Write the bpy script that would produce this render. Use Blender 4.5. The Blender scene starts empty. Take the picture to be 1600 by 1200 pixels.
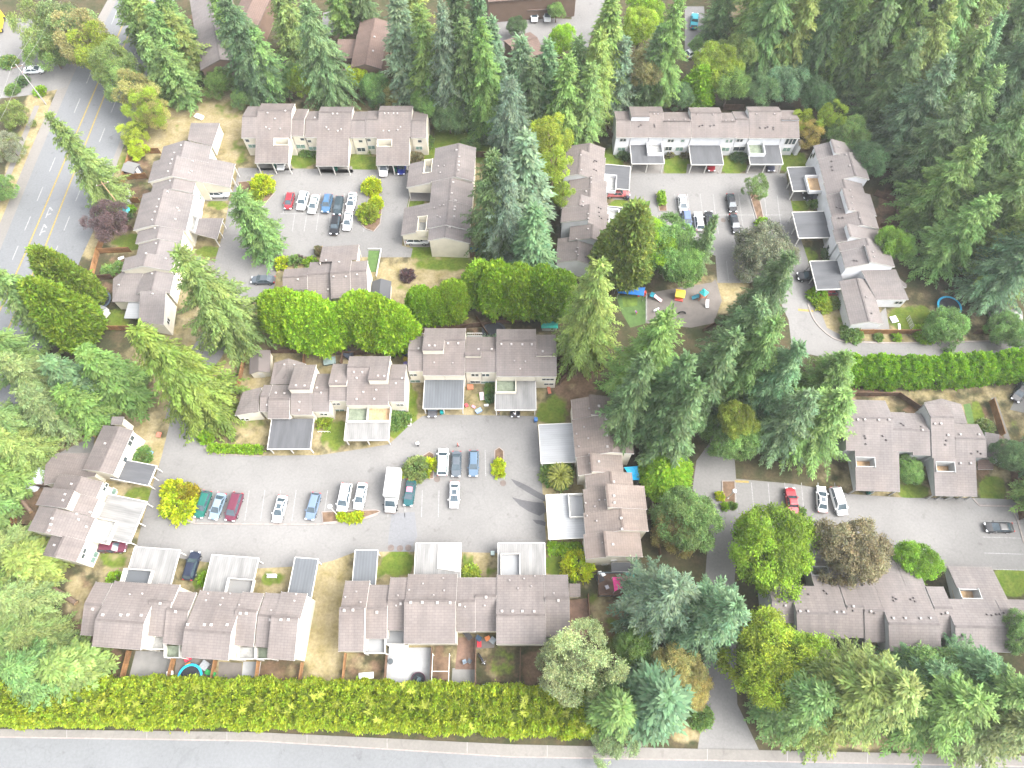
import bpy, math, random
import numpy as np
from mathutils import Vector, Matrix
from mathutils.bvhtree import BVHTree

random.seed(7)
rng = np.random.default_rng(7)
SC = bpy.context.scene
COL = SC.collection

# ------------------------------------------------------------------ camera
H = 120.0                       # drone height above the ground, metres
FPX = 1109.0                    # focal length in pixels of a 1600 px wide picture
PITCH = math.radians(25.1)      # tilt away from straight down
cam_d = bpy.data.cameras.new("camera")
cam = bpy.data.objects.new("camera", cam_d)
COL.objects.link(cam)
cam.location = (0, 0, H)
cam.rotation_euler = (PITCH, 0, 0)
cam_d.sensor_width = 36.0
cam_d.lens = 36.0 * FPX / 1600.0
cam_d.clip_start = 1.0
cam_d.clip_end = 6000.0
SC.camera = cam

# ------------------------------------------------------------------ sky, sun, exposure
SUN_EL, SUN_AZ = math.radians(50), math.radians(100)     # azimuth from +Y towards +X
w = bpy.data.worlds.new("World")
SC.world = w
w.use_nodes = True
nt = w.node_tree
bg = nt.nodes["Background"]
sky = nt.nodes.new("ShaderNodeTexSky")
sky.sky_type = 'NISHITA'
sky.sun_disc = False
sky.sun_elevation = SUN_EL
sky.sun_rotation = SUN_AZ
sky.air_density = 1.0
sky.dust_density = 4.0
hs = nt.nodes.new("ShaderNodeHueSaturation")            # thin overcast: most of the blue is gone
hs.inputs["Saturation"].default_value = 0.25
nt.links.new(sky.outputs[0], hs.inputs["Color"])
nt.links.new(hs.outputs[0], bg.inputs["Color"])
bg.inputs["Strength"].default_value = 0.15
sd = bpy.data.lights.new("sun", 'SUN')
sd.energy = 0.85
sd.angle = math.radians(40)
sd.color = (1.0, 0.97, 0.93)
sun = bpy.data.objects.new("sun", sd)
COL.objects.link(sun)
sun.location = (90, -15, 200)
sdir = Vector((math.sin(SUN_AZ) * math.cos(SUN_EL), math.cos(SUN_AZ) * math.cos(SUN_EL), math.sin(SUN_EL)))
sun.rotation_euler = sdir.to_track_quat('Z', 'Y').to_euler()
SC.view_settings.view_transform = 'Standard'
SC.view_settings.look = 'None'
SC.view_settings.gamma = 1.0
SC.view_settings.use_curve_mapping = False
SC.view_settings.exposure = 2.7
SC.cycles.max_bounces = 5
SC.cycles.diffuse_bounces = 3
SC.cycles.glossy_bounces = 2
SC.cycles.transmission_bounces = 3
SC.cycles.transparent_max_bounces = 4

# ------------------------------------------------------------------ photo pixel -> place
CP_, SP_ = math.cos(PITCH), math.sin(PITCH)

def ray(x, y):
    a, b = (x - 800.0) / FPX, (y - 600.0) / FPX
    return Vector((a, SP_ - b * CP_, -CP_ - b * SP_))

def P(x, y, z=0.0):
    d = ray(x, y)
    t = (z - H) / d.z
    return Vector((d.x * t, d.y * t, z))

def proj(p):
    """place -> photo pixel"""
    x, y, z = p[0], p[1], p[2] - H
    f = y * SP_ - z * CP_
    u = y * CP_ + z * SP_
    return 800 + FPX * x / f, 600 - FPX * u / f

# ------------------------------------------------------------------ meshes and objects
OFF = {}

class MB:
    def __init__(self):
        self.v, self.f, self.uv, self.m = [], [], [], []

    def face(self, pts, uv=None, mi=0):
        n = len(self.v)
        self.v += [tuple(p) for p in pts]
        self.f.append(tuple(range(n, n + len(pts))))
        self.uv.append(uv)
        self.m.append(mi)

    def grid(self, rows, close=True, caps=True, mi=0):
        """loft equal-length rings of points"""
        n0, k = len(self.v), len(rows[0])
        for r in rows:
            self.v += [tuple(p) for p in r]
        for i in range(len(rows) - 1):
            for j in range(k if close else k - 1):
                a, b = n0 + i * k + j, n0 + i * k + (j + 1) % k
                self.f.append((a, b, b + k, a + k)); self.uv.append(None); self.m.append(mi)
        if caps:
            self.f.append(tuple(n0 + j for j in reversed(range(k)))); self.uv.append(None); self.m.append(mi)
            e = n0 + (len(rows) - 1) * k
            self.f.append(tuple(e + j for j in range(k))); self.uv.append(None); self.m.append(mi)

    def box(self, c, s, rz=0.0, mi=0):
        ca, sa = math.cos(rz), math.sin(rz)
        def q(x, y, z):
            return (c[0] + x * ca - y * sa, c[1] + x * sa + y * ca, c[2] + z)
        x, y, z = s[0] / 2, s[1] / 2, s[2] / 2
        self.grid([[q(-x, -y, -z), q(x, -y, -z), q(x, y, -z), q(-x, y, -z)],
                   [q(-x, -y, z), q(x, -y, z), q(x, y, z), q(-x, y, z)]], mi=mi)

    def prism(self, pts, z0, z1, mi=0):
        z1s = z1 if hasattr(z1, '__len__') else [z1] * len(pts)
        z0s = z0 if hasattr(z0, '__len__') else [z0] * len(pts)
        ar = sum(pts[i][0] * pts[(i + 1) % len(pts)][1] - pts[(i + 1) % len(pts)][0] * pts[i][1] for i in range(len(pts)))
        idx = range(len(pts)) if ar > 0 else reversed(range(len(pts)))
        idx = list(idx)
        self.grid([[(pts[i][0], pts[i][1], z0s[i]) for i in idx], [(pts[i][0], pts[i][1], z1s[i]) for i in idx]], mi=mi)

    def beam(self, a, b, w, h=None, mi=0):
        """square bar from a to b"""
        a, b = Vector(a), Vector(b)
        h = h or w
        d = (b - a).normalized()
        s = d.cross(Vector((0, 0, 1)))
        s = s.normalized() if s.length > 1e-4 else Vector((1, 0, 0))
        t = s.cross(d).normalized()
        s, t = s * w / 2, t * h / 2
        self.grid([[a - s - t, a + s - t, a + s + t, a - s + t], [b - s - t, b + s - t, b + s + t, b - s + t]], mi=mi)

    def tube(self, a, b, r0, r1=None, n=8, mi=0):
        a, b = Vector(a), Vector(b)
        r1 = r0 if r1 is None else r1
        d = (b - a).normalized()
        s = d.cross(Vector((0, 1, 0.01))).normalized()
        t = d.cross(s).normalized()
        ring = lambda c, r: [c + (s * math.cos(2 * math.pi * i / n) + t * math.sin(2 * math.pi * i / n)) * r for i in range(n)]
        self.grid([ring(a, r0), ring(b, r1)], mi=mi)

    def lathe(self, c, prof, n=12, mi=0, sx=1, sy=1):
        self.grid([[(c[0] + r * sx * math.cos(2 * math.pi * i / n), c[1] + r * sy * math.sin(2 * math.pi * i / n), c[2] + z)
                    for i in range(n)] for r, z in prof], mi=mi)

    def data(self, name, off=(0, 0, 0)):
        me = bpy.data.meshes.new(name)
        o = off
        me.from_pydata([(x - o[0], y - o[1], z - o[2]) for x, y, z in self.v], [], self.f)
        if any(self.uv):
            lay = me.uv_layers.new(name="UVMap")
            for poly, uv in zip(me.polygons, self.uv):
                if uv:
                    for li, c in zip(poly.loop_indices, uv):
                        lay.data[li].uv = c
        if any(self.m):
            me.polygons.foreach_set("material_index", self.m)
        return me

    def build(self, name, mats, parent=None, smooth=False):
        off = OFF.get(parent.name, (0, 0, 0)) if parent else (0, 0, 0)
        me = self.data(name, off)
        return link(name, me, mats, parent, smooth)

def link(name, me, mats=None, parent=None, smooth=False, loc=None, rz=0.0, scale=None, color=None):
    o = bpy.data.objects.new(name, me)
    if mats is not None and me is not None and not me.materials:
        for m in (mats if isinstance(mats, (list, tuple)) else [mats]):
            me.materials.append(m)
    if smooth:
        me.polygons.foreach_set("use_smooth", [True] * len(me.polygons))
    COL.objects.link(o)
    if parent:
        o.parent = parent
        OFF[o.name] = OFF.get(parent.name, (0, 0, 0))
    if loc is not None:
        f = OFF.get(parent.name, (0, 0, 0)) if parent else (0, 0, 0)
        o.location = (loc[0] - f[0], loc[1] - f[1], loc[2] - f[2])
    o.rotation_euler = (0, 0, rz)
    if scale is not None:
        o.scale = scale if hasattr(scale, '__len__') else (scale,) * 3
    if color:
        o.color = (*color, 1.0)
    return o

def tag(o, label=None, cat=None, group=None, kind=None):
    if label: o["label"] = label
    if cat: o["category"] = cat
    if group: o["group"] = group
    if kind: o["kind"] = kind
    return o

def thing(name, label, cat, loc, rz=0.0, group=None, color=None):
    o = bpy.data.objects.new(name, None)
    COL.objects.link(o)
    o.empty_display_size = 0.5
    o.location = loc
    o.rotation_euler = (0, 0, rz)
    OFF[o.name] = tuple(loc)
    if color: o.color = (*color, 1)
    return tag(o, label, cat, group)

def copy_tree(o, parent=None, color=None):
    c = o.copy()
    COL.objects.link(c)
    if parent: c.parent = parent
    if color: c.color = (*color, 1)
    for ch in o.children:
        copy_tree(ch, c, color)
    return c

def structure(name, mb, mat, smooth=False):
    return tag(mb.build(name, mat, None, smooth), kind="structure")

# ------------------------------------------------------------------ materials
def ramp_noise(nt, scale, c0, c1, detail=4, vec=None, p0=0.35, p1=0.65, rough=0.6):
    n = nt.nodes.new("ShaderNodeTexNoise")
    n.inputs["Scale"].default_value = scale
    n.inputs["Detail"].default_value = detail
    n.inputs["Roughness"].default_value = rough
    if vec: nt.links.new(vec, n.inputs["Vector"])
    r = nt.nodes.new("ShaderNodeValToRGB")
    r.color_ramp.elements[0].position = p0
    r.color_ramp.elements[1].position = p1
    r.color_ramp.elements[0].color = (*c0, 1)
    r.color_ramp.elements[1].color = (*c1, 1)
    nt.links.new(n.outputs[0], r.inputs[0])
    return r.outputs[0]

def mixc(nt, fac, a, b, mode='MIX'):
    m = nt.nodes.new("ShaderNodeMix")
    m.data_type = 'RGBA'
    m.blend_type = mode
    for s, v in ((m.inputs[0], fac), (m.inputs[6], a), (m.inputs[7], b)):
        if isinstance(v, (int, float)): s.default_value = v
        elif isinstance(v, tuple): s.default_value = (*v, 1) if len(v) == 3 else v
        else: nt.links.new(v, s)
    return m.outputs[2]

def pos(nt):
    return nt.nodes.new("ShaderNodeNewGeometry").outputs["Position"]

def new_mat(name, rough=0.7, spec=0.3):
    m = bpy.data.materials.new(name)
    m.use_nodes = True
    b = m.node_tree.nodes["Principled BSDF"]
    b.inputs["Roughness"].default_value = rough
    b.inputs["Specular IOR Level"].default_value = spec
    return m, m.node_tree, b

def plain(name, c, rough=0.6, spec=0.3, var=0.15, scale=1.5, metal=0.0):
    """base colour with soft procedural mottling"""
    m, nt, b = new_mat(name, rough, spec)
    lo = tuple(x * (1 - var) for x in c)
    hi = tuple(min(1, x * (1 + var)) for x in c)
    nt.links.new(ramp_noise(nt, scale, lo, hi, vec=pos(nt)), b.inputs["Base Color"])
    b.inputs["Metallic"].default_value = metal
    return m

def objcolor(name, rough=0.5, spec=0.4, var=0.1, scale=2.0, coat=0.0):
    m, nt, b = new_mat(name, rough, spec)
    oi = nt.nodes.new("ShaderNodeObjectInfo")
    n = ramp_noise(nt, scale, (1 - var,) * 3, (1 + var,) * 3, vec=pos(nt))
    nt.links.new(mixc(nt, 1.0, oi.outputs["Color"], n, 'MULTIPLY'), b.inputs["Base Color"])
    b.inputs["Coat Weight"].default_value = coat
    return m

def shingle(name, c, dark):
    m, nt, b = new_mat(name, 0.9, 0.15)
    uv = nt.nodes.new("ShaderNodeUVMap")
    br = nt.nodes.new("ShaderNodeTexBrick")
    br.inputs["Scale"].default_value = 1.0
    br.inputs["Brick Width"].default_value = 0.9
    br.inputs["Row Height"].default_value = 0.42
    br.inputs["Mortar Size"].default_value = 0.035
    br.inputs["Mortar Smooth"].default_value = 0.4
    br.inputs["Bias"].default_value = 0.0
    br.inputs["Color1"].default_value = (*[x * 1.05 for x in c], 1)
    br.inputs["Color2"].default_value = (*[x * 0.95 for x in c], 1)
    br.inputs["Mortar"].default_value = (*dark, 1)
    nt.links.new(uv.outputs[0], br.inputs["Vector"])
    p = pos(nt)
    st = ramp_noise(nt, 0.25, (0.9, 0.9, 0.91), (1.08, 1.06, 1.05), vec=p, detail=5)
    mp = nt.nodes.new("ShaderNodeMapping")
    mp.inputs["Scale"].default_value = (1.2, 0.12, 1)
    nt.links.new(uv.outputs[0], mp.inputs[0])
    streak = ramp_noise(nt, 1.0, (0.9, 0.9, 0.9), (1.07, 1.06, 1.05), vec=mp.outputs[0], detail=3)
    c1 = mixc(nt, 1.0, br.outputs[0], st, 'MULTIPLY')
    c2 = mixc(nt, 1.0, c1, streak, 'MULTIPLY')
    fine = ramp_noise(nt, 0.09, (0.93, 0.91, 0.90), (1.05, 1.06, 1.07), vec=p, detail=3)
    nt.links.new(mixc(nt, 1.0, c2, fine, 'MULTIPLY'), b.inputs["Base Color"])
    return m

def asphalt(name, c, patch=0.12):
    m, nt, b = new_mat(name, 0.9, 0.2)
    p = pos(nt)
    a = ramp_noise(nt, 0.06, tuple(x * (1 - patch) for x in c), tuple(x * (1 + patch) for x in c), vec=p, detail=6)
    f = ramp_noise(nt, 2.5, (0.93,) * 3, (1.05,) * 3, vec=p, detail=3)
    c1 = mixc(nt, 1.0, a, f, 'MULTIPLY')
    # hairline cracks
    v = nt.nodes.new("ShaderNodeTexVoronoi")
    v.feature = 'DISTANCE_TO_EDGE'
    v.inputs["Scale"].default_value = 0.09
    nz = nt.nodes.new("ShaderNodeTexNoise")
    nz.inputs["Scale"].default_value = 0.35
    nt.links.new(p, nz.inputs["Vector"])
    ad = nt.nodes.new("ShaderNodeVectorMath"); ad.operation = 'MULTIPLY_ADD'
    nt.links.new(nz.outputs["Color"], ad.inputs[0]); ad.inputs[1].default_value = (5, 5, 0)
    nt.links.new(p, ad.inputs[2])
    nt.links.new(ad.outputs[0], v.inputs["Vector"])
    r = nt.nodes.new("ShaderNodeValToRGB")
    r.color_ramp.elements[0].position = 0.0; r.color_ramp.elements[0].color = (0.72, 0.72, 0.72, 1)
    r.color_ramp.elements[1].position = 0.012; r.color_ramp.elements[1].color = (1, 1, 1, 1)
    nt.links.new(v.outputs[0], r.inputs[0])
    c2 = mixc(nt, 0.3, c1, r.outputs[0], 'MULTIPLY')
    # oil spots
    sp = ramp_noise(nt, 0.5, (1, 1, 1), (0.7, 0.69, 0.68), vec=p, detail=4, p0=0.62, p1=0.76)
    nt.links.new(mixc(nt, 1.0, c2, sp, 'MULTIPLY'), b.inputs["Base Color"])
    return m

def foliage(name):
    """leaf colour = tint of the tree times the clump's own tone"""
    m = bpy.data.materials.new(name)
    m.use_nodes = True
    nt = m.node_tree
    b = nt.nodes["Principled BSDF"]
    b.inputs["Roughness"].default_value = 0.6
    b.inputs["Specular IOR Level"].default_value = 0.25
    oi = nt.nodes.new("ShaderNodeObjectInfo")
    at = nt.nodes.new("ShaderNodeAttribute")
    at.attribute_name = "tone"
    c = mixc(nt, 1.0, oi.outputs["Color"], at.outputs["Color"], 'MULTIPLY')
    nt.links.new(c, b.inputs["Base Color"])
    tr = nt.nodes.new("ShaderNodeBsdfTranslucent")
    nt.links.new(c, tr.inputs["Color"])
    mx = nt.nodes.new("ShaderNodeMixShader")
    mx.inputs[0].default_value = 0.44
    nt.links.new(b.outputs[0], mx.inputs[1]); nt.links.new(tr.outputs[0], mx.inputs[2])
    nt.links.new(mx.outputs[0], nt.nodes["Material Output"].inputs["Surface"])
    return m

def wood(name, c):
    m, nt, b = new_mat(name, 0.8, 0.2)
    p = pos(nt)
    a = ramp_noise(nt, 0.8, tuple(x * 0.75 for x in c), tuple(x * 1.25 for x in c), vec=p, detail=4)
    oi = nt.nodes.new("ShaderNodeObjectInfo")
    r = nt.nodes.new("ShaderNodeValToRGB")
    r.color_ramp.elements[0].color = (0.75, 0.75, 0.75, 1); r.color_ramp.elements[1].color = (1.2, 1.2, 1.2, 1)
    nt.links.new(oi.outputs["Random"], r.inputs[0])
    nt.links.new(mixc(nt, 1.0, a, r.outputs[0], 'MULTIPLY'), b.inputs["Base Color"])
    return m

def ribbed(name, c, step=0.3, rough=0.5, amount=0.12, dark_streak=0.2):
    """ribbed metal or membrane sheet, weathered"""
    m, nt, b = new_mat(name, rough, 0.3)
    p = pos(nt)
    uv = nt.nodes.new("ShaderNodeUVMap")
    wv = nt.nodes.new("ShaderNodeTexWave")
    wv.inputs["Scale"].default_value = 0.314 / step
    wv.inputs["Distortion"].default_value = 0.0
    nt.links.new(uv.outputs[0], wv.inputs["Vector"])
    r = nt.nodes.new("ShaderNodeValToRGB")
    r.color_ramp.elements[0].color = (1 - amount,) * 3 + (1,); r.color_ramp.elements[1].color = (1 + amount / 2,) * 3 + (1,)
    nt.links.new(wv.outputs["Fac"], r.inputs[0])
    mp = nt.nodes.new("ShaderNodeMapping"); mp.inputs["Scale"].default_value = (0.9, 0.16, 1)
    nt.links.new(uv.outputs[0], mp.inputs[0])
    s = ramp_noise(nt, 1.0, tuple(x * (1 - dark_streak) for x in c), tuple(min(1, x * (1 + dark_streak / 2)) for x in c), vec=mp.outputs[0], detail=5)
    nt.links.new(mixc(nt, 1.0, s, r.outputs[0], 'MULTIPLY'), b.inputs["Base Color"])
    return m

def siding(name, c):
    """lapped wall boards with slight weathering"""
    m, nt, b = new_mat(name, 0.6, 0.3)
    p = pos(nt)
    sx = nt.nodes.new("ShaderNodeSeparateXYZ"); nt.links.new(p, sx.inputs[0])
    mt = nt.nodes.new("ShaderNodeMath"); mt.operation = 'MULTIPLY'; mt.inputs[1].default_value = 4.0
    nt.links.new(sx.outputs[2], mt.inputs[0])
    fr = nt.nodes.new("ShaderNodeMath"); fr.operation = 'FRACT'; nt.links.new(mt.outputs[0], fr.inputs[0])
    r = nt.nodes.new("ShaderNodeValToRGB")
    r.color_ramp.elements[0].color = (0.82, 0.82, 0.82, 1); r.color_ramp.elements[1].position = 0.2; r.color_ramp.elements[1].color = (1, 1, 1, 1)
    nt.links.new(fr.outputs[0], r.inputs[0])
    a = ramp_noise(nt, 0.5, tuple(x * 0.9 for x in c), tuple(min(1, x * 1.05) for x in c), vec=p, detail=5)
    nt.links.new(mixc(nt, 1.0, a, r.outputs[0], 'MULTIPLY'), b.inputs["Base Color"])
    return m

M = {}
M['roof_warm'] = shingle("shingles_warm_grey", (0.118, 0.104, 0.097), (0.093, 0.081, 0.076))
M['roof_grey'] = shingle("shingles_cool_grey", (0.122, 0.111, 0.106), (0.098, 0.088, 0.084))
M['roof_brown'] = shingle("shingles_light_brown", (0.128, 0.107, 0.094), (0.102, 0.084, 0.073))
M['roof_far'] = shingle("shingles_brown", (0.112, 0.08, 0.0656), (0.08, 0.056, 0.048))
M['wall_cream'] = siding("siding_cream", (0.5, 0.46, 0.375))
M['wall_white'] = siding("siding_white", (0.52, 0.52, 0.53))
M['wall_grey'] = siding("siding_pale_grey", (0.31, 0.315, 0.31))
M['wall_brown'] = siding("siding_brown", (0.12, 0.08, 0.058))
M['trim'] = plain("white_trim", (0.42, 0.405, 0.375), 0.5, var=0.06)
M['trim_dark'] = plain("dark_trim", (0.09, 0.07, 0.06), 0.6)
M['trim_grey'] = plain("grey_trim", (0.25, 0.245, 0.235), 0.6)
M['metal_pale'] = ribbed("pale_roof_sheet", (0.15, 0.147, 0.141), 0.35, amount=.07, dark_streak=0.28)
M['metal_white'] = ribbed("white_roof_sheet", (0.19, 0.194, 0.197), 0.4, amount=0.06, dark_streak=0.1)
M['membrane'] = ribbed("dark_roof_sheet", (0.0612, 0.0626, 0.0662), 1.2, rough=0.85, amount=0.02, dark_streak=0.2)
M['membrane_blue'] = ribbed("blue_grey_roof_sheet", (0.0756, 0.0814, 0.0878), 0.5, rough=0.7, amount=0.10, dark_streak=0.15)
M['deck_floor'] = plain("deck_membrane", (0.2, 0.2, 0.19), 0.8, var=0.2)
M['deck_green'] = plain("green_deck_membrane", (0.12, 0.14, 0.10), 0.8, var=0.25)
M['deck_tan'] = plain("tan_deck_boards", (0.28, 0.19, 0.105), 0.8, var=0.25)
M['glass'] = plain("window_glass", (0.035, 0.045, 0.05), 0.12, 0.6, var=0.3)
M['glass_green'] = plain("pale_green_glass", (0.13, 0.2, 0.17), 0.2, 0.6, var=0.3)
M['vent'] = plain("vent_cap_white", (0.27, 0.25, 0.235), 0.5)
M['vent_dark'] = plain("vent_cap_dark", (0.07, 0.06, 0.06), 0.6)
M['vent_grey'] = plain("vent_cap_grey", (0.22, 0.2, 0.19), 0.6)
M['fence'] = wood("cedar_fence", (0.176, 0.092, 0.04))
M['fence_dark'] = wood("weathered_fence", (0.0978, 0.0595, 0.0382))
M['bark'] = wood("bark", (0.13, 0.09, 0.065))
M['leaf'] = foliage("foliage")
M['asphalt'] = asphalt("asphalt", (0.132, 0.1275, 0.122))
M['asphalt_road'] = asphalt("asphalt_road", (0.112, 0.115, 0.118), 0.08)
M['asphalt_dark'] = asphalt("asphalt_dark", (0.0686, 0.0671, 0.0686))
M['concrete'] = asphalt("concrete", (0.135, 0.126, 0.115), 0.1)
M['kerb'] = plain("kerb_concrete", (0.185, 0.16, 0.145), 0.8, var=0.15)
M['line_white'] = plain("white_road_paint", (0.185, 0.185, 0.18), 0.7, var=0.3, scale=4)
M['line_yellow'] = plain("yellow_road_paint", (0.2, 0.148, 0.04), 0.7, var=0.3, scale=4)
M['paint'] = objcolor("car_paint", 0.35, 0.35, 0.03, coat=0.12)
M['cglass'] = plain("car_glass", (0.035, 0.05, 0.06), 0.16, 0.6, var=0.2)
M['tyre'] = plain("tyre_rubber", (0.02, 0.02, 0.02), 0.9, 0.1)
M['rim'] = plain("wheel_rim", (0.35, 0.35, 0.36), 0.35, 0.5, metal=0.6)
M['lamp_clear'] = plain("headlamp", (0.6, 0.62, 0.65), 0.15, 0.7)
M['lamp_red'] = plain("tail_lamp", (0.35, 0.02, 0.02), 0.2, 0.6)
M['col'] = objcolor("coloured_finish", 0.55, 0.3, 0.12, 3.0)
M['white'] = plain("white_finish", (0.425, 0.425, 0.416), 0.5, var=0.08)
M['black'] = plain("black_mesh", (0.018, 0.02, 0.024), 0.75, 0.2)
M['soil'] = plain("soil_beds", (0.10, 0.066, 0.043), 0.95, 0.1, var=0.35, scale=0.8)
M['turf'] = plain("turf", (0.075, 0.115, 0.022), 0.9, 0.1, var=0.3, scale=0.9)
# ================================================================== GROUND
# soft-edged cover: t = dry straw grass, g = green grass, s = bare reddish soil   (photo px: x, y, rx, ry, strength)
COVER = [
 # verge and lawns at the upper end of the main road
 ('t',60,170,22,34,1),('t',45,230,20,42,1),('t',24,290,20,50,1),('t',8,350,18,45,1),('t',85,135,16,14,.7),('g',20,230,30,30,.6),
 ('t',285,178,90,38,1.3),('t',255,205,50,30,1),('t',340,150,40,16,.8),('t',365,215,30,45,1),('t',235,230,22,20,1),('g',300,160,30,12,.5),
 ('g',275,150,30,10,.8),('g',222,186,30,14,1),('g',205,200,22,14,1),('g',355,170,26,16,.55),('g',375,235,16,25,.6),('g',270,195,30,14,.35),
 ('t',185,260,22,30,.9),('t',140,380,18,28,1),('t',155,350,16,25,.8),('g',185,245,14,22,.7),
 # behind the middle rows
 ('t',660,425,72,18,1),('t',640,445,60,26,1),('t',680,470,45,25,1),('t',665,500,30,26,1),('s',700,520,60,14,.7),('g',700,412,55,13,.9),('g',665,395,25,10,.9),('g',650,392,20,10,.9),
 ('g',735,205,60,40,1),('g',700,215,24,30,1),('g',760,235,40,20,1),('g',665,240,20,16,1),('g',640,450,22,10,.5),
 ('t',420,418,24,14,1),('s',405,412,22,14,.8),('t',432,395,14,10,.6),
 # front lawns, first court
 ('g',470,248,26,15,1),('t',470,262,24,8,.6),('g',568,254,26,16,1),('t',565,266,22,8,.6),('g',640,262,14,14,.8),('g',648,318,16,7,1),('g',652,392,22,8,1),
 ('g',340,320,18,7,1),('g',327,394,22,9,1),('t',350,405,10,14,.8),('s',215,265,30,20,.7),('s',215,305,30,14,.7),('g',225,290,10,8,.6),('g',205,378,28,14,1),('s',190,345,30,14,.4),('s',190,415,28,16,.7),('g',175,415,16,12,.5),('g',185,500,20,18,.9),('s',165,450,20,10,.8),('g',235,500,8,22,.6),('t',290,515,22,16,.8),
 # second court
 ('g',1056,258,22,16,1.2),('g',1145,258,22,16,1.2),('g',1235,252,26,18,1.1),('t',1222,243,10,10,.7),('g',955,255,18,28,1),('t',968,243,10,16,.4),('g',968,320,18,8,1.1),('g',1252,321,24,9,1.1),('g',1262,400,16,14,.9),('t',1250,408,12,10,.6),
 ('s',1385,330,16,40,.8),('s',1375,345,20,26,.7),('g',1425,497,40,20,1),('g',1345,480,20,30,.6),('t',1298,500,18,20,1),('t',1310,515,14,14,.8),('g',1322,495,14,26,.7),('t',1140,448,30,12,1),('t',1105,440,28,10,.7),('t',1300,480,14,12,.4),
 ('t',1085,470,58,30,.65),('s',1000,555,20,20,.5),('t',1130,470,20,20,.9),
 # between the rows and the big court
 ('s',895,590,36,60,.9),('s',920,560,24,60,.6),('g',862,645,26,20,1),('g',868,630,18,14,.8),('t',905,605,20,20,.4),('g',640,640,14,40,1.1),('g',625,670,20,18,1),('t',505,690,30,12,.5),('g',525,675,22,20,1),('g',520,690,24,14,.8),('t',760,640,16,16,.8),('g',755,622,16,10,.8),('s',770,620,14,8,.5),
 ('t',380,672,40,18,.7),('g',385,660,34,14,.6),('s',350,680,20,20,.6),('t',232,695,28,38,1),('g',240,690,14,18,.35),('t',205,640,26,20,.8),('t',55,700,34,40,1),('t',25,690,26,60,1),('t',30,640,30,40,.6),('g',225,772,24,10,1),('g',205,772,12,10,1),
 ('s',60,760,26,30,.7),('s',45,800,24,40,.7),('t',15,800,18,30,.6),('g',180,872,24,18,.8),('t',150,885,26,16,.7),('t',170,895,24,16,.5),('s',130,960,22,70,.8),('t',120,930,20,40,.9),('g',110,1000,20,40,.4),
 ('t',510,960,32,120,1.6),('t',530,895,22,18,1),('g',480,960,14,40,.35),('g',518,958,8,8,.5),('t',440,895,40,16,1),('g',425,905,18,14,.9),('g',345,880,14,26,1),('g',330,900,14,24,1),('t',455,890,18,10,.7),('g',308,905,12,16,.8),
 ('g',622,880,26,20,1.3),('t',605,875,18,14,.7),('g',590,895,10,14,.8),('t',745,880,20,24,1),('g',727,885,10,24,.9),('g',765,892,8,12,.8),('g',870,885,22,18,1.1),('t',905,905,30,16,.5),('g',890,870,22,14,.9),('s',885,915,24,10,.4),
 ('s',960,955,44,36,.6),('t',950,950,34,26,.7),('s',985,990,40,50,1),('g',955,995,26,36,.7),('g',925,940,12,30,.5),('s',975,1050,30,40,.7),('t',1090,1140,46,22,.9),('t',1080,1150,36,14,.9),('g',1085,1145,30,10,.4),('t',1200,1135,14,30,.9),('t',1250,1155,60,16,1),('t',1350,1158,60,16,1),('t',1450,1165,60,14,.9),('g',1470,1150,80,14,.8),('g',1380,1150,30,10,.5),('g',1570,1165,50,14,1),
 # yards along the hedge
 ('s',165,1035,34,30,.8),('g',170,1045,26,14,.35),('s',435,1050,36,22,.8),('t',430,1060,30,10,.5),('t',455,1040,30,20,.4),('s',570,1045,30,30,.6),('t',560,1050,30,22,.6),('s',690,1035,14,36,.8),('s',780,1040,34,30,.5),('g',785,1035,26,26,.6),('t',775,1055,30,12,.5),('s',835,1045,28,30,.8),('g',830,1050,20,14,.3),
 # right-hand court
 ('g',1428,768,24,14,1.2),('g',1412,750,16,18,.8),('g',1430,745,20,14,.8),('g',1550,768,22,26,1.1),('t',1552,765,8,14,.3),('s',1530,740,20,14,.6),('g',1580,910,40,22,1.2),('g',1525,660,12,36,1),('t',1555,660,22,30,.5),('s',1535,650,16,20,.7),('t',1562,630,14,26,.6),('g',1575,680,14,40,.4),('s',1440,640,30,10,.8),('s',1340,612,40,10,.9),
 ('s',1140,775,14,18,.9),('t',1520,525,60,6,.5),('s',1470,522,30,6,.6),
 ('s',300,70,22,50,1),('t',285,95,16,40,.8),('t',315,40,14,30,.5),('s',425,145,30,14,1),('s',545,150,26,10,.9),('t',560,158,22,8,.6),('s',640,152,30,10,.6),('s',460,150,20,8,.5),('t',540,50,24,14,.8),('t',1160,20,30,20,1),('t',1370,65,24,16,1),('t',1590,220,12,60,.9),('s',960,90,24,30,.4),
]
GX = np.arange(-190, 190.5, 1.0)
GY = np.arange(-45, 260.5, 1.0)
gx, gy = np.meshgrid(GX, GY)
fx = gy * SP_ + H * CP_
pxx = 800 + FPX * gx / fx
pyy = 600 - FPX * (gy * CP_ - H * SP_) / fx
cov = {k: np.zeros_like(gx) for k in 'tgs'}
for k, cx, cy, rx, ry, s in COVER:
    d = ((pxx - cx) / rx) ** 2 + ((pyy - cy) / ry) ** 2
    cov[k] = np.maximum(cov[k], s * np.clip(1.55 - d, 0, 1))
for cx, cy, rx, ry, s in ((480,330,330,200,.7),(520,760,440,330,.74),(1120,300,220,120,.5),(1450,650,210,190,.6)):   # dry thin grass between the rows
    d = ((pxx - cx) / rx) ** 2 + ((pyy - cy) / ry) ** 2
    cov['t'] = np.maximum(cov['t'], s * np.clip((1.25 - d) * 2.5, 0, 1) * (1 - .75 * np.clip(cov['s'], 0, 1)))
nx_, ny_ = len(GX), len(GY)
gz = 0.0 * gx
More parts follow.
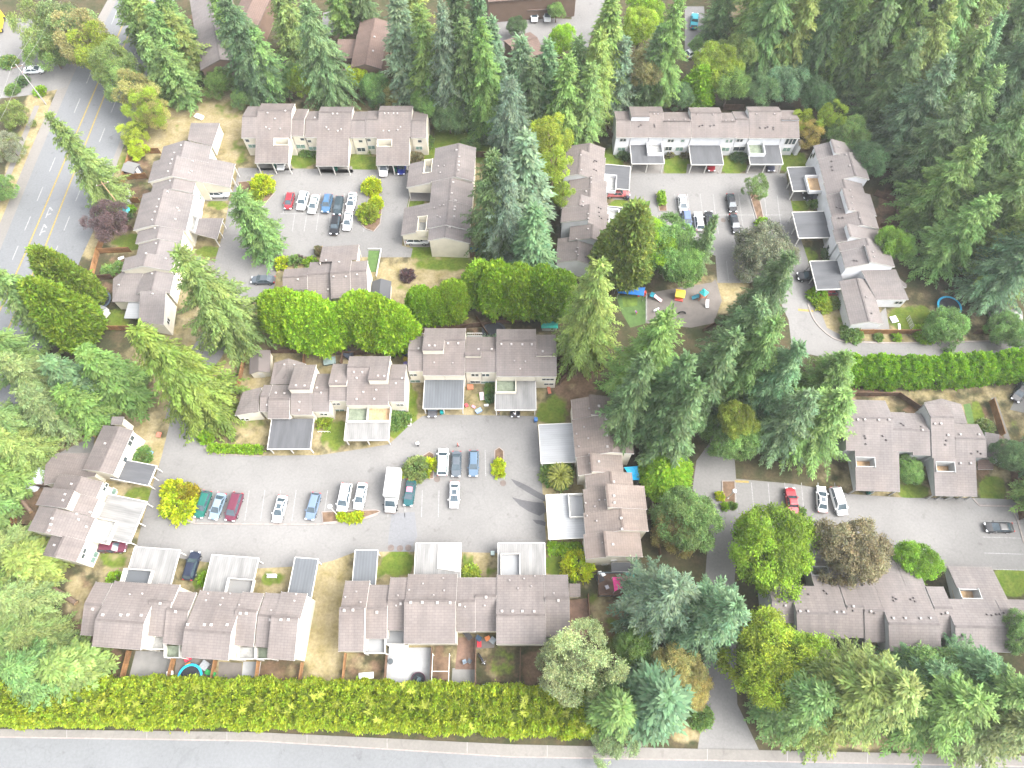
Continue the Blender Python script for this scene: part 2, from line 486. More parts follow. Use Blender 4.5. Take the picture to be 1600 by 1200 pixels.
vv = np.stack([gx, gy, gz], -1).reshape(-1, 3)
ii = np.arange((ny_ - 1) * nx_).reshape(ny_ - 1, nx_)[:, :-1].reshape(-1)
ff = np.stack([ii, ii + 1, ii + nx_ + 1, ii + nx_], -1)
me = bpy.data.meshes.new("ground")
me.vertices.add(len(vv)); me.vertices.foreach_set("co", vv.ravel())
me.loops.add(ff.size); me.loops.foreach_set("vertex_index", ff.ravel())
me.polygons.add(len(ff)); me.polygons.foreach_set("loop_start", np.arange(0, ff.size, 4)); me.polygons.foreach_set("loop_total", np.full(len(ff), 4))
me.update()
ca = me.color_attributes.new("cover", 'FLOAT_COLOR', 'POINT')
ca.data.foreach_set("color", np.stack([cov['t'], cov['g'], cov['s'], np.ones_like(gx)], -1).astype(np.float32).ravel())

def ground_mat():
    m, nt, b = new_mat("ground_cover", 0.95, 0.1)
    p = pos(nt)
    at = nt.nodes.new("ShaderNodeAttribute"); at.attribute_name = "cover"
    sp = nt.nodes.new("ShaderNodeSeparateColor"); nt.links.new(at.outputs["Color"], sp.inputs[0])
    duff = ramp_noise(nt, 0.35, (0.0298, 0.0357, 0.0153), (0.0638, 0.0493, 0.0281), vec=p, detail=6)
    straw = ramp_noise(nt, 0.45, (0.150, 0.122, 0.052), (0.235, 0.195, 0.118), vec=p, detail=6, p0=0.3, p1=0.7)
    green = ramp_noise(nt, 0.6, (0.0467, 0.0833, 0.0085), (0.0978, 0.115, 0.0204), vec=p, detail=6, p0=0.3, p1=0.7)
    soil = ramp_noise(nt, 0.5, (0.0697, 0.0425, 0.0247), (0.128, 0.085, 0.0544), vec=p, detail=6, p0=0.3, p1=0.7)
    def mask(ch, scale, soft):
        n = nt.nodes.new("ShaderNodeTexNoise"); n.inputs["Scale"].default_value = scale; n.inputs["Detail"].default_value = 6
        nt.links.new(p, n.inputs["Vector"])
        a = nt.nodes.new("ShaderNodeMath"); a.operation = 'MULTIPLY_ADD'
        nt.links.new(n.outputs[0], a.inputs[0]); a.inputs[1].default_value = 1.5; a.inputs[2].default_value = -1.08
        s = nt.nodes.new("ShaderNodeMath"); s.operation = 'ADD'
        nt.links.new(a.outputs[0], s.inputs[0]); nt.links.new(sp.outputs[ch], s.inputs[1])
        r = nt.nodes.new("ShaderNodeMapRange"); r.inputs[1].default_value = 0.05; r.inputs[2].default_value = 0.05 + soft
        r.interpolation_type = 'SMOOTHSTEP'
        nt.links.new(s.outputs[0], r.inputs[0])
        return r.outputs[0]
    c = mixc(nt, mask(2, 0.5, 0.45), duff, soil)
    c = mixc(nt, mask(0, 0.4, 0.5), c, straw)
    c = mixc(nt, mask(1, 0.55, 0.45), c, green)
    f = ramp_noise(nt, 2.2, (0.8, 0.8, 0.8), (1.15, 1.15, 1.15), vec=p, detail=5)
    nt.links.new(mixc(nt, 1.0, c, f, 'MULTIPLY'), b.inputs["Base Color"])
    bp = nt.nodes.new("ShaderNodeBump"); bp.inputs["Strength"].default_value = 0.4
    n2 = nt.nodes.new("ShaderNodeTexNoise"); n2.inputs["Scale"].default_value = 2.0; n2.inputs["Detail"].default_value = 5
    nt.links.new(p, n2.inputs["Vector"]); nt.links.new(n2.outputs[0], bp.inputs["Height"])
    nt.links.new(bp.outputs[0], b.inputs["Normal"])
    return m
tag(link("ground", me, ground_mat()), kind="structure")
mb = MB()
mb.face([(-3000, -3000, -0.4), (3000, -3000, -0.4), (3000, 3000, -0.4), (-3000, 3000, -0.4)])
structure("terrain", mb, plain("far_ground", (0.06, 0.075, 0.03), 0.95, 0.1, var=0.4, scale=0.02))

def tri_area(name, pts, z, mat, kind="structure"):
    """a flat sheet with the outline pts (photo px), slightly above what it lies on"""
    from mathutils.geometry import tessellate_polygon
    w_ = [P(x, y, z) for x, y in pts]
    me = bpy.data.meshes.new(name)
    tris = tessellate_polygon([w_])
    fs = []
    for t in tris:
        a, b, c = [w_[i] for i in t]
        fs.append(t if (b - a).cross(c - a).z > 0 else (t[0], t[2], t[1]))
    me.from_pydata([tuple(v) for v in w_], [], fs)
    return tag(link(name, me, mat), kind=kind)

def smooth_line(pts, n=5):
    """Catmull-Rom through photo px points"""
    out = []
    q = [pts[0]] + list(pts) + [pts[-1]]
    for i in range(1, len(q) - 2):
        p0, p1, p2, p3 = q[i - 1:i + 3]
        for k in range(n):
            t = k / n
            out.append(tuple(0.5 * (2 * p1[j] + (p2[j] - p0[j]) * t + (2 * p0[j] - 5 * p1[j] + 4 * p2[j] - p3[j]) * t * t + (3 * p1[j] - p0[j] - 3 * p2[j] + p3[j]) * t ** 3) for j in (0, 1)))
    out.append(pts[-1])
    return out

def strip(mb, pts, wd, z0, z1=None):
    """a ribbon (or a raised kerb when z1 is given) along photo px points"""
    w_ = [P(x, y, 0) for x, y in pts]
    L, R = [], []
    for i, p in enumerate(w_):
        d = (w_[min(i + 1, len(w_) - 1)] - w_[max(i - 1, 0)]).normalized()
        n = Vector((-d.y, d.x, 0)) * wd / 2
        L.append(p + n); R.append(p - n)
    for i in range(len(w_) - 1):
        if z1 is None:
            mb.face([(R[i].x, R[i].y, z0), (R[i + 1].x, R[i + 1].y, z0), (L[i + 1].x, L[i + 1].y, z0), (L[i].x, L[i].y, z0)])
        else:
            mb.prism([R[i], R[i + 1], L[i + 1], L[i]], z0, z1)

Z1, Z2, Z3, Z4 = 0.012, 0.018, 0.024, 0.030
# ---- main road, upper left
main_road = tri_area("main_road", [(205,-40),(150,60),(122,100),(62,240),(-12,420),(-110,640),(-130,800),(-20,800),(30,640),(75,530),(128,400),(160,330),(185,250),(217,165),(232,120),(262,30),(285,-40)], Z1, M['asphalt_road'])
verge = tri_area("road_shoulder", [(205,-40),(150,60),(122,100),(62,240),(-12,420),(-30,420),(45,240),(108,98),(135,60),(190,-40)], Z1, M['concrete'])
tri_area("road_shoulder", [(217,165),(185,250),(172,290),(166,285),(176,250),(209,165)], Z2, M['concrete'])
mb = MB()
for a, b in (((205,8),(42,390)),((42,390),(-60,620)),((216,15),(72,382)),((72,382),(-30,610))):
    strip(mb, [a, b], 0.3, Z2)
mb.build("centre_line", M['line_yellow'], main_road)
mb = MB()
for t0 in range(-30, 700, 46):
    for (xa, ya), (xb, yb) in (((190,0),(0,452)), ((232,30),(84,400))):
        L = lambda y: xa + (xb - xa) * (y - ya) / (yb - ya)
        strip(mb, [(L(t0), t0), (L(t0 + 22), t0 + 22)], 0.2, Z2)
mb.build("lane_marking", M['line_white'], main_road)
mb = MB()     # two turn arrows in the middle lane
for (x, y) in ((75, 333), (66, 360)):
    strip(mb, [(x + 3, y - 9), (x - 4, y + 8)], 0.25, Z3)
    strip(mb, [(x + 3, y - 9), (x + 7, y - 4)], 0.35, Z3 + .004)
    strip(mb, [(x - 2, y + 3), (x + 5, y + 1)], 0.35, Z3 + .004)
mb.build("arrow_marking", M['line_white'], main_road)
tri_area("side_road", [(-60,25),(50,30),(112,92),(118,105),(104,136),(62,146),(36,150),(-60,160)], Z2, M['asphalt'])
path = tri_area("sidewalk", [(62,165),(-12,345),(-60,470),(-66,462),(-20,340),(54,165)], Z1, M['concrete'])
# ---- first court
lot1 = tri_area("parking_court", [(372,262),(640,266),(641,300),(632,340),(628,384),(645,388),(642,402),(590,402),(500,400),(452,402),(432,412),(428,465),(386,470),(380,500),(345,560),(310,600),(290,652),(258,654),(272,600),(292,555),(330,500),(338,440),(335,410),(350,360),(357,320),(368,285)], Z1, M['asphalt'])
mb = MB()
for i in range(9):
    x = 441 + i * 18.6
    strip(mb, [(x + 4, 302), (x + 1.5, 334)], 0.11, Z2)
    if 0 < i < 8: strip(mb, [(x + 1.0, 335), (x - 3, 362)], 0.11, Z2)
strip(mb, [(438,334), (590,334)], 0.11, Z3)
strip(mb, [(386,442), (427,446)], 0.11, Z2)
mb.build("parking_marking", M['line_white'], lot1)
# ---- second court and the lane to the right
lot2 = tri_area("parking_court", [(984,271),(1228,271),(1233,300),(1242,345),(1262,405),(1280,480),(1292,512),(1330,532),(1400,535),(1640,530),(2300,520),(2300,548),(1640,557),(1400,556),(1296,560),(1238,548),(1232,500),(1200,430),(1172,442),(1121,442),(1118,400),(1040,360),(1000,345),(984,330)], Z1, M['asphalt'])
mb = MB()
for i in range(9):
    x = 1054 + i * 20
    strip(mb, [(x, 303), (x + 4, 336)], 0.11, Z2)
    strip(mb, [(x + 4, 336), (x + 9, 366)], 0.11, Z2)
strip(mb, [(1052,336), (1222,336)], 0.11, Z3)
for i in range(3): strip(mb, [(1135 + i * 18, 408), (1139 + i * 18, 441)], 0.11, Z2)
mb.build("parking_marking", M['line_white'], lot2)
mb = MB(); strip(mb, [(1247,484), (1271,486)], 0.5, Z2); mb.build("speed_bump", M['line_yellow'], lot2)
# ---- the big court
lot3 = tri_area("parking_court", [(268,650),(310,655),(320,692),(336,708),(410,712),(500,711),(560,702),(608,694),(636,668),(660,650),(700,648),(838,650),(843,700),(853,842),(851,866),(700,862),(556,862),(520,876),(486,884),(405,888),(320,878),(212,862),(216,840),(232,780),(252,715)], Z2, M['asphalt'])
mb = MB()
for i in range(10):
    x = 309 + i * 24.5
    strip(mb, [(x + 7, 766), (x, 814)], 0.11, Z3)
for i in range(4): strip(mb, [(680 + i * 26, 703), (680 + i * 26.3, 744)], 0.11, Z3)
for i in range(4): strip(mb, [(608 + i * 26, 766), (606 + i * 26.3, 808)], 0.11, Z3)
mb.build("parking_marking", M['line_white'], lot3)
tri_area("asphalt_patch", [(612,802),(648,800),(652,838),(640,862),(622,862),(606,850)], Z3, asphalt("asphalt_patch", (0.122, 0.123, 0.128), 0.05))
def dark_streak(pts):  # thin sheet of darker asphalt colour, a streak reaching out from the carport edge
    tri_area("asphalt_streak", pts, Z3, M['asphalt_dark'])
dark_streak([(798,748),(812,753),(826,760),(840,768),(852,774),(852,784),(838,777),(822,768),(806,758)])
dark_streak([(800,777),(815,781),(832,784),(850,786),(853,800),(843,806),(826,799),(812,790)])
dark_streak([(832,812),(846,813),(853,816),(852,822),(838,818)])
for x, y, lb in ((611,856,"above the bottom centre terrace, first of a row of three"),(625,857,"above the bottom centre terrace, middle of a row of three"),(638,856,"above the bottom centre terrace, last of a row of three"),(683,749,"at the middle island of the big court"),(786,755,"at the small right island of the big court"),(1130,344,"between the black sedans of the second court")):
    mb = MB(); c = P(x, y); mb.lathe((c.x, c.y, Z3), [(0.55, 0), (0.55, 0.012)], 14)
    tag(mb.build("manhole_cover", M['trim_dark']), "dark round manhole cover " + lb, "manhole", "manhole covers in the asphalt courts")
# ---- right-hand court and the lane through the trees
lot4 = tri_area("parking_court", [(1120,600),(1146,690),(1150,748),(1240,756),(1330,772),(1420,778),(1520,778),(1580,780),(1640,815),(1660,893),(1560,890),(1400,886),(1370,900),(1180,880),(1152,850),(1146,930),(1150,1010),(1152,1100),(1186,1172),(1090,1170),(1104,1085),(1098,1000),(1102,900),(1108,820),(1082,765),(1088,720),(1110,690),(1100,600),(1105,540),(1125,540)], Z1, M['asphalt'])
mb = MB()
for i in range(7): strip(mb, [(1148 + i * 26, 754), (1152 + i * 26, 800)], 0.11, Z2)
for i in range(4): strip(mb, [(1532 + i * 3, 814 + i * 25), (1600, 816 + i * 25)], 0.11, Z2)
strip(mb, [(1392,861), (1408,862)], 0.11, Z2)
mb.build("parking_marking", M['line_white'], lot4)
mb = MB(); strip(mb, [(1148,752), (1170,753)], 0.4, Z3); mb.build("no_parking_marking", M['line_yellow'], lot4)
# ---- street along the bottom edge
street = tri_area("street", [(-300,1146),(0,1152),(400,1158),(800,1183),(1200,1190),(1600,1198),(2600,1216),(2600,1420),(-900,1420),(-900,1137)], Z1, M['asphalt_road'])
walk = tri_area("sidewalk", [(-300,1133),(0,1139),(400,1144),(800,1163),(1090,1170),(1186,1172),(1600,1181),(2600,1199),(2600,1214),(1600,1197),(1200,1189),(800,1182),(400,1157),(0,1151),(-300,1145)], 0.11, M['concrete'])
mb = MB(); strip(mb, [(-300,1145.5),(0,1151.5),(400,1157.5),(800,1182.5),(1200,1189.5),(1600,1197.5),(1900,1203.5)], 0.18, 0.0, 0.13); mb.build("kerb", M['kerb'], walk)
mb = MB()
for i in range(14):
    x = -20 + i * 125
    y0 = np.interp(x, [0,400,800,1200,1600], [1139,1144,1163,1172,1181]); y1 = np.interp(x, [0,400,800,1200,1600], [1151,1157,1182,1189,1197])
    strip(mb, [(x, y0), (x, y1)], 0.05, 0.114)
mb.build("pavement_joint", M['trim_grey'], walk)
# ---- roads of the estate at the top edge
tri_area("estate_road", [(765,28),(800,25),(893,30),(897,-30),(985,-30),(935,30),(925,50),(918,78),(880,62),(845,75),(790,88)], Z1, M['asphalt'])
tri_area("estate_road", [(500,60),(505,20),(560,8),(585,20),(592,32),(560,32),(535,40),(520,54)], Z1, M['asphalt'])
tri_area("estate_road", [(1070,10),(1100,10),(1105,80),(1070,85)], Z1, M['asphalt'])
tri_area("estate_road", [(392,90),(470,90),(470,105),(392,108)], Z1, M['asphalt_dark'])
tri_area("estate_road", [(1578,640),(1600,598),(1660,590),(1660,660),(1600,645)], Z1, M['asphalt'])
tri_area("footpath", [(1548,622),(1556,620),(1580,690),(1572,692)], Z1, M['concrete'])

# ---- kerbs of the courts and the planted islands
def kerb(parent, pts, smooth_=False, wd=0.26):
    mb = MB(); strip(mb, smooth_line(pts) if smooth_ else pts, wd, 0.0, 0.13); mb.build("kerb", M['kerb'], parent)
kerb(lot3, [(303,818),(400,819),(500,819),(560,812),(590,804)], True)
kerb(lot3, [(318,690),(322,702),(336,709),(410,713)], True)
kerb(lot2, [(1262,475),(1272,500),(1290,520),(1312,532),(1350,535),(1400,536),(1600,532)], True)
kerb(lot4, [(1520,779),(1530,790),(1580,791),(1590,815),(1600,850)], False)
kerb(lot4, [(1100,600),(1110,690)], False, .12)
kerb(lot1, [(640,268),(642,300),(634,340)], True, .12)
def island(pts, mat='soil', name="planting_island"):
    mb = MB()
    w_ = [P(x, y) for x, y in pts]
    mb.prism(w_, 0.0, 0.12)
    o = structure(name, mb, M[mat])
    mb = MB(); strip(mb, list(pts) + [pts[0]], 0.18, 0.0, 0.15); mb.build("kerb", M['kerb'], o)
    return o
island([(287,797),(292,814),(304,818),(306,806),(303,796)], 'kerb')
island([(503,800),(505,817),(560,812),(592,801),(594,799),(588,797)])
island([(633,737),(630,748),(677,748),(678,710),(671,706),(655,716),(640,725)])
island([(773,704),(780,699),(787,705),(787,744),(773,744)])
island([(575,290),(590,296),(598,318),(594,350),(584,362),(572,358),(560,346),(576,320)])
island([(372,285),(420,280),(430,300),(405,330),(385,330)])
island([(1025,302),(1040,302),(1042,330),(1030,330)])
island([(1170,300),(1184,300),(1194,345),(1184,348)])
island([(1128,752),(1148,752),(1149,796),(1140,798),(1130,786)])
# ---- yards: patios, paving, gravel, artificial turf
def yard(name, pts, mat, z=Z1): return tri_area(name, pts, z, M[mat])
M['slab'] = plain("patio_concrete", (0.133, 0.129, 0.122), 0.85, var=0.12, scale=0.5)
M['slab_white'] = plain("white_patio", (0.24, 0.24, 0.24), 0.8, var=0.12, scale=0.6)
M['sand'] = plain("play_gravel", (0.117, 0.103, 0.092), 0.95, var=0.1, scale=0.7)
M['grassmat'] = plain("artificial_turf", (0.055, 0.098, 0.026), 0.9, var=0.15)
M['boards'] = wood("deck_boards", (0.125, 0.078, 0.056))
yard("patio", [(212,1017),(272,1018),(262,1066),(200,1064)], 'slab')
yard("patio", [(276,1020),(336,1022),(332,1070),(272,1068)], 'sand')
yard("patio", [(342,1034),(378,1036),(378,1072),(340,1072)], 'sand')
yard("patio", [(380,1034),(408,1034),(402,1074),(376,1074)], 'slab_white')
yard("patio", [(606,1012),(676,1012),(674,1076),(603,1074)], 'slab_white')
yard("patio", [(707,1044),(744,1044),(744,1076),(705,1076)], 'slab')
yard("timber_deck", [(716,996),(744,996),(744,1046),(711,1046)], 'boards', Z2)
yard("patio", [(744,998),(776,998),(772,1012),(744,1014)], 'sand')
yard("timber_deck", [(890,938),(920,934),(920,988),(898,1012),(888,1012)], 'boards', Z2)
yard("soil_bed", [(678,1026),(704,1026),(702,1072),(676,1072)], 'soil', Z2)
yard("patio", [(92,708),(148,680),(145,708)], 'slab')
yard("play_surface", [(1008,470),(1030,460),(1066,470),(1100,452),(1118,436),(1122,446),(1112,500),(1070,510),(1010,500)], 'sand')
tri_area("play_surface", [(1010,458),(1120,440),(1128,470),(1115,505),(1080,512),(1010,505)], Z2, M['sand'])
tri_area("play_turf", [(962,462),(1010,460),(1010,505),(985,512),(972,490)], Z2, M['grassmat'])
tri_area("play_turf", [(972,464),(996,466),(996,478),(974,480)], Z3, M['turf'])
yard("turf_patch", [(1505,632),(1516,630),(1523,662),(1512,662)], 'grassmat')
yard("turf_patch", [(582,402),(588,402),(588,418),(580,418)], 'grassmat')
yard("patio", [(1374,490),(1384,480),(1390,515),(1340,515),(1345,508),(1372,508)], 'slab')
for pts in ([(985,242),(1038,257),(1036,271),(984,271)], [(1074,256),(1130,258),(1127,271),(1072,271)], [(1168,258),(1222,258),(1218,271),(1164,271)],
            [(400,254),(455,256),(458,266),(402,266)], [(495,258),(550,260),(552,270),(498,270)], [(590,256),(640,258),(640,270),(592,270)],
            [(960,290),(984,290),(982,312),(958,312)], [(632,300),(640,302),(640,314),(676,314),(674,300)], [(640,380),(676,376),(674,386),(640,386)], [(326,296),(362,296),(356,314),(318,314)],
            [(1230,290),(1280,290),(1284,312),(1238,314)]):
    yard("driveway", pts, 'concrete')
for k_, c_ in (('roof_warm', (.085, .073, .068)), ('roof_grey', (.088, .078, .075)), ('roof_brown', (.09, .072, .063)), ('roof_far', (.085, .06, .05))): M[k_ + '_cap'] = plain(k_ + '_cap', c_, .9, .1)
# ================================================================== HOUSES
class House:
    """a terrace of gabled sections sharing one axis. +v lies to the left of the axis direction u."""
    def __init__(s, label, cat, ax, zax, k, wall='wall_cream', roof='roof_warm', group=None, pitch=0.34, trim='trim', name="townhouse_row", vent='vent'):
        s.k = k
        a, b = P(*k(*ax[0]), zax), P(*k(*ax[1]), zax)
        s.U = (b - a); s.U.z = 0; s.U.normalize()
        s.V = Vector((-s.U.y, s.U.x, 0))
        s.O = Vector((a.x, a.y, 0))
        s.th = thing(name, label, cat, (a.x, a.y, 0), 0, group)
        s.wall, s.roof, s.pitch, s.trim, s.ventm = wall, roof, pitch, trim, vent
        s.secs, s.polys, s.rz = [], [], math.atan2(s.U.y, s.U.x)
        s.V_, s.F_ = [], []
    def uv(s, p): d = p - s.O; return d.dot(s.U), d.dot(s.V)
    def W(s, u, v, z): q = s.O + s.U * u + s.V * v; return Vector((q.x, q.y, z))
    def px(s, pt, z): return s.uv(P(*s.k(*pt), z))
    def onplane(s, pt, v0, z0, slope):
        """photo point on the plane z = z0 + slope*(v - v0)"""
        d = ray(*s.k(*pt)); o = Vector((0, 0, H))
        ou, ov = s.uv(o); dv = d.dot(s.V); du = d.dot(s.U)
        t = (z0 + slope * (ov - v0) - H) / (d.z - slope * dv)
        return ou + du * t, ov + dv * t, H + d.z * t
    def sec(s, a, b, n, sth, zn=4.9, zs=4.9, r=None, nl=None, sl=None, ov=0.4, zr=6.6, wells=(), dn=0.0, endwall=(1, 1), lu=None, board=True, wellfloor=None):
        p = s.pitch
        if min(zn, zs) > 4.1: zn, zs, zr = zn + .5, zs + .5, zr + .5
        ov -= .1
        u0, u1 = s.px(a, zr)[0], s.px(b, zr)[0]
        if u0 > u1: u0, u1 = u1, u0
        vn, vs = s.px(n, zn)[1], s.px(sth, zs)[1]
        nz = lambda v: zn + p * (vn - v)
        sz = lambda v: zs + p * (v - vs)
        vr = (zn + p * vn - zs + p * vs) / (2 * p)
        if r:                                     # clerestory: one slope runs on past the ridge
            side = r[2]
            if side == 'n': vr = s.onplane(r[:2], vn, zn, -p)[1] - .45
            else: vr = s.onplane(r[:2], vs, zs, p)[1] + .45
        vr = min(max(vr, vs + 1.5), vn - 1.0)
        vnl, vsl = vn, vs
        if nl: vnl = s.onplane(nl, vn, zn, -p)[1]
        if sl: vsl = s.onplane(sl, vs, zs, p)[1]
        rec = dict(u0=u0, u1=u1, vn=vn, vs=vs, vr=vr, zn=zn, zs=zs, vnl=vnl, vsl=vsl)
        T = 0.16
        ul0, ul1 = u0, u1
        # --- roof
        rf = MB()
        def slope(va, vb, zf, u0, u1, holes=()):
            us, vs_ = sorted({u0, u1, *[h[0] for h in holes], *[h[1] for h in holes]}), sorted({va, vb, *[h[2] for h in holes], *[h[3] for h in holes]})
            q = math.sqrt(1 + p * p)
            for i in range(len(us) - 1):
                for j in range(len(vs_) - 1):
                    ua, ub, v0, v1 = us[i], us[i + 1], vs_[j], vs_[j + 1]
                    uc, vc = (ua + ub) / 2, (v0 + v1) / 2
                    if any(h[0] < uc < h[1] and h[2] < vc < h[3] for h in holes): continue
                    c = [(ua, v0), (ub, v0), (ub, v1), (ua, v1)]
                    top = [s.W(x, y, zf(y) + T) for x, y in c]; bot = [s.W(x, y, zf(y)) for x, y in c]
                    rf.face(top, [(x + s.O.x, y * q) for x, y in c])
                    rf.face(bot[::-1])
                    s.poly(top)
                    for e in range(4):
                        f = (e + 1) % 4
                        mx, my = (c[e][0] + c[f][0]) / 2, (c[e][1] + c[f][1]) / 2
                        edge = (abs(mx - u0) < 1e-5 or abs(mx - u1) < 1e-5 or abs(my - va) < 1e-5 or abs(my - vb) < 1e-5 or
                                any((abs(mx - h[0]) < 1e-5 or abs(mx - h[1]) < 1e-5) and h[2] <= my <= h[3] or (abs(my - h[2]) < 1e-5 or abs(my - h[3]) < 1e-5) and h[0] <= mx <= h[1] for h in holes))
                        if edge: rf.face([bot[e], bot[f], top[f], top[e]])
        hs_ = []
        for (wa, wb) in wells:
            if nl: A_, B_ = s.onplane(wa, vn, zn, -p), s.onplane(wb, vn, zn, -p)
            else: A_, B_ = s.onplane(wa, vs, zs, p), s.onplane(wb, vs, zs, p)
            hs_.append((min(A_[0], B_[0]), max(A_[0], B_[0]), min(A_[1], B_[1]), max(A_[1], B_[1])))
        if lu:
            ul0, ul1 = s.px(lu[0], 3.0)[0], s.px(lu[1], 3.0)[0]
            if ul0 > ul1: ul0, ul1 = ul1, ul0
        hn = [h for h in hs_ if nl]; hss = [h for h in hs_ if not nl]
        for holes, zf, va, vb, vl in ((hn, nz, vr, vn, vnl if nl else None), (hss, sz, vs, vr, vsl if sl else None)):
            if vl is None: slope(va, vb, zf, u0, u1, holes)
            else:                                   # main slope, then the long carport slope below it
                lo, hi = (vb, vl) if vl > vb else (vl, va)
                slope(va, vb, zf, u0, u1, [])
                slope(lo, hi, zf, ul0, ul1, [(h[0], h[1], max(h[2], lo + .05), min(h[3], hi - .05)) for h in holes])
        roof = rf.build("roof", M[s.roof], s.th)
        rec['roof'] = roof
        # --- white boards along the roof edges
        fb = MB()
        def trimline(u, va, vb, zf, o):
            fb.beam(s.W(u + o, va, zf(va) - .02), s.W(u + o, vb, zf(vb) - .02), .1, .3)
        for u, o in ((u0, .04), (u1, -.04)):
            trimline(u, vr, vn, nz, o); trimline(u, vs, vr, sz, o)
        for (v, z) in ((vnl, nz(vnl)), (vsl, sz(vsl))):
            lng = (nl and v == vnl) or (sl and v == vsl)
            a_, b_ = (ul0, ul1) if lng else (u0, u1)
            o = -.03 if v == vnl else .03
            fb.beam(s.W(a_, v + o, z + .04), s.W(b_, v + o, z + .04), .08, .16)
        if nl:
            for u, o in ((ul0, .04), (ul1, -.04)): fb.beam(s.W(u + o, vn, nz(vn) - .02), s.W(u + o, vnl, nz(vnl) - .02), .1, .3)
        if sl:
            for u, o in ((ul0, .04), (ul1, -.04)): fb.beam(s.W(u + o, vs, sz(vs) - .02), s.W(u + o, vsl, sz(vsl) - .02), .1, .3)
        fb.build("fascia", M[s.trim], roof)
        cb = MB(); zc = max(nz(vr), sz(vr)) + T
        cb.beam(s.W(u0 + .05, vr, zc - .01), s.W(u1 - .05, vr, zc - .01), .34, .07)
        cb.build("ridge_cap", M[s.roof + '_cap'], roof)
        # --- walls
        wb = MB()
        zr1, zr2 = nz(vr), sz(vr)
        e0, e1 = u0 + .05, u1 - .05
        prof = [(vs + ov, 0), (vs + ov, sz(vs + ov) - .004), (vr - .001, zr2 - .004), (vr, zr1 - .004), (vn - ov, nz(vn - ov) - .004), (vn - ov, 0)]
        A_ = [s.W(e0, v, z) for v, z in prof]; B_ = [s.W(e1, v, z) for v, z in prof]
        wb.grid([A_, B_])
        for i in range(len(prof) - 1): s.poly([A_[i], B_[i], B_[i + 1], A_[i + 1]])
        s.poly(A_); s.poly(B_)
        wl = wb.build("wall", M[s.wall], s.th)
        # --- carport slope: posts, side boards, roof-terrace wells
        for has, v0, vl, zf, sg in ((nl, vn, vnl, nz, 1), (sl, vs, vsl, sz, -1)):
            if not has: continue
            z = zf(vl)
            for u in (ul0 + .25, (ul0 + ul1) / 2, ul1 - .25):
                pm = MB(); pm.box((*s.W(u, vl - sg * .35, 0)[:2], (z - .02) / 2), (.2, .2, z - .02), s.rz); pm.build("post", M[s.trim], roof)
            if board:
                for u, o in ((ul0, .12), (ul1, -.12)):
                    va, vb = v0 - sg * ov, vl - sg * .35
                    bm_ = MB(); c4 = [(va, 2.2), (vb, min(2.2, zf(vb) - .15)), (vb, zf(vb) - .01), (va, zf(va) - .01)]
                    bm_.grid([[s.W(u + o - .05, v, q) for v, q in c4], [s.W(u + o + .05, v, q) for v, q in c4]])
                    bm_.build("gable_board", M[s.wall], roof)
        for h in hs_:
            zf = nz if nl else sz
            fl = min(zf(h[2]), zf(h[3])) - 1.3
            wm = MB()
            cs = [(h[0], h[2]), (h[1], h[2]), (h[1], h[3]), (h[0], h[3])]
            for e in range(4):
                (x0, y0), (x1, y1) = cs[e], cs[(e + 1) % 4]
                ux = .04 if e == 3 else (-.04 if e == 1 else 0); uy = .04 if e == 0 else (-.04 if e == 2 else 0)
                wm.beam(s.W(x0 + ux, y0 + uy, (fl + zf(y0) + .3) / 2), s.W(x1 + ux, y1 + uy, (fl + zf(y1) + .3) / 2), .08, (zf((y0 + y1) / 2) + .3 - fl))
            bal = wm.build("roof_terrace", M[s.wall], s.th)
            fm = MB(); fm.prism([s.W(x, y, 0) for x, y in cs], fl - .1, fl); fm.build("terrace_floor", M[wellfloor or 'deck_floor'], bal)
        s.secs.append(rec)
        return rec
    def poly(s, pts):
        n = len(s.V_); s.V_ += [Vector(p) for p in pts]; s.F_.append(tuple(range(n, n + len(pts))))
        s._bvh = None
    def bvh(s):
        if s._bvh is None: s._bvh = BVHTree.FromPolygons(s.V_, s.F_)
        return s._bvh
    def hit(s, x, y):
        q = s.k(x, y)
        d = ray(*q).normalized()
        loc, nor, i, _ = s.bvh().ray_cast(Vector((0, 0, H)), d)
        if loc is None: return None
        if nor.dot(d) > 0: nor = -nor
        return loc, nor
    def slab(s, pts, zs, roof=None, wall=None, t=0.14, inset=0.25, name="roof"):
        """a low roof of any outline (photo points with heights) on walls of its own"""
        w_ = [P(*s.k(*p), z) for p, z in zip(pts, zs)]
        ar = sum(w_[i].x * w_[(i + 1) % len(w_)].y - w_[(i + 1) % len(w_)].x * w_[i].y for i in range(len(w_)))
        if ar < 0: w_ = w_[::-1]
        rf = MB()
        rf.face([(p.x, p.y, p.z + t) for p in w_], [s.uvs(p) for p in w_])
        rf.face([tuple(p) for p in w_[::-1]])
        for i in range(len(w_)):
            a, b = w_[i], w_[(i + 1) % len(w_)]
            rf.face([a, b, (b.x, b.y, b.z + t), (a.x, a.y, a.z + t)])
        s.poly([(p.x, p.y, p.z + t) for p in w_])
        r = rf.build(name, M[roof or s.roof], s.th)
        c = sum(w_, Vector()) / len(w_)
        if wall is not False:
            k_ = [c + (p - c) * (1 - inset / max(.6, (p - c).length)) for p in w_]
            wm = MB(); wm.prism(k_, 0, [p.z - .01 for p in k_]); wm.build("wall", M[wall or s.wall], s.th)
            for i in range(len(k_)):
                a, b = k_[i], k_[(i + 1) % len(k_)]
                s.poly([(a.x, a.y, 0), (b.x, b.y, 0), (b.x, b.y, b.z), (a.x, a.y, a.z)])
        fb = MB()
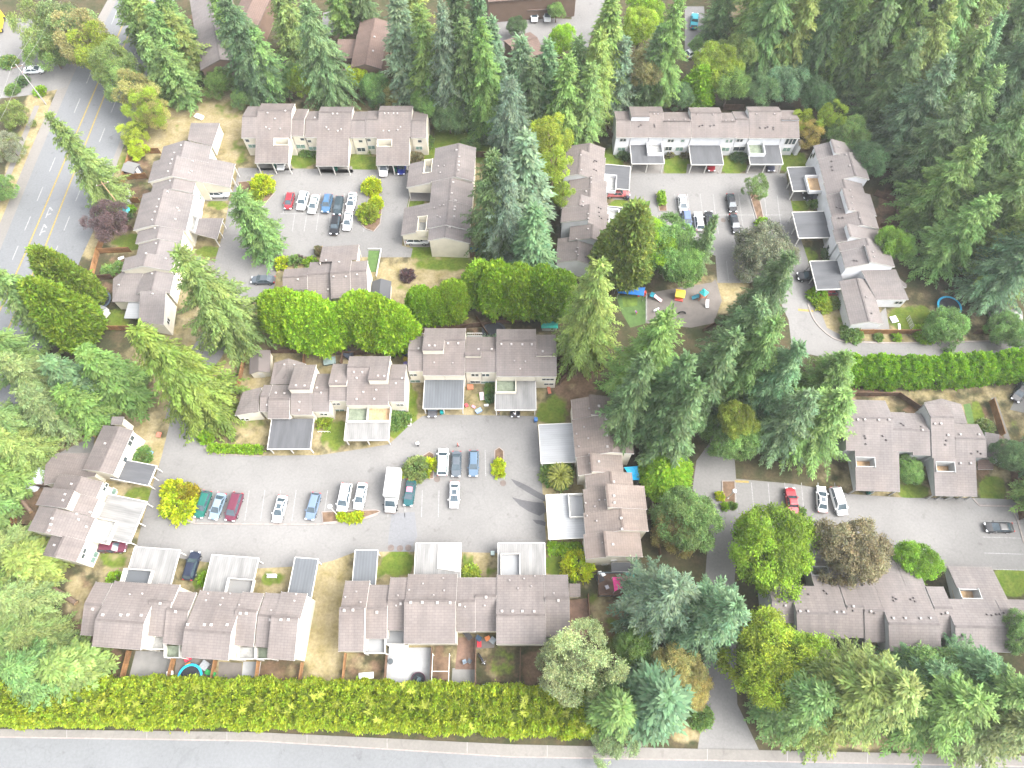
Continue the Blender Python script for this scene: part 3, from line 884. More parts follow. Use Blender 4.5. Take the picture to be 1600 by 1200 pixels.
        for i in range(len(w_)):
            a, b = w_[i], w_[(i + 1) % len(w_)]
            fb.beam(a + (c - a).normalized() * .05 + Vector((0, 0, .03)), b + (c - b).normalized() * .05 + Vector((0, 0, .03)), .08, .19)
        fb.build("fascia", M[s.trim], r)
        return r
    def uvs(s, p): u, v = s.uv(p); return (u, v)
    def carport(s, fa, fb, side, mat='membrane', z=2.85, balcony=(), depth=None, posts=3, floor='deck_floor', back=0.0, patch=None):
        """flat carport roof from the house wall out to the front corners fa, fb"""
        (ua, va), (ub, vb) = s.px(fa, z), s.px(fb, z)
        vf = (va + vb) / 2
        if ua > ub: ua, ub = ub, ua
        um = (ua + ub) / 2
        best = [r for r in s.secs if r['u0'] - .5 <= um <= r['u1'] + .5] or s.secs
        vw = max(r['vn'] for r in best) - .38 if side == 'n' else min(r['vs'] for r in best) + .38
        if depth: vw = vf - depth if side == 'n' else vf + depth
        sg = 1 if vf > vw else -1
        c = [(ua, vw), (ub, vw), (ub, vf), (ua, vf)]
        if sg < 0: c = c[::-1]
        rb = MB()
        top = [s.W(u, v, z + .12) for u, v in c]
        rb.prism([s.W(u, v, 0) for u, v in c], z - .1, z + .115)
        rb.face(top, c)
        s.poly(top)
        cp = rb.build("carport", M[mat], s.th)
        tb = MB()
        for (p, q) in (((ua, vf), (ub, vf)), ((ua, vw), (ua, vf)), ((ub, vw), (ub, vf))):
            tb.beam(s.W(*p, z + .03), s.W(*q, z + .03), .11, .28)
        tb.build("fascia", M[s.trim], cp)
        for i in range(posts):
            u = ua + .2 + (ub - ua - .4) * i / max(1, posts - 1)
            pm = MB(); pm.box((*s.W(u, vf - sg * .3, 0)[:2], (z - .1) / 2), (.18, .18, z - .1), s.rz); pm.build("post", M[s.trim], cp)
        for q in balcony:
            a_, b_ = q[0], q[1]
            zt = z + 1.0
            (x0, y0), (x1, y1) = s.px(a_, zt), s.px(b_, zt)
            if x0 > x1: x0, x1 = x1, x0
            yf = max(y0, y1) if sg > 0 else min(y0, y1)
            yb = vw
            wm = MB()
            for (p, r_) in (((x0, yb), (x0, yf)), ((x1, yb), (x1, yf)), ((x0, yf), (x1, yf))):
                wm.beam(s.W(*p, z + .56), s.W(*r_, z + .56), .12, .88)
            bal = wm.build("balcony", M[q[3] if len(q) > 3 else s.wall], s.th)
            fm = MB(); fm.prism([s.W(x0, yb, 0), s.W(x1, yb, 0), s.W(x1, yf, 0), s.W(x0, yf, 0)], z + .118, z + .16)
            fm.build("balcony_floor", M[q[2] if len(q) > 2 and q[2] else floor], bal)
        # walls under the sides, as the open sheds have
        return cp
    def vents(s, pts, size=.5, mat=None, h=.24):
        size *= .8
        for x, y in pts:
            hh = s.hit(x, y)
            if not hh: continue
            loc, nor = hh
            if nor.z < .5: continue
            key = (size, h)
            if key not in VENT:
                m_ = MB()
                m_.grid([[(-size / 2, -size / 2, -.12), (size / 2, -size / 2, -.12), (size / 2, size / 2, -.12), (-size / 2, size / 2, -.12)],
                         [(-size / 2, -size / 2, h * .6), (size / 2, -size / 2, h * .6), (size / 2, size / 2, h * .6), (-size / 2, size / 2, h * .6)],
                         [(-size * .35, -size * .35, h), (size * .35, -size * .35, h), (size * .35, size * .35, h), (-size * .35, size * .35, h)]])
                VENT[key] = m_.data("roof_vent")
            me = VENT[key]
            mm = mat or s.ventm
            if (key, mm) not in VENT:
                VENT[(key, mm)] = me.copy(); VENT[(key, mm)].materials.append(M[mm])
            best = None
            u, v = s.uv(loc)
            for r in s.secs:
                if r['u0'] - .1 <= u <= r['u1'] + .1: best = r['roof']; break
            best = best or s.secs[0]['roof']
            o = link("roof_vent", VENT[(key, mm)], None, best, loc=(loc.x, loc.y, loc.z), rz=s.rz)
    def windows(s, lst, mat='glass'):
        for q in lst:
            x, y, w_, h_ = q[:4]
            mm = q[4] if len(q) > 4 else mat
            hh = s.hit(x, y)
            if not hh or hh[1].z > .5:
                MISS.append((s.th["label"], x, y)); continue
            loc, nor = hh
            rz = math.atan2(nor.y, nor.x) + math.pi / 2
            key = ('w', round(w_, 2), round(h_, 2))
            if key not in VENT:
                fr = MB(); b = .07
                for c, sz_ in (((0, -.03, h_ / 2 - b / 2), (w_, .1, b)), ((0, -.03, -h_ / 2 + b / 2), (w_, .1, b)),
                               ((-w_ / 2 + b / 2, -.03, 0), (b, .1, h_ - 2 * b)), ((w_ / 2 - b / 2, -.03, 0), (b, .1, h_ - 2 * b))):
                    fr.box(c, sz_)
                if w_ > 1.1: fr.box((0, -.03, 0), (b, .09, h_ - 2 * b))
                pn = MB(); pn.box((0, -.012, 0), (w_ - 2 * b, .05, h_ - 2 * b))
                VENT[key] = (fr.data("window"), pn.data("pane"))
                VENT[key][0].materials.append(M['trim'])
            kp = (key, mm)
            if kp not in VENT:
                VENT[kp] = VENT[key][1].copy(); VENT[kp].materials.append(M[mm])
            o = link("window", VENT[key][0], None, s.th, loc=(loc.x, loc.y, loc.z), rz=rz)
            p_ = bpy.data.objects.new("pane", VENT[kp]); COL.objects.link(p_); p_.parent = o
VENT, MISS = {}, []
def K(ox, oy, sc): return lambda x, y: (ox + x / sc, oy + y / sc)
TG = "two storey terraces of the estate"
# ---- pale terrace along the top of the first court
b = House("long cream terrace with three shingled carports north of the first parking court", "townhouses", ((40,430),(1450,430)), 4.8, K(370,130,5), group=TG)
b.sec((45,245),(163,245),(110,185),(100,430))
b.sec((163,245),(430,245),(300,163),(100,430), zn=5.8, sl=(280,628), lu=((152,628),(410,628)), wells=[((290,436),(408,490))])
b.sec((430,262),(525,262),(480,205),(480,415), zn=4.6, zs=4.9)
b.sec((530,275),(632,275),(600,222),(560,427), zn=4.6, zs=4.6)
b.sec((632,275),(893,275),(780,188),(560,427), zn=5.6, zs=4.6, sl=(740,650), lu=((620,650),(872,650)))
b.sec((893,285),(1000,285),(940,225),(930,430), zn=4.6, zs=4.6)
b.sec((1004,270),(1104,270),(1050,220),(1050,427), zn=4.7, zs=4.7)
b.sec((1104,270),(1365,270),(1240,182),(1050,427), zn=5.8, zs=4.7, sl=(1215,643), lu=((1090,643),(1347,643)), wells=[((1097,445),(1213,500))])
b.sec((1365,275),(1480,275),(1430,225),(1400,430), zn=4.7, zs=4.8)
b.windows([(82,447,.9,.9),(122,490,1.8,1.1,'glass_green'),(512,437,.9,.8),(500,493,2,1.2,'glass_green'),(568,452,.9,.8),(595,508,1.8,1.1,'glass_green'),(967,452,.9,.8),(973,517,1.8,1.2),(1032,443,.9,.8),(1052,500,1.6,1.1,'glass_green'),(1430,452,.9,.8),(1425,505,1.5,1.1,'glass_green')])
b.vents([(228,345),(255,360),(340,358),(300,280),(700,345),(718,365),(790,375),(815,360),(1190,375),(1258,368),(1280,345),(1145,375),(610,272),(750,240),(785,240),(380,218),(240,235),(1155,238),(1185,238),(1225,238),(1255,238)], .4)
b.slab([(1420,180),(1490,180),(1490,222),(1420,220)], [2.4,2.4,2.3,2.3], 'roof_far', 'wall_brown')

# ---- west terrace by the main road
k1 = lambda x, y: (160 + x / 6.667, 180 + y / 6.667)
k2 = lambda x, y: (160 + x / 6.667, 340 + y / 6.667)
r1 = lambda x, y: k1(x, y); r2 = lambda x, y: k2(x, y)
I = lambda x, y: (x, y)
b = House("cream terrace beside the main road with stepped roofs and fenced back yards", "townhouses", (r2(480,800), r1(880,265)), 6.6, I, group=TG, roof='roof_grey')
b.sec(r1(765,430), r1(868,262), r1(640,325), r1(1145,310), zn=4.9, zs=4.9, zr=6.8)
b.sec(r1(712,645), r1(760,430), r1(500,620), r1(1110,445), zn=5.0, zs=4.9, sl=r1(1355,655), lu=(r1(1320,780), r1(1388,535)))
b.sec(r1(712,757), r1(715,645), r1(520,770), r1(960,770), zn=4.6, zs=4.9)
b.sec(r2(575,72), r1(708,760), r1(400,920), r1(920,1000), zn=4.9, zs=4.7, zr=6.8)
b.sec(r2(568,205), r2(575,72), r2(360,220), r2(850,150), zn=4.5, zs=4.7)
b.sec(r2(562,360), r2(568,205), r2(385,290), r2(800,280), zn=4.2, zs=4.6)
b.sec(r2(560,495), r2(562,360), r2(225,480), r2(760,420), zn=4.6, zs=4.6)
b.sec(r2(505,742), r2(548,500), r2(385,700), r2(728,700), zn=3.9, zs=3.9, zr=5.6)
b.slab([r2(255,535),r2(430,535),r2(395,880),r2(105,880),r2(115,640)], [4.4,4.4,3.0,3.0,3.5])
b.slab([r2(398,768),r2(664,770),r2(640,1122),r2(382,1080)], [5.2,5.2,4.2,4.2], wall='wall_cream')
b.slab([r2(290,832),r2(392,832),r2(380,1055),r2(228,1052)], [2.6,2.6,2.5,2.5], 'metal_white', False, name="awning")
b.slab([r1(925,85),r1(1225,85),r1(1145,325),r1(890,262)], [3.2,3.0,3.0,3.4], 'roof_grey')
b.slab([r2(1010,10),r2(1262,10),r2(1195,228),r2(972,172)], [3.6,2.7,2.7,3.6], wall=False)
b.slab([r2(950,400),r2(1175,470),r2(1160,560),r2(930,520)], [3.4,2.7,2.7,3.4], wall=False)
for q in ((1255,30),(1225,130),(1190,222)):
    g = P(*r2(*q), 2.6); m_ = MB(); m_.box((g.x - .3, g.y, 1.3), (.18, .18, 2.6)); m_.build("post", M['trim'], b.th)
m_ = MB(); q4 = [P(*r2(x, y), 3.0) for x, y in ((925,0),(1012,20),(972,172),(888,135))]
m_.prism(q4, 2.9, 3.0); o_ = m_.build("roof_terrace", M['deck_floor'], b.th)
m_ = MB()
for i in range(4): m_.beam(q4[i] + Vector((0,0,.5)), q4[(i + 1) % 4] + Vector((0,0,.5)), .1, 1.0)
m_.build("parapet", M['wall_white'], o_)
b.windows([r2(685,1080) + (1.2,1.2), r1(1020,850) + (1.2,1.1,'glass_green')])
b.vents([r1(*q) for q in ((820,318),(750,395),(728,465),(710,510),(686,588),(706,685),(680,800),(590,880),(568,958),(548,1010),(930,585),(905,605),(780,968),(800,1000),(760,1085),(940,480))] + [r2(*q) for q in ((548,112),(560,272),(455,375),(342,560),(172,704),(520,585),(524,795),(520,25),(660,430))], .42)

# ---- terrace on the right of the first court
b = House("cream terrace with two sloping carports facing the first court, blue tarp at its end", "townhouses", ((465,950),(542,85)), 6.8, K(620,210,6), group=TG, roof='roof_grey')
b.sec((540,180),(542,85),(360,150),(742,150), zs=5.4)
b.sec((522,400),(540,180),(338,280),(742,150), zs=5.4, nl=(102,420), lu=((95,522),(112,300)), wells=[((262,250),(326,358))])
b.sec((500,610),(522,400),(325,500),(718,520), zs=4.7)
b.sec((468,840),(500,610),(318,560),(700,650), zs=4.7, nl=(52,850), lu=((45,965),(65,710)), wells=[((203,782),(275,905))])
b.sec((466,952),(468,840),(300,920),(690,980), zn=4.8, zs=4.3)
b.vents([(560,150),(585,213),(583,260),(580,293),(576,340),(528,452),(517,555),(550,622),(545,680),(542,708),(538,772),(495,870)], .48)
b.vents([(390,300),(445,295),(408,360),(350,690),(405,670),(440,665),(380,765),(408,780)], .35, 'vent_grey')
# ---- L shaped house at the foot of the first court
b = House("cream L shaped house with a diagonal roof valley at the foot of the first court", "townhouses", ((150,470),(1105,412)), 6.4, K(420,370,7.27), group=TG, name="townhouse_row")
b.sec((690,432),(915,425),(850,275),(800,700), nl=(830,105), lu=((622,105),(1035,105)), zn=4.9, zs=4.5, board=True)
b.sec((915,412),(1105,405),(1060,278),(1000,690), zs=4.3)
b.sec((150,470),(430,462),(300,365),(280,605), zn=4.4, zs=4.4, zr=5.6)
b.sec((430,462),(690,445),(560,290),(600,760), zn=4.4, zs=3.8, zr=6.2)
b.slab([(122,597),(403,597),(398,690),(110,680)], [2.7,2.7,2.5,2.5], 'metal_white', False, name="awning")
b.vents([(735,455),(875,455),(1003,432),(330,488),(675,600),(650,270),(800,290)], .42)
# ---- second court: west, north and east terraces
b = House("white terrace with offset roofs left of the second court, half behind trees", "townhouses", ((252,1075),(345,60)), 6.6, K(860,210,5.455), wall='wall_white', group=TG, vent='vent_dark')
b.sec((345,145),(348,60),(145,130),(465,120), zn=4.5, r=(347,110,'s'))
b.sec((300,350),(300,140),(110,280),(470,220), zn=5.6)
b.sec((365,450),(362,345),(155,450),(482,400), zn=4.6, r=(364,400,'s'))
b.sec((330,525),(345,450),(150,490),(486,480), zn=4.6)
b.sec((312,622),(318,525),(88,640),(490,560), zn=5.6)
b.sec((343,750),(342,622),(90,720),(497,690), zn=5.6, r=(343,690,'s'))
b.sec((335,872),(340,752),(165,830),(505,800), zn=4.6)
b.sec((255,1078),(250,872),(60,930),(405,960), zn=4.0, zs=4.0, zr=5.4, r=(252,960,'s'))
b.carport((668,275),(685,478), 's', balcony=[((482,340),(556,480))], posts=2)
b.carport((640,628),(660,850), 's', balcony=[((500,628),(577,760))], posts=2)
b.vents([(258,180),(262,308),(345,375),(348,412),(303,487),(277,577),(277,610),(322,680),(322,720),(320,808),(222,895),(230,970),(217,1003),(235,1030)], .42, 'vent_grey')
b.vents([(370,235),(380,225),(395,232),(372,300),(392,310),(410,625),(430,635),(415,665),(418,700),(437,718),(490,725),(300,1045),(320,1045)], .3)
b.windows([(130,500,1.6,2.2)])
b = House("white terrace with three flat carports at the head of the second court", "townhouses", ((80,303),(1490,305)), 4.8, K(950,155,5), wall='wall_white', group=TG, vent='vent_dark')
b.sec((65,165),(178,165),(110,98),(110,302))
b.sec((178,150),(322,150),(250,62),(250,302), zn=5.9, r=(250,130,'n'))
b.sec((322,150),(436,150),(380,62),(380,302), zn=5.9)
b.sec((436,165),(650,165),(540,105),(550,304), r=(550,165,'n'))
b.sec((650,150),(892,150),(740,68),(770,304), zn=5.9)
b.sec((892,165),(1004,165),(950,110),(950,305), r=(950,168,'n'))
b.sec((1006,165),(1108,165),(1030,100),(1060,308), zs=4.7)
b.sec((1108,150),(1362,150),(1200,62),(1240,308), zn=5.9, zs=4.7)
b.sec((1362,150),(1497,150),(1390,90),(1430,308), r=(1430,155,'n'), zs=4.7)
b.carport((185,507),(440,507), 's', balcony=[((305,345),(430,420))])
b.carport((650,515),(902,513), 's')
b.carport((1110,512),(1367,512), 's', balcony=[((1096,360),(1230,425),'deck_green')])
b.windows([(105,318,.7,.9),(130,318,.7,.9),(105,388,1.7,1.1,'glass_green'),(478,323,.7,.9),(503,323,.7,.9),(472,385,1.5,1.2),(557,388,1.7,1.2,'glass_green'),(583,324,.8,.8,'glass_green'),(930,326,.6,.9,'glass_green'),(962,326,.6,.9,'glass_green'),(918,390,1.7,1.2,'glass_green'),(1017,321,.7,.9),(1042,321,.7,.9),(1025,386,2.6,1.3),(1400,330,.9,1.7),(1425,330,.9,1.7),(1452,330,.9,1.7),(1395,392,1.7,1.2,'glass_green')])
b.slab([(1478,318),(1505,315),(1525,355),(1495,360)], [3.6,3.6,3.2,3.2], inset=.15)
b.vents([(240,215),(258,202),(362,202),(365,215),(715,212),(738,205),(800,210),(828,205),(1188,225),(1230,225),(1248,218),(1292,222),(1292,238)], .32)
b.vents([(210,140),(360,116),(390,118),(475,165),(520,165),(600,160),(700,122),(820,122),(920,168),(970,168),(1160,118),(1300,118),(1420,155)], .3, 'vent_grey')
b = House("white terrace with three flat carports, stepping down towards the right hand lane", "townhouses", ((505,660),(330,60)), 6.6, K(1220,210,3.75), wall='wall_white', roof='roof_grey', group=TG, vent='vent_dark')
b.sec((330,112),(310,32),(196,85),(432,90), r=(315,70,'s'))
b.sec((392,252),(372,108),(222,170),(500,210), zs=5.7)
b.sec((392,322),(395,252),(245,270),(485,330), zs=4.5)
b.sec((412,452),(388,325),(270,380),(545,430), r=(395,400,'s'))
b.sec((452,532),(445,452),(290,480),(570,545), zs=5.2)
b.sec((425,606),(400,530),(310,590),(580,600), r=(410,570,'s'), zs=4.5)
b.sec((508,655),(495,608),(335,655),(625,650))
b.sec((535,752),(508,655),(365,745),(655,740), r=(520,700,'s'))
b.sec((512,1092),(480,835),(362,950),(560,980), zn=2.9, zs=2.9, zr=4.4)
b.slab([(468,795),(672,793),(748,970),(558,970)], [4.4,4.4,2.9,2.9])
b.slab([(672,830),(735,880),(735,900),(680,880)], [2.7,2.6,2.6,2.7])
b.carport((38,195),(68,335), 'n', balcony=[((145,240),(240,330),'deck_tan')], posts=3)
b.carport((68,458),(100,610), 'n')
b.carport((170,745),(207,912), 'n')
b.windows([(180,125,.8,1.5),(195,122,.8,1.5),(278,665,.9,1.3),(408,1060,2.2,1.5),(690,985,1.5,1.1)])
b.vents([(297,158),(298,190),(302,210),(328,428),(348,433),(340,490),(362,490),(430,740),(447,742),(530,1050)], .34)
b.vents([(380,120),(402,185),(338,75),(415,368),(418,405),(422,440),(460,490),(487,655),(538,690),(545,720),(400,265),(405,330),(565,640),(500,955)], .34, 'vent_grey')
# ---- middle pair of terraces
b = House("cream terrace with a dark and a pale flat carport above the big court", "townhouses", ((250,435),(1500,428)), 6.0, K(360,540,5.517), group=TG)
b.sec((250,435),(325,435),(300,342),(285,572), zn=3.8, zs=3.8, zr=5.2)
b.sec((325,435),(510,435),(400,342),(420,632), zn=3.8, zs=3.8, zr=5.4)
b.sec((510,360),(697,360),(670,168),(600,598), zn=5.2, zs=4.0, r=(600,358,'n'))
b.sec((697,385),(845,385),(800,245),(770,572), zn=4.0, zs=4.2)
b.sec((845,320),(1002,320),(930,160),(920,478), zn=4.9, zs=4.7, r=(920,320,'n'))
b.sec((1002,278),(1200,278),(1180,95),(1170,515), zn=6.0, zs=4.7)
b.sec((1200,278),(1362,278),(1280,95),(1280,515), zn=6.0, zs=4.7, r=(1280,278,'n'))
b.sec((1362,300),(1500,300),(1440,165),(1430,485), zn=5.0, zs=4.9)
b.slab([(275,360),(250,435),(245,572),(40,606),(110,400)], [4.0,4.0,3.9,3.0,3.2])
b.slab([(380,150),(500,113),(655,158),(520,337),(345,335)], [3.0,3.6,3.0,3.4,3.4])
b.carport((320,893),(690,895), 's', 'membrane')
b.carport((982,815),(1365,822), 's', 'metal_pale', balcony=[((1008,560),(1172,648),'deck_green','trim'),((1182,560),(1372,645),'deck_tan','trim')])
b.windows([(72,632,.8,1.0),(108,634,.8,1.0),(143,636,.8,1.0),(788,590,.7,.9),(822,592,.7,.9),(838,650,1.9,1.1,'glass_green'),(893,502,.7,.9),(930,502,.7,.9),(940,557,1.9,1.1,'glass_green'),(1445,510,.7,.9),(1478,510,.7,.9),(1475,563,1.6,1.0,'glass_green')])
b.vents([(465,165),(550,168),(392,408),(465,412),(317,512),(565,345),(640,347),(595,487),(592,558),(745,365),(782,408),(912,308),(1065,230),(1138,230),(1088,280),(1272,262),(1325,265),(1258,382),(1145,402),(1088,462),(1240,460),(1425,325),(1480,282)], .42)
b = House("cream terrace with white clerestory strips and a ribbed blue grey carport", "townhouses", ((100,475),(1475,525)), 4.8, K(620,500,5.926), group=TG)
b.U = Vector((1, 0, 0)); b.V = Vector((0, 1, 0)); b.rz = 0
b.sec((100,290),(245,290),(190,155),(170,475))
b.sec((245,262),(440,262),(400,80),(430,515), zn=6.0, r=(340,262,'n'))
b.sec((440,240),(632,240),(500,80),(430,515), zn=6.0)
b.sec((632,315),(780,315),(750,160),(760,485), zn=5.0, r=(700,315,'n'))
b.sec((780,300),(922,300),(850,160),(760,485), zn=5.0)
b.sec((922,262),(1290,262),(1110,88),(1100,525), zn=6.0)
b.sec((1290,310),(1480,310),(1380,140),(1380,525), zn=5.0, r=(1380,310,'n'))
b.carport((243,822),(615,824), 's', 'membrane_blue')
b.carport((910,835),(1290,838), 's', 'metal_pale', balcony=[((920,575),(1102,665),'deck_green')])
b.windows([(133,507,.7,.9),(170,507,.7,.9),(170,565,1.9,1.1,'glass_green'),(706,508,.7,1.1),(742,508,.7,1.1),(803,508,.7,1.1),(840,508,.7,1.1),(725,572,1.9,1.0),(850,576,2.9,1.1,'glass_green'),(1017,570,.8,1.2),(1363,548,.8,.8),(1400,548,.8,.8),(1437,548,.8,.8),(1408,592,1.8,.8)])
b.vents([(203,265),(300,240),(352,240),(475,217),(568,217),(757,272),(878,272),(967,225),(1060,225),(1162,227),(1250,227),(1352,293)], .46)
b.vents([(347,395),(518,400),(1090,380),(1190,385),(1143,453)], .34, 'vent_grey')
for (a_, c_) in (((140,122),(270,128)),((648,122),(790,122))):           # white deck railings behind
    A_, B_ = P(*b.k(*a_), 3.6), P(*b.k(*c_), 3.6)
    m_ = MB(); m_.beam(A_, B_, .1, .1); m_.beam(A_ - Vector((0,0,.9)), B_ - Vector((0,0,.9)), .1, .1)
    for i in range(9):
        q = A_.lerp(B_, i / 8); m_.box((q.x, q.y, q.z - .45), (.05, .05, .9))
    rl = m_.build("railing", M['trim'], b.th)
    m_ = MB(); m_.prism([A_, B_, B_ - Vector((0,2.5,0)), A_ - Vector((0,2.5,0))], 2.4, 2.6); m_.build("deck", M['deck_floor'], rl)
# ---- terrace at the left end of the big court
b = House("cream terrace running down the left end of the big court", "townhouses", ((260,1000),(640,180)), 6.2, K(30,640,4.615), group=TG)
b.sec((572,440),(665,108),(560,220),(745,330), zn=4.2, zs=4.6, zr=5.8)
b.sec((372,590),(415,472),(270,510),(600,545), zn=4.4)
b.sec((325,720),(372,590),(140,650),(575,650), zn=5.6, r=(350,650,'n'))
b.sec((240,902),(298,720),(110,780),(530,830), zn=5.6)
b.sec((255,1060),(318,905),(208,970),(460,1000), zn=4.6, r=(290,980,'n'))
b.slab([(265,315),(530,315),(592,388),(545,482),(180,545),(192,400)], [3.0,3.2,3.7,3.7,2.8,2.8])
b.slab([(672,53),(758,53),(742,108),(662,108)], [4.0,4.0,4.0,4.0], 'roof_grey')
b.carport((942,552),(985,405), 's', 'membrane', depth=7.0)
b.carport((822,970),(900,660), 's', 'metal_pale', balcony=[((570,955),(700,805),'deck_floor')])
b.windows([(812,205,.9,1.4),(797,243,.9,1.4),(763,360,.9,1.3),(628,545,.7,.9),(612,572,.7,.9),(672,612,2.2,1.4,'glass_green'),(470,1020,.9,.9),(460,1055,.9,.9),(540,1065,1.9,1.4,'glass_green')])
b.vents([(378,537),(332,612),(318,654),(238,785),(228,828),(215,872),(255,978),(415,752),(512,740),(428,793),(485,845),(545,440),(620,245)], .44)
# ---- bottom pair along the hedge
b = House("cream terrace at the lower left, its yards against the hedge", "townhouses", ((150,284),(1480,325)), 4.9, K(110,840,4), group=TG)
b.U = (P(*b.k(1010,758), 5.9) - P(*b.k(165,693), 5.9)).normalized(); b.V = Vector((-b.U.y, b.U.x, 0)); b.rz = math.atan2(b.U.y, b.U.x)
b.sec((75,422),(185,428),(250,285),(110,612), zs=4.6)
b.sec((185,455),(490,462),(500,288),(310,693), zs=5.7)
b.sec((490,385),(632,385),(600,290),(540,618), zs=4.6, r=(560,384,'n'))
b.sec((600,437),(738,437),(700,338),(640,668), zs=4.6, r=(660,434,'n'))
b.sec((735,517),(1030,520),(940,340),(850,758), zs=5.7)
b.sec((1030,440),(1168,442),(1150,345),(1100,680), zs=4.6, r=(1100,440,'n'))
b.sec((1168,485),(1268,487),(1230,345),(1200,685), zs=4.6)
b.sec((1268,483),(1438,487),(1400,345),(1340,765), zs=5.3, r=(1340,484,'n'))
b.carport((403,66),(690,70), 'n', 'metal_pale', balcony=[((335,192),(490,268),'membrane_blue','trim')])
b.carport((885,116),(1180,120), 'n', 'metal_pale', balcony=[((985,252),(1130,330),'metal_pale','trim')])
b.carport((1405,128),(1552,131), 'n', 'membrane_blue', posts=2)
b.vents([(140,447),(203,483),(315,484),(360,484),(444,486),(562,412),(658,463),(733,543),(838,545),(880,545),(980,545),(1062,473),(1100,473),(1250,515),(1316,513),(1362,513)], .5)
b.vents([(450,350),(372,355),(862,350),(848,392),(952,378),(1000,350),(937,420),(1055,420),(1255,455),(1410,355),(1400,395)], .34, 'vent_grey')
for (x0, x1, ya, yb, fl) in ((490,600,622,700,'deck_floor'),(602,695,675,752,'deck_green'),(1055,1165,685,760,'deck_floor'),(1172,1262,690,760,'deck_green')):   # rear balconies
    A_, B_, C_, D_ = [P(*b.k(*q), 2.9) for q in ((x0,ya),(x1,ya),(x1,yb),(x0,yb))]
    m_ = MB(); m_.prism([A_, B_, C_, D_], 2.6, 2.8); dk = m_.build("balcony", M[fl], b.th)
    m_ = MB()
    for p_, q_ in ((D_, C_), (A_, D_), (B_, C_)): m_.beam(p_ + Vector((0,0,.4)), q_ + Vector((0,0,.4)), .1, 1.0)
    m_.build("parapet", M['trim'], dk)
    m_ = MB()
    for q_ in (D_, C_): m_.box((q_.x, q_.y, 1.3), (.16,.16,2.6))
    m_.build("post", M['trim'], dk)
b = House("cream terrace at the bottom centre beside the straw strip", "townhouses", ((100,258),(1440,222)), 4.9, K(510,840,3.81), group=TG)
b.U = Vector((1, 0.004, 0)).normalized(); b.V = Vector((-b.U.y, b.U.x, 0)); b.rz = 0.004
b.sec((85,410),(235,410),(180,258),(150,678), zs=5.3, r=(150,408,'n'))
b.sec((235,395),(362,395),(320,282),(290,603), zs=4.7)
b.sec((362,375),(470,375),(440,238),(410,553), zs=4.7)
b.sec((470,365),(772,365),(640,218),(620,632), zs=5.4, r=(620,366,'n'))
b.sec((772,380),(886,380),(840,238),(820,560), zs=4.7)
b.sec((886,330),(1012,330),(950,238),(940,557), zs=4.6, r=(950,332,'n'))
b.sec((1012,410),(1302,410),(1160,222),(1150,635), zs=5.7)
b.sec((1302,347),(1446,347),(1370,222),(1370,590), zs=4.8, r=(1370,349,'n'))
b.slab([(1446,275),(1510,275),(1512,352),(1446,352)], [2.9,2.7,2.7,2.9])
b.carport((172,75),(308,77), 'n', 'membrane_blue', posts=2)
b.carport((533,34),(803,34), 'n', 'metal_pale')
b.carport((1022,31),(1300,33), 'n', 'metal_pale', balcony=[((1040,95),(1152,215),'metal_white','trim')])
b.slab([(666,35),(800,35),(800,205),(660,185)], [2.99,2.99,2.99,2.99], 'metal_white', False, t=.02, name="roof_sheet")
b.vents([(105,433),(158,432),(300,445),(443,395),(502,386),(570,386),(660,388),(736,388),(793,400),(950,355),(1044,438),(1108,438),(1166,438),(1236,440),(1380,375)], .5)
b.vents([(178,322),(203,385),(112,355),(575,275),(493,312),(425,345),(638,343),(700,315),(695,243),(1090,255),(1175,245),(1140,303),(1220,290),(1240,230),(1353,332),(415,405),(825,412),(942,405)], .34, 'vent_grey')
for (x0, x1, ya, yb, fl) in ((230,352,605,690,'metal_white'),(358,466,556,636,'metal_white'),(1302,1442,592,648,'deck_green')):
    A_, B_, C_, D_ = [P(*b.k(*q), 2.9) for q in ((x0,ya),(x1,ya),(x1,yb),(x0,yb))]
    m_ = MB(); m_.prism([A_, B_, C_, D_], 2.6, 2.8); dk = m_.build("balcony", M[fl], b.th)
    m_ = MB()
    for p_, q_ in ((D_, C_), (A_, D_), (B_, C_)): m_.beam(p_ + Vector((0,0,.3)), q_ + Vector((0,0,.3)), .1, .8)
    m_.build("parapet", M['trim'], dk)
    m_ = MB()
    for q_ in (D_, C_): m_.box((q_.x, q_.y, 1.3), (.16,.16,2.6))
    m_.build("post", M['trim'], dk)
# ---- terrace at the right end of the big court
b = House("cream terrace with brown tinted roofs and two white flat carports", "townhouses", ((432,940),(370,65)), 6.4, K(830,600,3.529), roof='roof_brown', group=TG)
b.U = Vector((-0.045, 1, 0)).normalized(); b.V = Vector((-b.U.y, b.U.x, 0)); b.rz = math.atan2(b.U.y, b.U.x)
b.sec((345,172),(340,62),(222,120),(503,120), r=(341,110,'s'))
b.sec((400,382),(400,172),(230,260),(555,300), zs=5.6)
b.sec((347,485),(345,382),(252,430),(503,440), r=(346,430,'s'))
b.sec((420,560),(415,480),(298,530),(560,540), zs=5.0)
b.sec((437,690),(432,560),(290,640),(632,640), zs=5.4, r=(435,620,'s'))
b.sec((460,812),(460,690),(290,740),(640,760), zs=5.4)
b.sec((425,950),(420,812),(292,880),(607,890), zs=4.7, r=(423,870,'s'))
b.carport((50,440),(45,225), 'n', 'metal_white')
b.carport((92,858),(86,612), 'n', 'metal_white', balcony=[((205,608),(280,730),'metal_white','trim')])
b.vents([(373,122),(413,192),(415,255),(416,283),(420,345),(373,428),(455,540),(456,617),(458,655),(495,740),(500,800),(450,885)], .5)
b.vents([(320,135),(292,237),(250,275),(315,300),(262,345),(320,388),(323,437),(300,657),(375,640),(408,640),(350,676),(308,727),(360,755),(392,875)], .34, 'vent_grey')
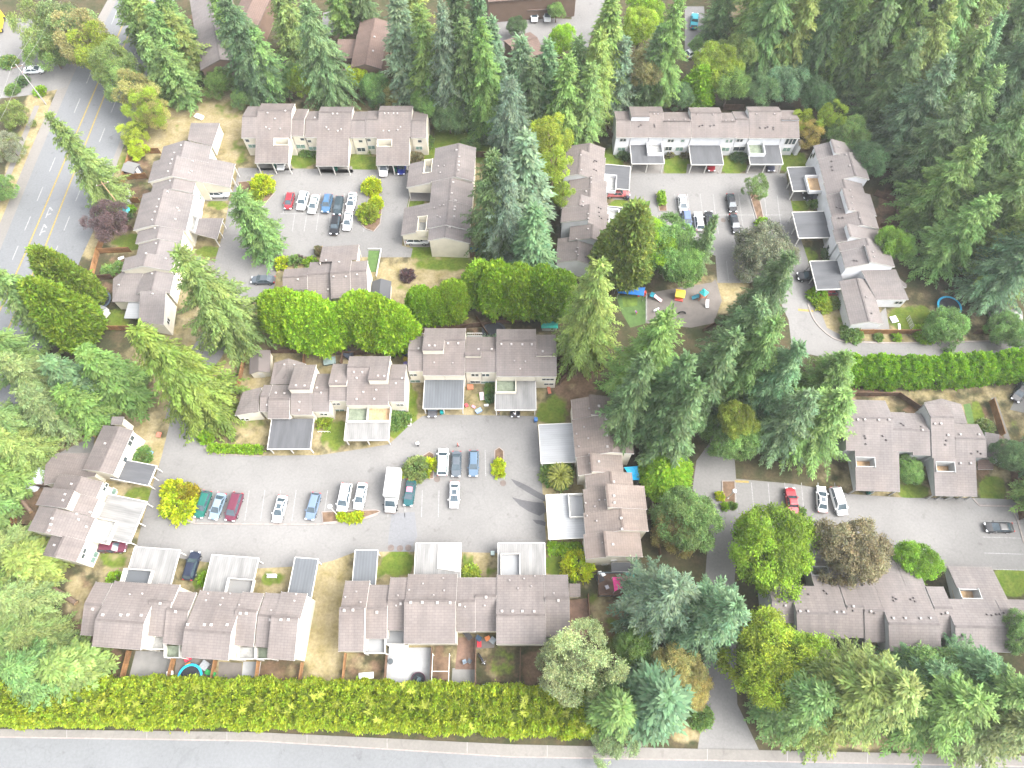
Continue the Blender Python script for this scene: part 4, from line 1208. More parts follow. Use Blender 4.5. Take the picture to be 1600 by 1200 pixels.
b.windows([(405,993,1.0,.8),(455,972,1.0,.8)])
b.slab([(440,985),(590,985),(585,1035),(442,1035)], [2.6,2.6,2.4,2.4], 'membrane', False, name="awning")
# ---- two grey roofed terraces on the right-hand court
b = House("grey shingled terrace with two sunken roof terraces above the right hand parking court", "townhouses", ((200,300),(1285,425)), 6.4, K(1290,600,5.161), wall='wall_grey', roof='roof_grey', trim='trim_grey', group=TG, vent='vent_dark')
b.U = Vector((1, -0.03, 0)).normalized(); b.V = Vector((-b.U.y, b.U.x, 0)); b.rz = -0.03
b.sec((160,305),(545,310),(330,132),(400,545), zn=5.4, sl=(400,865), lu=((237,865),(590,865)), wells=[((237,590),(396,672))], wellfloor='deck_tan')
b.sec((545,350),(710,360),(640,232),(640,548), zn=4.9)
b.sec((712,375),(855,378),(760,240),(790,578), zn=4.7, zs=4.6)
b.sec((855,345),(1042,345),(820,162),(900,600), zn=5.9, zs=4.6, sl=(970,905), lu=((878,902),(1058,905)), wells=[((882,628),(1040,712))], wellfloor='deck_tan')
b.sec((1042,425),(1290,425),(1130,325),(1100,592), zn=4.4, zs=4.4, zr=5.6, sl=(1140,908), lu=((1060,905),(1226,908)))
b.slab([(790,150),(930,120),(1090,165),(1140,320),(1030,322),(900,190)], [2.7,2.9,2.7,2.8,2.9,2.9])
b.slab([(1285,390),(1395,408),(1395,600),(1292,588)], [3.0,3.7,3.7,3.0])
b.slab([(1396,408),(1440,440),(1490,620),(1396,602)], [3.7,3.2,2.9,3.7], 'roof_far')
b.slab([(1222,612),(1350,612),(1350,690),(1225,690)], [2.6,2.6,2.5,2.5], 'roof_far', False)
b.vents([(258,288),(314,288),(427,290),(510,290),(780,372),(878,322),(928,322),(1085,408),(1235,410),(1085,640),(1168,640),(985,412)], .5, 'vent_grey')
b.vents([(315,420),(322,438),(325,485),(460,420),(490,452),(610,320),(628,335),(972,457),(965,490),(1175,562),(1228,545),(1253,563),(840,265),(770,345)], .32)
b = House("wide grey shingled terrace at the lower right with open roof wells, half under trees", "townhouses", ((250,385),(1185,400)), 6.4, K(1180,850,3.81), wall='wall_grey', roof='roof_grey', trim='trim_grey', group=TG, vent='vent_dark')
b.U = Vector((1, -0.02, 0)).normalized(); b.V = Vector((-b.U.y, b.U.x, 0)); b.rz = -0.02
b.sec((112,355),(245,358),(200,255),(180,470), zs=4.6)
b.sec((245,385),(548,388),(400,252),(400,560), zs=5.2, nl=(380,100), lu=((290,100),(560,100)), wells=[((318,132),(444,190))], wellfloor='deck_green')
b.sec((548,355),(652,357),(640,252),(600,560), zs=4.7, r=(600,357,'n'))
b.sec((652,385),(775,388),(700,252),(700,585), zs=4.7, nl=(700,25), lu=((560,25),(800,25)))
b.sec((775,418),(1078,422),(900,252),(900,640), zs=5.6, nl=(850,25), lu=((800,25),(912,25)))
b.sec((1078,390),(1188,392),(1100,255),(1130,560), zs=4.6)
b.sec((1188,470),(1505,478),(1300,330),(1300,640), zs=5.2, nl=(1290,135), lu=((1135,138),(1390,138)), wells=[((1202,268),(1350,328))], wellfloor='deck_tan')
b.sec((1505,470),(1700,475),(1560,332),(1560,640), zs=5.0)
b.vents([(178,367),(312,400),(482,406),(524,406),(583,372),(687,402),(820,442),(892,442),(982,443),(1042,442),(1140,411),(265,400)], .5, 'vent_grey')
b.vents([(318,300),(268,283),(412,280),(428,296),(822,318),(840,328),(825,338),(925,330),(943,322),(952,342),(583,398),(710,412),(1110,417),(1380,420),(1408,425),(1435,420),(1455,418),(1478,410),(1497,435)], .32)
A_, B_, C_, D_ = [P(*b.k(*q), 2.8) for q in ((625,578),(745,580),(742,650),(630,650))]
m_ = MB(); m_.prism([A_, B_, C_, D_], 2.5, 2.7); dk = m_.build("balcony", M['deck_tan'], b.th)
m_ = MB()
for p_, q_ in ((D_, C_), (A_, D_), (B_, C_)): m_.beam(p_ + Vector((0,0,.4)), q_ + Vector((0,0,.4)), .1, 1.0)
m_.build("parapet", M['trim_grey'], dk)

# ---- brown houses of the neighbouring estate along the top edge
BG = "brown houses beyond the trees"
b = House("brown row house with small fenced yards by the upper main road trees", "house", ((348,95),(333,10)), 6.5, I, wall='wall_brown', roof='roof_grey', group=BG, trim='trim_dark', vent='vent', name="row_house")
b.sec((342,92),(332,-20),(306,60),(375,60), zn=4.6, zs=4.6)
b.slab([(290,98),(308,98),(306,124),(286,120)], [2,2,2,2], 'roof_far', 'wall_brown')
b = House("brown shingled house with stepped roofs behind the first court terrace", "house", ((567,100),(580,30)), 6.5, I, wall='wall_brown', roof='roof_far', group=BG, trim='trim_dark', name="row_house")
b.sec((568,98),(580,45),(553,80),(603,70))
b.sec((577,48),(585,22),(562,38),(612,36), zn=4.3, zs=4.3)
b.slab([(528,62),(562,62),(556,92),(526,92)], [3.4,3.4,2.8,2.8], 'roof_far')
b.slab([(530,108),(572,112),(570,130),(520,128)], [3.0,3.4,2.6,2.6], 'roof_far')
b.vents([(585,58),(583,80)], .5)
b = House("brown house with a two car carport under its eaves at the top edge", "house", ((815,12),(895,6)), 4.8, I, wall='wall_brown', roof='roof_far', group=BG, trim='trim_dark', name="row_house")
b.sec((760,-22),(900,-22),(830,-50),(840,-2), zs=5.2)
b.slab([(822,3),(868,0),(868,15),(824,17)], [2.9,2.9,2.6,2.6], 'roof_far', False)
b = House("small brown gabled roof among firs below the estate road", "house", ((800,72),(842,58)), 5.0, I, wall='wall_brown', roof='roof_far', group=BG, trim='trim_dark', name="row_house")
b.sec((802,72),(850,66),(830,50),(836,88), zn=4, zs=4)
b = House("brown roofed house at the far upper left beside the yard of the gabled house", "house", ((395,12),(410,-20)), 6.0, I, wall='wall_brown', roof='roof_far', group=BG, trim='trim_dark', name="row_house")
b.sec((390,30),(398,-20),(375,5),(420,5))
b.slab([(385,100),(440,104),(440,122),(384,122)], [3.0,3.0,2.6,2.6], 'roof_far')
b = House("pale brown roof glimpsed between firs at the upper right", "house", ((1370,62),(1410,66)), 4.8, I, wall='wall_brown', roof='roof_far', group=BG, trim='trim_dark', name="row_house")
b.sec((1362,60),(1412,64),(1386,50),(1390,74), zn=3.6, zs=3.6, zr=5)
b = House("grey roofed house at the top edge above the right hand firs", "house", ((1240,0),(1290,0)), 4.8, I, wall='wall_brown', roof='roof_grey', group=BG, trim='trim_dark', name="row_house")
b.sec((1235,0),(1300,0),(1270,-18),(1270,14), zn=4, zs=4)
# ================================================================== TREES AND HEDGES
def leaf_mesh(name, Q, tone):
    """Q (n,4,3) quads, tone (n,3) their colour factor"""
    Q = np.asarray(Q, np.float32); n = len(Q)
    me = bpy.data.meshes.new(name)
    me.vertices.add(n * 4); me.vertices.foreach_set("co", Q.reshape(-1))
    me.loops.add(n * 4); me.loops.foreach_set("vertex_index", np.arange(n * 4, dtype=np.int32))
    me.polygons.add(n); me.polygons.foreach_set("loop_start", np.arange(0, n * 4, 4, dtype=np.int32)); me.polygons.foreach_set("loop_total", np.full(n, 4, np.int32))
    me.update()
    t = np.concatenate([np.asarray(tone, np.float32), np.ones((n, 1), np.float32)], 1)
    me.color_attributes.new("tone", 'FLOAT_COLOR', 'POINT').data.foreach_set("color", np.repeat(t, 4, 0).ravel())
    me.materials.append(M['leaf'])
    return me

def norm(a): return a / (np.linalg.norm(a, axis=-1, keepdims=True) + 1e-9)

def fronds(p, d, length, width, roll, taper=0.35):
    """flat leaf sprays: start p, direction d, arrays"""
    d = norm(d)
    up = np.tile(np.array([0, 0, 1.0]), (len(p), 1))
    s = norm(np.cross(d, up) + 1e-4)
    n = np.cross(s, d)
    s = s * np.cos(roll)[:, None] + n * np.sin(roll)[:, None]
    L, W = length[:, None], width[:, None] / 2
    mid = p + d * L * 0.45
    tip = p + d * L
    droop = np.array([0, 0, -1.0]) * (L * 0.12)
    return np.stack([p, mid + s * W, tip + droop, mid - s * W], 1)

def conifer(name, seed, Ht=20.0, R=4.0, nb=250, droop=0.25, lift=0.0, prof=0.9, twig=1.0, base=0.06, step=0.34, irregular=0.25, wid=0.22, open_=0.12):
    """whorls of drooping boughs, each bough a ragged spray of short twigs"""
    g = np.random.default_rng(seed)
    Q, T = [], []
    w0 = g.uniform(0, 6.28, 4)
    for k in range(nb):
        t = base + (1 - base) * ((k + g.uniform(-.5, .5)) / nb)
        t = min(max(t, base), 0.985)
        if g.random() < open_ * (1 - t): continue
        az = k * 2.39996 + g.uniform(-.5, .5)
        z = Ht * t + g.normal(0, .12)
        L = R * (1 - t) ** prof * g.uniform(1 - irregular * 1.9, 1 + irregular) + 0.3
        if t < base + .15: L *= 0.6 + 0.4 * (t - base) / .15
        L *= 1 + irregular * .7 * math.sin(az * 2 + w0[0] + t * 6) * math.sin(t * 11 + w0[1])
        el = -droop + (1.0 * max(0, t - 0.78) / 0.22) + g.normal(0, .10) + lift
        curl = g.normal(0, .25)
        btone = g.uniform(0.70, 1.25); bwarm = g.uniform(.92, 1.16)
        m = max(4, int(L / step))
        s_ = np.clip((np.arange(m) + g.uniform(0.1, 0.9, m)) / m, .06, 1)
        a_ = az + curl * s_
        hx, hy = np.cos(a_), np.sin(a_)
        h = np.stack([hx, hy, 0 * hx], 1); side = np.stack([-hy, hx, 0 * hx], 1)
        spine = h * (L * s_)[:, None]
        spine[:, 2] = z + L * s_ * math.tan(el) * 0.8 - L * (s_ ** 2) * 0.2 * (1 + droop) + L * .12 * s_ ** 3
        half = (.28 + .42 * np.sin(np.clip(s_ * 1.05, 0, 1) * math.pi) ** .8 * min(1.25, L * .36)) * twig      # bough half width along its length
        for sg in (-1, 1):
            for sub in (0, 1):
                ang = np.radians(g.uniform(25, 60, m))
                d = h * np.cos(ang)[:, None] + side * (sg * np.sin(ang))[:, None]
                d[:, 2] += g.normal(-.22 - droop * .6, .22, m)
                off = side * (sg * half * (.08 if sub == 0 else .5) )[:, None] * g.uniform(.4, 1.2, m)[:, None]
                p = spine + off + g.normal(0, .09, (m, 3)); p[:, 2] -= .15 * sub * half
                ln = half * g.uniform(.75, 1.25, m) * (1.0 if sub == 0 else .75) + .12
                Q.append(fronds(p, d, ln, wid * g.uniform(.8, 1.5, m) * twig ** .5, g.uniform(-.7, .7, m) + sg * -.3))
                tn = btone * g.uniform(.75, 1.25, m) * (0.92 + .17 * s_)
                T.append(np.stack([tn * bwarm * (1 + .1 * sub), tn, tn * g.uniform(.8, 1.15, m)], 1))
        d = np.gradient(spine, axis=0)
        Q.append(fronds(spine + g.normal(0, .05, (m, 3)), d, np.full(m, step * 2.2), wid * 1.2 * np.ones(m), g.uniform(-.5, .5, m)))
        tn = btone * g.uniform(.85, 1.3, m); T.append(np.stack([tn * bwarm * 1.05, tn, tn * .95], 1))
    n = 14                                           # leader
    p = np.zeros((n, 3)); p[:, 2] = Ht * (.955 + .04 * g.random(n))
    d = g.normal(0, 1, (n, 3)); d[:, 2] = 1.2
    Q.append(fronds(p, d, np.full(n, .8), np.full(n, .25), g.uniform(-1, 1, n))); T.append(np.tile([[1.15, 1.12, .9]], (n, 1)))
    return leaf_mesh(name, np.concatenate(Q), np.concatenate(T))

def blob_crown(name, seed, lobes=16, R=1.0, flat=0.85, leaves=9000, leaf=0.085, elong=1.0, spread=.62):
    """broadleaf crown of radius 1: lobes of leaf clumps with gaps between"""
    g = np.random.default_rng(seed)
    C, S, B = [], [], []
    for i in range(lobes):
        f = (i + .5) / lobes
        ph = math.acos(1 - 1.55 * f); th = i * 2.39996 + g.uniform(-.3, .3)
        rr = spread * g.uniform(.62, 1.3)
        C.append((rr * math.sin(ph) * math.cos(th), rr * math.sin(ph) * math.sin(th), flat * rr * math.cos(ph) * elong))
        S.append(g.uniform(.24, .47)); B.append(g.uniform(.68, 1.25))
    C.append((0, 0, 0)); S.append(.5); B.append(.8)
    C, S, B = np.array(C), np.array(S), np.array(B)
    nc = 1300                                         # clumps on the lobes
    w_ = S ** 2 / (S ** 2).sum()
    li = g.choice(len(C), nc, p=w_)
    dirs = norm(g.normal(0, 1, (nc, 3)) + C[li] * 1.6 + np.array([0, 0, .35]))
    cp = C[li] + dirs * (S[li] * g.uniform(.72, 1.05, nc))[:, None] * np.array([1, 1, flat])
    ct = B[li] * g.uniform(.62, 1.36, nc); cy = g.uniform(.88, 1.2, nc)
    per = leaves // nc
    ci = np.repeat(np.arange(nc), per)
    p = cp[ci] + g.normal(0, .045, (len(ci), 3))
    d = norm(dirs[ci] * .5 + g.normal(0, .7, (len(ci), 3)) + np.array([0, 0, -.1]))
    ln = leaf * g.uniform(.8, 1.5, len(ci)); wd = leaf * g.uniform(.55, .95, len(ci))
    Q = fronds(p, d, ln, wd, g.uniform(-.9, .9, len(ci)))
    tn = ct[ci] * g.uniform(.82, 1.2, len(ci))
    return leaf_mesh(name, Q, np.stack([tn * cy[ci], tn, tn * g.uniform(.75, 1.1, len(ci))], 1))

def spray_shell(g, P_, N_, per, size, spread, up=.5, lo=.62, hi=1.3):
    """upright sprays clustered at shell points P_ with normals N_"""
    nc = len(P_)
    ci = np.repeat(np.arange(nc), per)
    ct = g.uniform(lo, hi, nc); cy = g.uniform(.85, 1.28, nc)
    p = P_[ci] + g.normal(0, spread, (len(ci), 3)) - N_[ci] * (g.random(len(ci)) * spread * 1.2)[:, None]
    d = norm(N_[ci] * .75 + np.array([0, 0, up]) + g.normal(0, .38, (len(ci), 3)))
    Q = fronds(p, d, size * g.uniform(.8, 1.4, len(ci)), size * .62 * g.uniform(.7, 1.2, len(ci)), g.uniform(-1.2, 1.2, len(ci)))
    tn = ct[ci] * g.uniform(.8, 1.22, len(ci))
    return Q, np.stack([tn * cy[ci], tn, tn * g.uniform(.6, 1.1, len(ci))], 1)

def thuja(name, seed, shape):
    """dense clipped-looking cedar of radius 1 and height 1 (shape: dome or cone)"""
    g = np.random.default_rng(seed)
    nc = 1500 if shape == 'dome' else 2000
    t = g.random(nc) ** .8; az = g.uniform(0, 2 * math.pi, nc)
    bump = 1 + .10 * np.sin(az * 3 + seed) + .08 * np.sin(az * 5 + t * 9)
    if shape == 'dome':
        a = t * math.pi * .5
        r = np.cos(a) ** .55 * bump; z = .06 + .94 * np.sin(a) ** 1.0
        N = np.stack([np.cos(az) * np.cos(a), np.sin(az) * np.cos(a), np.sin(a)], 1)
        low = t < .12; r[low] *= .9
    else:
        t = 1 - np.sqrt(1 - t * .995)
        r = (1 - t ** 1.5) ** .9 * np.minimum(1, .6 + t * 3) * bump; z = .04 + .96 * t
        N = norm(np.stack([np.cos(az), np.sin(az), np.full(nc, .35)], 1))
    hz = 2.0 if shape == 'dome' else 3.0
    Pp = np.stack([r * np.cos(az), r * np.sin(az), z * hz], 1)
    Q, T = spray_shell(g, Pp, N, 20, .10, .045, .4)
    Pi = Pp * np.array([.84, .84, .94]); Q2, T2 = spray_shell(g, Pi, N, 9, .22, .07, .3)
    return leaf_mesh(name, np.concatenate([Q, Q2]), np.concatenate([T, T2 * .9]))

CROWN = {
 'fir': [(conifer("fir_crown", 11 + i, 20, 4.2, 270, d_, 0, pr, 1.0, .08), 20, 4) for i, (d_, pr) in enumerate(((.22, .62), (.30, .56), (.16, .7), (.27, .5)))],
 'spruce': [(conifer("spruce_crown", 31 + i, 20, 3.3, 290, .16, .03, .85, .9, .04, .32, .14, .2, .05), 20, 3) for i in range(2)],
 'cedar': [(conifer("cedar_crown", 41 + i, 20, 4.2, 270, .42, 0, .6, 1.15, .06, .34, .2, .25), 20, 4) for i in range(3)],
 'bigfir': [(conifer("fir_crown", 111 + i, 24, 7.2, 400, d_, 0, pr, 1.15, .07, .36, .3, .21, .1), 24, 7) for i, (d_, pr) in enumerate(((.22, .62), (.32, .54), (.18, .68)))],
 'bigcedar': [(conifer("cedar_crown", 121 + i, 22, 7.2, 380, .44, 0, .56, 1.25, .06, .36, .24, .23, .08), 22, 7) for i in range(2)],
 'broad': [(blob_crown("broadleaf_crown", 51 + i, 22, leaves=26000, leaf=.044), 2, 1) for i in range(4)],
 'airy': [(blob_crown("airy_crown", 61 + i, 15, leaves=15000, leaf=.047, spread=.72, elong=1.25), 2, 1) for i in range(3)],
 'dome': [(thuja("thuja_crown", 71 + i, 'dome'), 2, 1) for i in range(3)],
 'cone': [(thuja("thuja_crown", 81 + i, 'cone'), 3, 1) for i in range(3)],
}
def shrub_mesh(seed, big=False):
    g = np.random.default_rng(seed)
    nc = 190 if big else 60
    N = norm(g.normal(0, 1, (nc, 3)) + np.array([0, 0, .6])); N[:, 2] = np.abs(N[:, 2])
    Q, T = spray_shell(g, N * np.array([.85, .85, .8]) * g.uniform(.75, 1.05, nc)[:, None], N, 20 if big else 16, .15 if big else .3, .075 if big else .11, .3)
    return leaf_mesh("shrub", Q, T)
SHRUBS = [shrub_mesh(91 + i) for i in range(4)]
BIGSHRUBS = [shrub_mesh(96 + i, True) for i in range(3)]
tm = MB(); tm.lathe((0, 0, 0), [(1.35, 0), (1.0, .04), (.8, .4), (.45, .8), (.08, 1.0)], 9)
TRUNK = tm.data("trunk"); TRUNK.materials.append(M['bark'])
bm2 = MB(); bm2.lathe((0, 0, 0), [(1.3, 0), (1.0, .06), (.8, .5), (.6, .8), (.3, 1.0)], 9)
for i in range(6):
    a = i * 1.05; bm2.tube((0, 0, .62 + .05 * (i % 3)), (4.2 * math.cos(a), 4.2 * math.sin(a), 1.15 + .12 * (i % 2)), .42, .12, 6)
TRUNK2 = bm2.data("trunk"); TRUNK2.materials.append(M['bark'])

# tints (reflectance of the leaves)
TINT = dict(
 blue=(.128, .195, .128), deep=(.086, .155, .062), mid=(.125, .222, .062), olive=(.158, .232, .062), pale=(.155, .225, .078), yellow=(.21, .29, .03),
 lime=(.175, .32, .02), thuja=(.19, .345, .022), gold=(.33, .42, .015), purple=(.11, .075, .088), brown=(.175, .165, .092), silver=(.215, .275, .145),
 teal=(.108, .198, .096), dry=(.26, .25, .09), grey=(.16, .185, .135), orange=(.22, .19, .05))
TREES = []
def tree(kind, tip, h, r, tint, label, group=None, cat="tree", base=None, bark=True, name=None):
    """tip = photo px of the tree top; base = px of the foot (then h follows from both)"""
    tp = P(*tip, 0.0)
    if base is not None: h = min(44.0, max(3.0, H * (1 - P(*base).y / tp.y)))
    top = P(*tip, h)
    nm = name or {'fir': 'fir_tree', 'spruce': 'spruce_tree', 'cedar': 'cedar_tree', 'broad': 'broadleaf_tree', 'airy': 'broadleaf_tree', 'dome': 'thuja_tree', 'cone': 'thuja_tree'}[kind]
    c = TINT[tint] if isinstance(tint, str) else tint
    j = random.uniform(.88, 1.12); c = (c[0] * j * random.uniform(.92, 1.08), c[1] * j, c[2] * j * random.uniform(.85, 1.15))
    rz = random.uniform(0, 6.28)
    th = thing(nm, label, cat, (top.x, top.y, 0), 0, group)
    me, uh, ur = random.choice(CROWN['big' + kind if kind in ('fir', 'cedar') and r > 5.1 else kind])
    if kind in ('broad', 'airy'):
        cz = r * (.85 if kind == 'broad' else 1.05)
        o = link("crown", me, None, th, loc=(top.x, top.y, h - cz), rz=rz, scale=(r * random.uniform(.9, 1.1), r * random.uniform(.9, 1.1), r * random.uniform(.9, 1.1)), color=c)
        trunk, ts, tz = TRUNK2, max(.12, r * .045), (h - cz) * .95
    elif kind in ('dome', 'cone'):
        z0 = h * (.16 if kind == 'dome' else .06)
        o = link("crown", me, None, th, loc=(top.x, top.y, z0), rz=rz, scale=(r, r, (h - z0) / uh), color=c)
        trunk, ts, tz = TRUNK, max(.12, r * .06), h * .8
    else:
        o = link("crown", me, None, th, loc=(top.x, top.y, 0), rz=rz, scale=(r / ur, r / ur, h / uh), color=c)
        trunk, ts, tz = TRUNK, .012 * h + .08, h * .97
    link("trunk", trunk, None, th, loc=(top.x, top.y, 0), rz=rz, scale=(ts, ts, tz))
    TREES.append((th, top, h, r))
    return th

def hedge(pts, wd, ht, tint, label, size=.5, per=12, dens=1.1, tops=None, cat="hedge", group=None):
    """a hedge of upright sprays along photo px points (px of its foot line)"""
    g = np.random.default_rng(int(abs(pts[0][0])) + 5)
    w_ = [P(*p) for p in pts]
    Pp, N = [], []
    for a, b in zip(w_[:-1], w_[1:]):
        d = b - a; L = d.length; d.normalize(); n = Vector((-d.y, d.x, 0))
        cnt = int(L * (2 * ht + wd) * dens)
        for _ in range(cnt):
            s = g.random() * L
            q = g.random() * (2 * ht + wd)
            bump = 1 + .06 * math.sin(s * 1.7 + a.x) + .06 * math.sin(s * .6 + 2)
            hh = ht * (1 + .07 * math.sin(s * .9 + a.y) + .05 * math.sin(s * 2.9))
            if q < ht: v, z, nn = -wd / 2 * bump * (1 - .35 * (q / ht) ** 3), q / ht * hh, Vector((0, 0, .25)) - n
            elif q < ht + wd:
                f = (q - ht) / wd - .5
                v, z, nn = f * wd * bump * .92, hh * (1 - .5 * (abs(f) * 2) ** 3 * .4), Vector((0, 0, 1.0)) + n * f
            else: v, z, nn = wd / 2 * bump * (1 - .35 * ((q - ht - wd) / ht) ** 3), (q - ht - wd) / ht * hh, n + Vector((0, 0, .25))
            p = a + d * s + n * v
            Pp.append((p.x, p.y, max(.1, z))); N.append(tuple(nn.normalized()))
    Q, T = spray_shell(g, np.array(Pp), np.array(N), per, size, size * .45, .45, .78, 1.22)
    Pa, Na = np.array(Pp), np.array(N)
    Q2, T2 = spray_shell(g, Pa - Na * size * .7, Na, 7, size * 1.5, size * .6, .2)
    Q, T = np.concatenate([Q, Q2]), np.concatenate([T, T2 * .95])
    fq, ft = [], []
    for a, b in zip(w_[:-1], w_[1:]):              # inner leaves, so that no daylight shows through
        d = (b - a); L = d.length; d.normalize(); n = Vector((-d.y, d.x, 0)); k_ = max(2, int(L / .7)); m_ = max(2, int(wd / .7))
        for i in range(k_):
            for j in range(m_):
                p = a + d * (L * (i + .5) / k_) + n * (wd * .92 * ((j + .5) / m_ - .5)); z = ht * g.uniform(.55, .74); e = [d * .6, n * .6]
                fq.append([p - e[0] + Vector((0, 0, z)), p - e[1] + Vector((0, 0, z + g.uniform(-.25, .25))), p + e[0] + Vector((0, 0, z)), p + e[1] + Vector((0, 0, z + g.uniform(-.25, .25)))])
                q_ = g.uniform(.6, .85); ft.append((q_, q_, q_))
    Q = np.concatenate([Q, np.array(fq)]); T = np.concatenate([T, np.array(ft)])
    if tops:                                          # pale leaders standing up along the middle
        tp = []
        for a, b in zip(w_[:-1], w_[1:]):
            L = (b - a).length
            for i in range(int(L / 1.1)):
                p = a.lerp(b, (i + g.random()) / (L / 1.1)); tp.append((p.x + g.normal(0, .5), p.y + g.normal(0, wd * .17), ht * g.uniform(.92, 1.06)))
        tp = np.array(tp); ci = np.repeat(np.arange(len(tp)), 30)
        az = g.uniform(0, 6.28, len(ci)); dd = np.stack([np.cos(az), np.sin(az), g.uniform(-.35, .5, len(ci))], 1)
        Q = np.concatenate([Q, fronds(tp[ci], dd, g.uniform(.25, 1.0, len(ci)), g.uniform(.10, .18, len(ci)), g.uniform(-.6, .6, len(ci)))])
        tt = g.uniform(.9, 1.35, len(tp))[ci]; T = np.concatenate([T, np.stack([tt * 1.2, tt * .98, tt * 1.8], 1)])
    c = (w_[0] + w_[-1]) / 2
    th = thing("hedge", label, cat, (c.x, c.y, 0), 0, group)
    o = leaf_mesh("foliage", Q - np.array([c.x, c.y, 0]), T)
    f = link("foliage", o, None, th, loc=(c.x, c.y, 0), color=TINT[tint] if isinstance(tint, str) else tint)
    sm = MB()
    for a, b in zip(w_[:-1], w_[1:]):
        L = (b - a).length
        for i in range(max(1, int(L / 1.5))):
            p = a.lerp(b, (i + .5) / max(1, int(L / 1.5))); sm.tube((p.x, p.y, 0), (p.x, p.y, ht * .8), .09, .04, 6)
    st = sm.build("stems", M['bark'], th); st["kind"] = "stuff"
    return th

def shrub(px, r, h, tint, label, group=None, name="shrub"):
    p = P(*px)
    o = link(name, random.choice(BIGSHRUBS if r > 1.7 else SHRUBS), None, None, loc=(p.x, p.y, h * .1), rz=random.uniform(0, 6), scale=(r, r, h), color=TINT[tint] if isinstance(tint, str) else tint)
    return tag(o, label, "shrub", group)
NUM = ["first","second","third","fourth","fifth","sixth","seventh","eighth","ninth","tenth","eleventh","twelfth"]
def foot_tree(kind, x, y, h, r, tint, label, group=None):
    p = P(x, y) * (H / (H - h))
    return tree(kind, proj((p.x, p.y, 0)), h, r, tint, label, group)
# ---- distinct trees of the courts
tree('fir', (75,178), 0, 5.2, 'olive', "lone conifer leaning over the main road beside a wooden pole", base=(178,318))
tree('cone', (45,382), 0, 4.2, (.16,.25,.03), "slim bright thuja beside the main road, the one further up of two", base=(143,478))
tree('cone', (32,432), 0, 4.8, (.17,.26,.03), "slim bright thuja beside the black round trampoline, the nearer of two", base=(150,528))
tree('fir', (372,302), 0, 4.6, 'mid', "conifer standing in the parking island of the first court", base=(425,395))
tree('fir', (278,392), 0, 6.6, 'olive', "big olive green conifer overlapping the lower end of the stepped cream terrace", base=(370,535))
tree('cedar', (212,512), 0, 6.8, (.15,.215,.04), "tall yellow green cedar leaning across the entrance of the big court", base=(330,640))
tree('airy', (150,322), 9, 4.6, 'purple', "dark purple leaved tree beside the main road fence")
tree('fir', (938,408), 0, 6.0, 'olive', "tall lone fir beside the play turf, light olive green", base=(925,560))
tree('fir', (1042,492), 0, 7.2, 'mid', "broad fir above the terrace with brown tinted roofs", base=(1018,640))
tree('cone', (1000,312), 0, 5.6, (.175,.25,.055), "large dense cypress left of the broadleaf trees by the playground", base=(985,432))
tree('broad', (1050,360), 13, 6.0, 'mid', "round broadleaf tree between the large cypress and the parked white van of the second court")
tree('broad', (1020,360), 13, 4.6, 'lime', "bright green broadleaf tree leaning on the large cypress")
tree('broad', (1072,395), 10, 4.4, 'mid', "lower broadleaf tree above the playground gravel")
tree('fir', (1118,338), 0, 2.6, 'deep', "small dark conifer behind the parked black car in the second court", base=(1108,425))
tree('broad', (1204,370), 9, 6.2, 'grey', "grey green broadleaf tree at the lane of the second court")
tree('airy', (1188,280), 6, 2.4, 'mid', "young green tree in the planted strip of the second court")
tree('spruce', (835,325), 0, 5.2, 'teal', "blue green spruce behind the dense thuja row", base=(828,432))
tree('spruce', (822,212), 0, 6.4, 'blue', "tall silvery blue spruce left of the half hidden white terrace", base=(812,352))
tree('fir', (768,240), 0, 6.0, 'deep', "dark tall fir beside the terrace with two sloping carports", base=(775,392))
tree('fir', (790,250), 0, 5.6, 'blue', "blue tinted fir between the dark tall fir and the silvery spruce", base=(792,400))
tree('airy', (862,195), 14, 4.0, 'yellow', "yellowing broadleaf tree left of the half hidden white terrace", name="broadleaf_tree")
tree('airy', (866,240), 14, 3.6, 'yellow', "golden tinted broadleaf tree in front of the yellowing one")
tree('airy', (878,290), 9, 2.8, 'yellow', "low yellow green tree against the roof of the half hidden white terrace")
# thuja clumps between the rows
tree('dome', (432,470), 11, 4.4, 'thuja', "round bright thuja at the street end of the trimmed row")
tree('dome', (470,478), 11, 4.8, 'thuja', "round bright thuja, second in the trimmed row from the street end")
tree('dome', (498,490), 11, 4.2, 'thuja', "round bright thuja below the diagonal roof valley, third in the trimmed row")
tree('dome', (552,475), 11, 4.2, 'thuja', "round bright thuja below the cream gable wall, fourth in the trimmed row")
tree('dome', (578,480), 11, 4.6, 'thuja', "round bright thuja beside the small arched shed, fifth in the trimmed row")
tree('dome', (612,492), 11, 4.0, 'thuja', "round bright thuja below the small arched shed, sixth in the trimmed row")
tree('dome', (655,458), 10, 2.7, 'thuja', "small round thuja on a bare trunk beside the straw lawn")
tree('dome', (680,460), 10, 2.5, 'thuja', "small round thuja on a bare trunk, second from the straw lawn", )
tree('dome', (706,448), 11, 2.9, (.18,.31,.024), "small round thuja on a bare trunk, third from the straw lawn")
tree('cone', (748,408), 13, 4.0, 'thuja', "pointed thuja starting the dense row above the clerestory terrace")
tree('dome', (780,425), 13, 4.0, 'thuja', "dense thuja, second in the dense row after the pointed one")
tree('dome', (812,430), 13, 4.0, (.15,.27,.022), "dense thuja, third in the row after the pointed one")
tree('dome', (846,432), 13, 4.0, (.13, .24, .022), "dense thuja, fourth in the row, below the blue green spruce")
tree('dome', (874,436), 12, 3.6, (.12, .22, .022), "last dense thuja of the row, by the white gable")
tree('cone', (1102,100), 0, 4.0, 'lime', "bright green cone shaped thuja behind the white terrace with three carports", base=(1100,160))
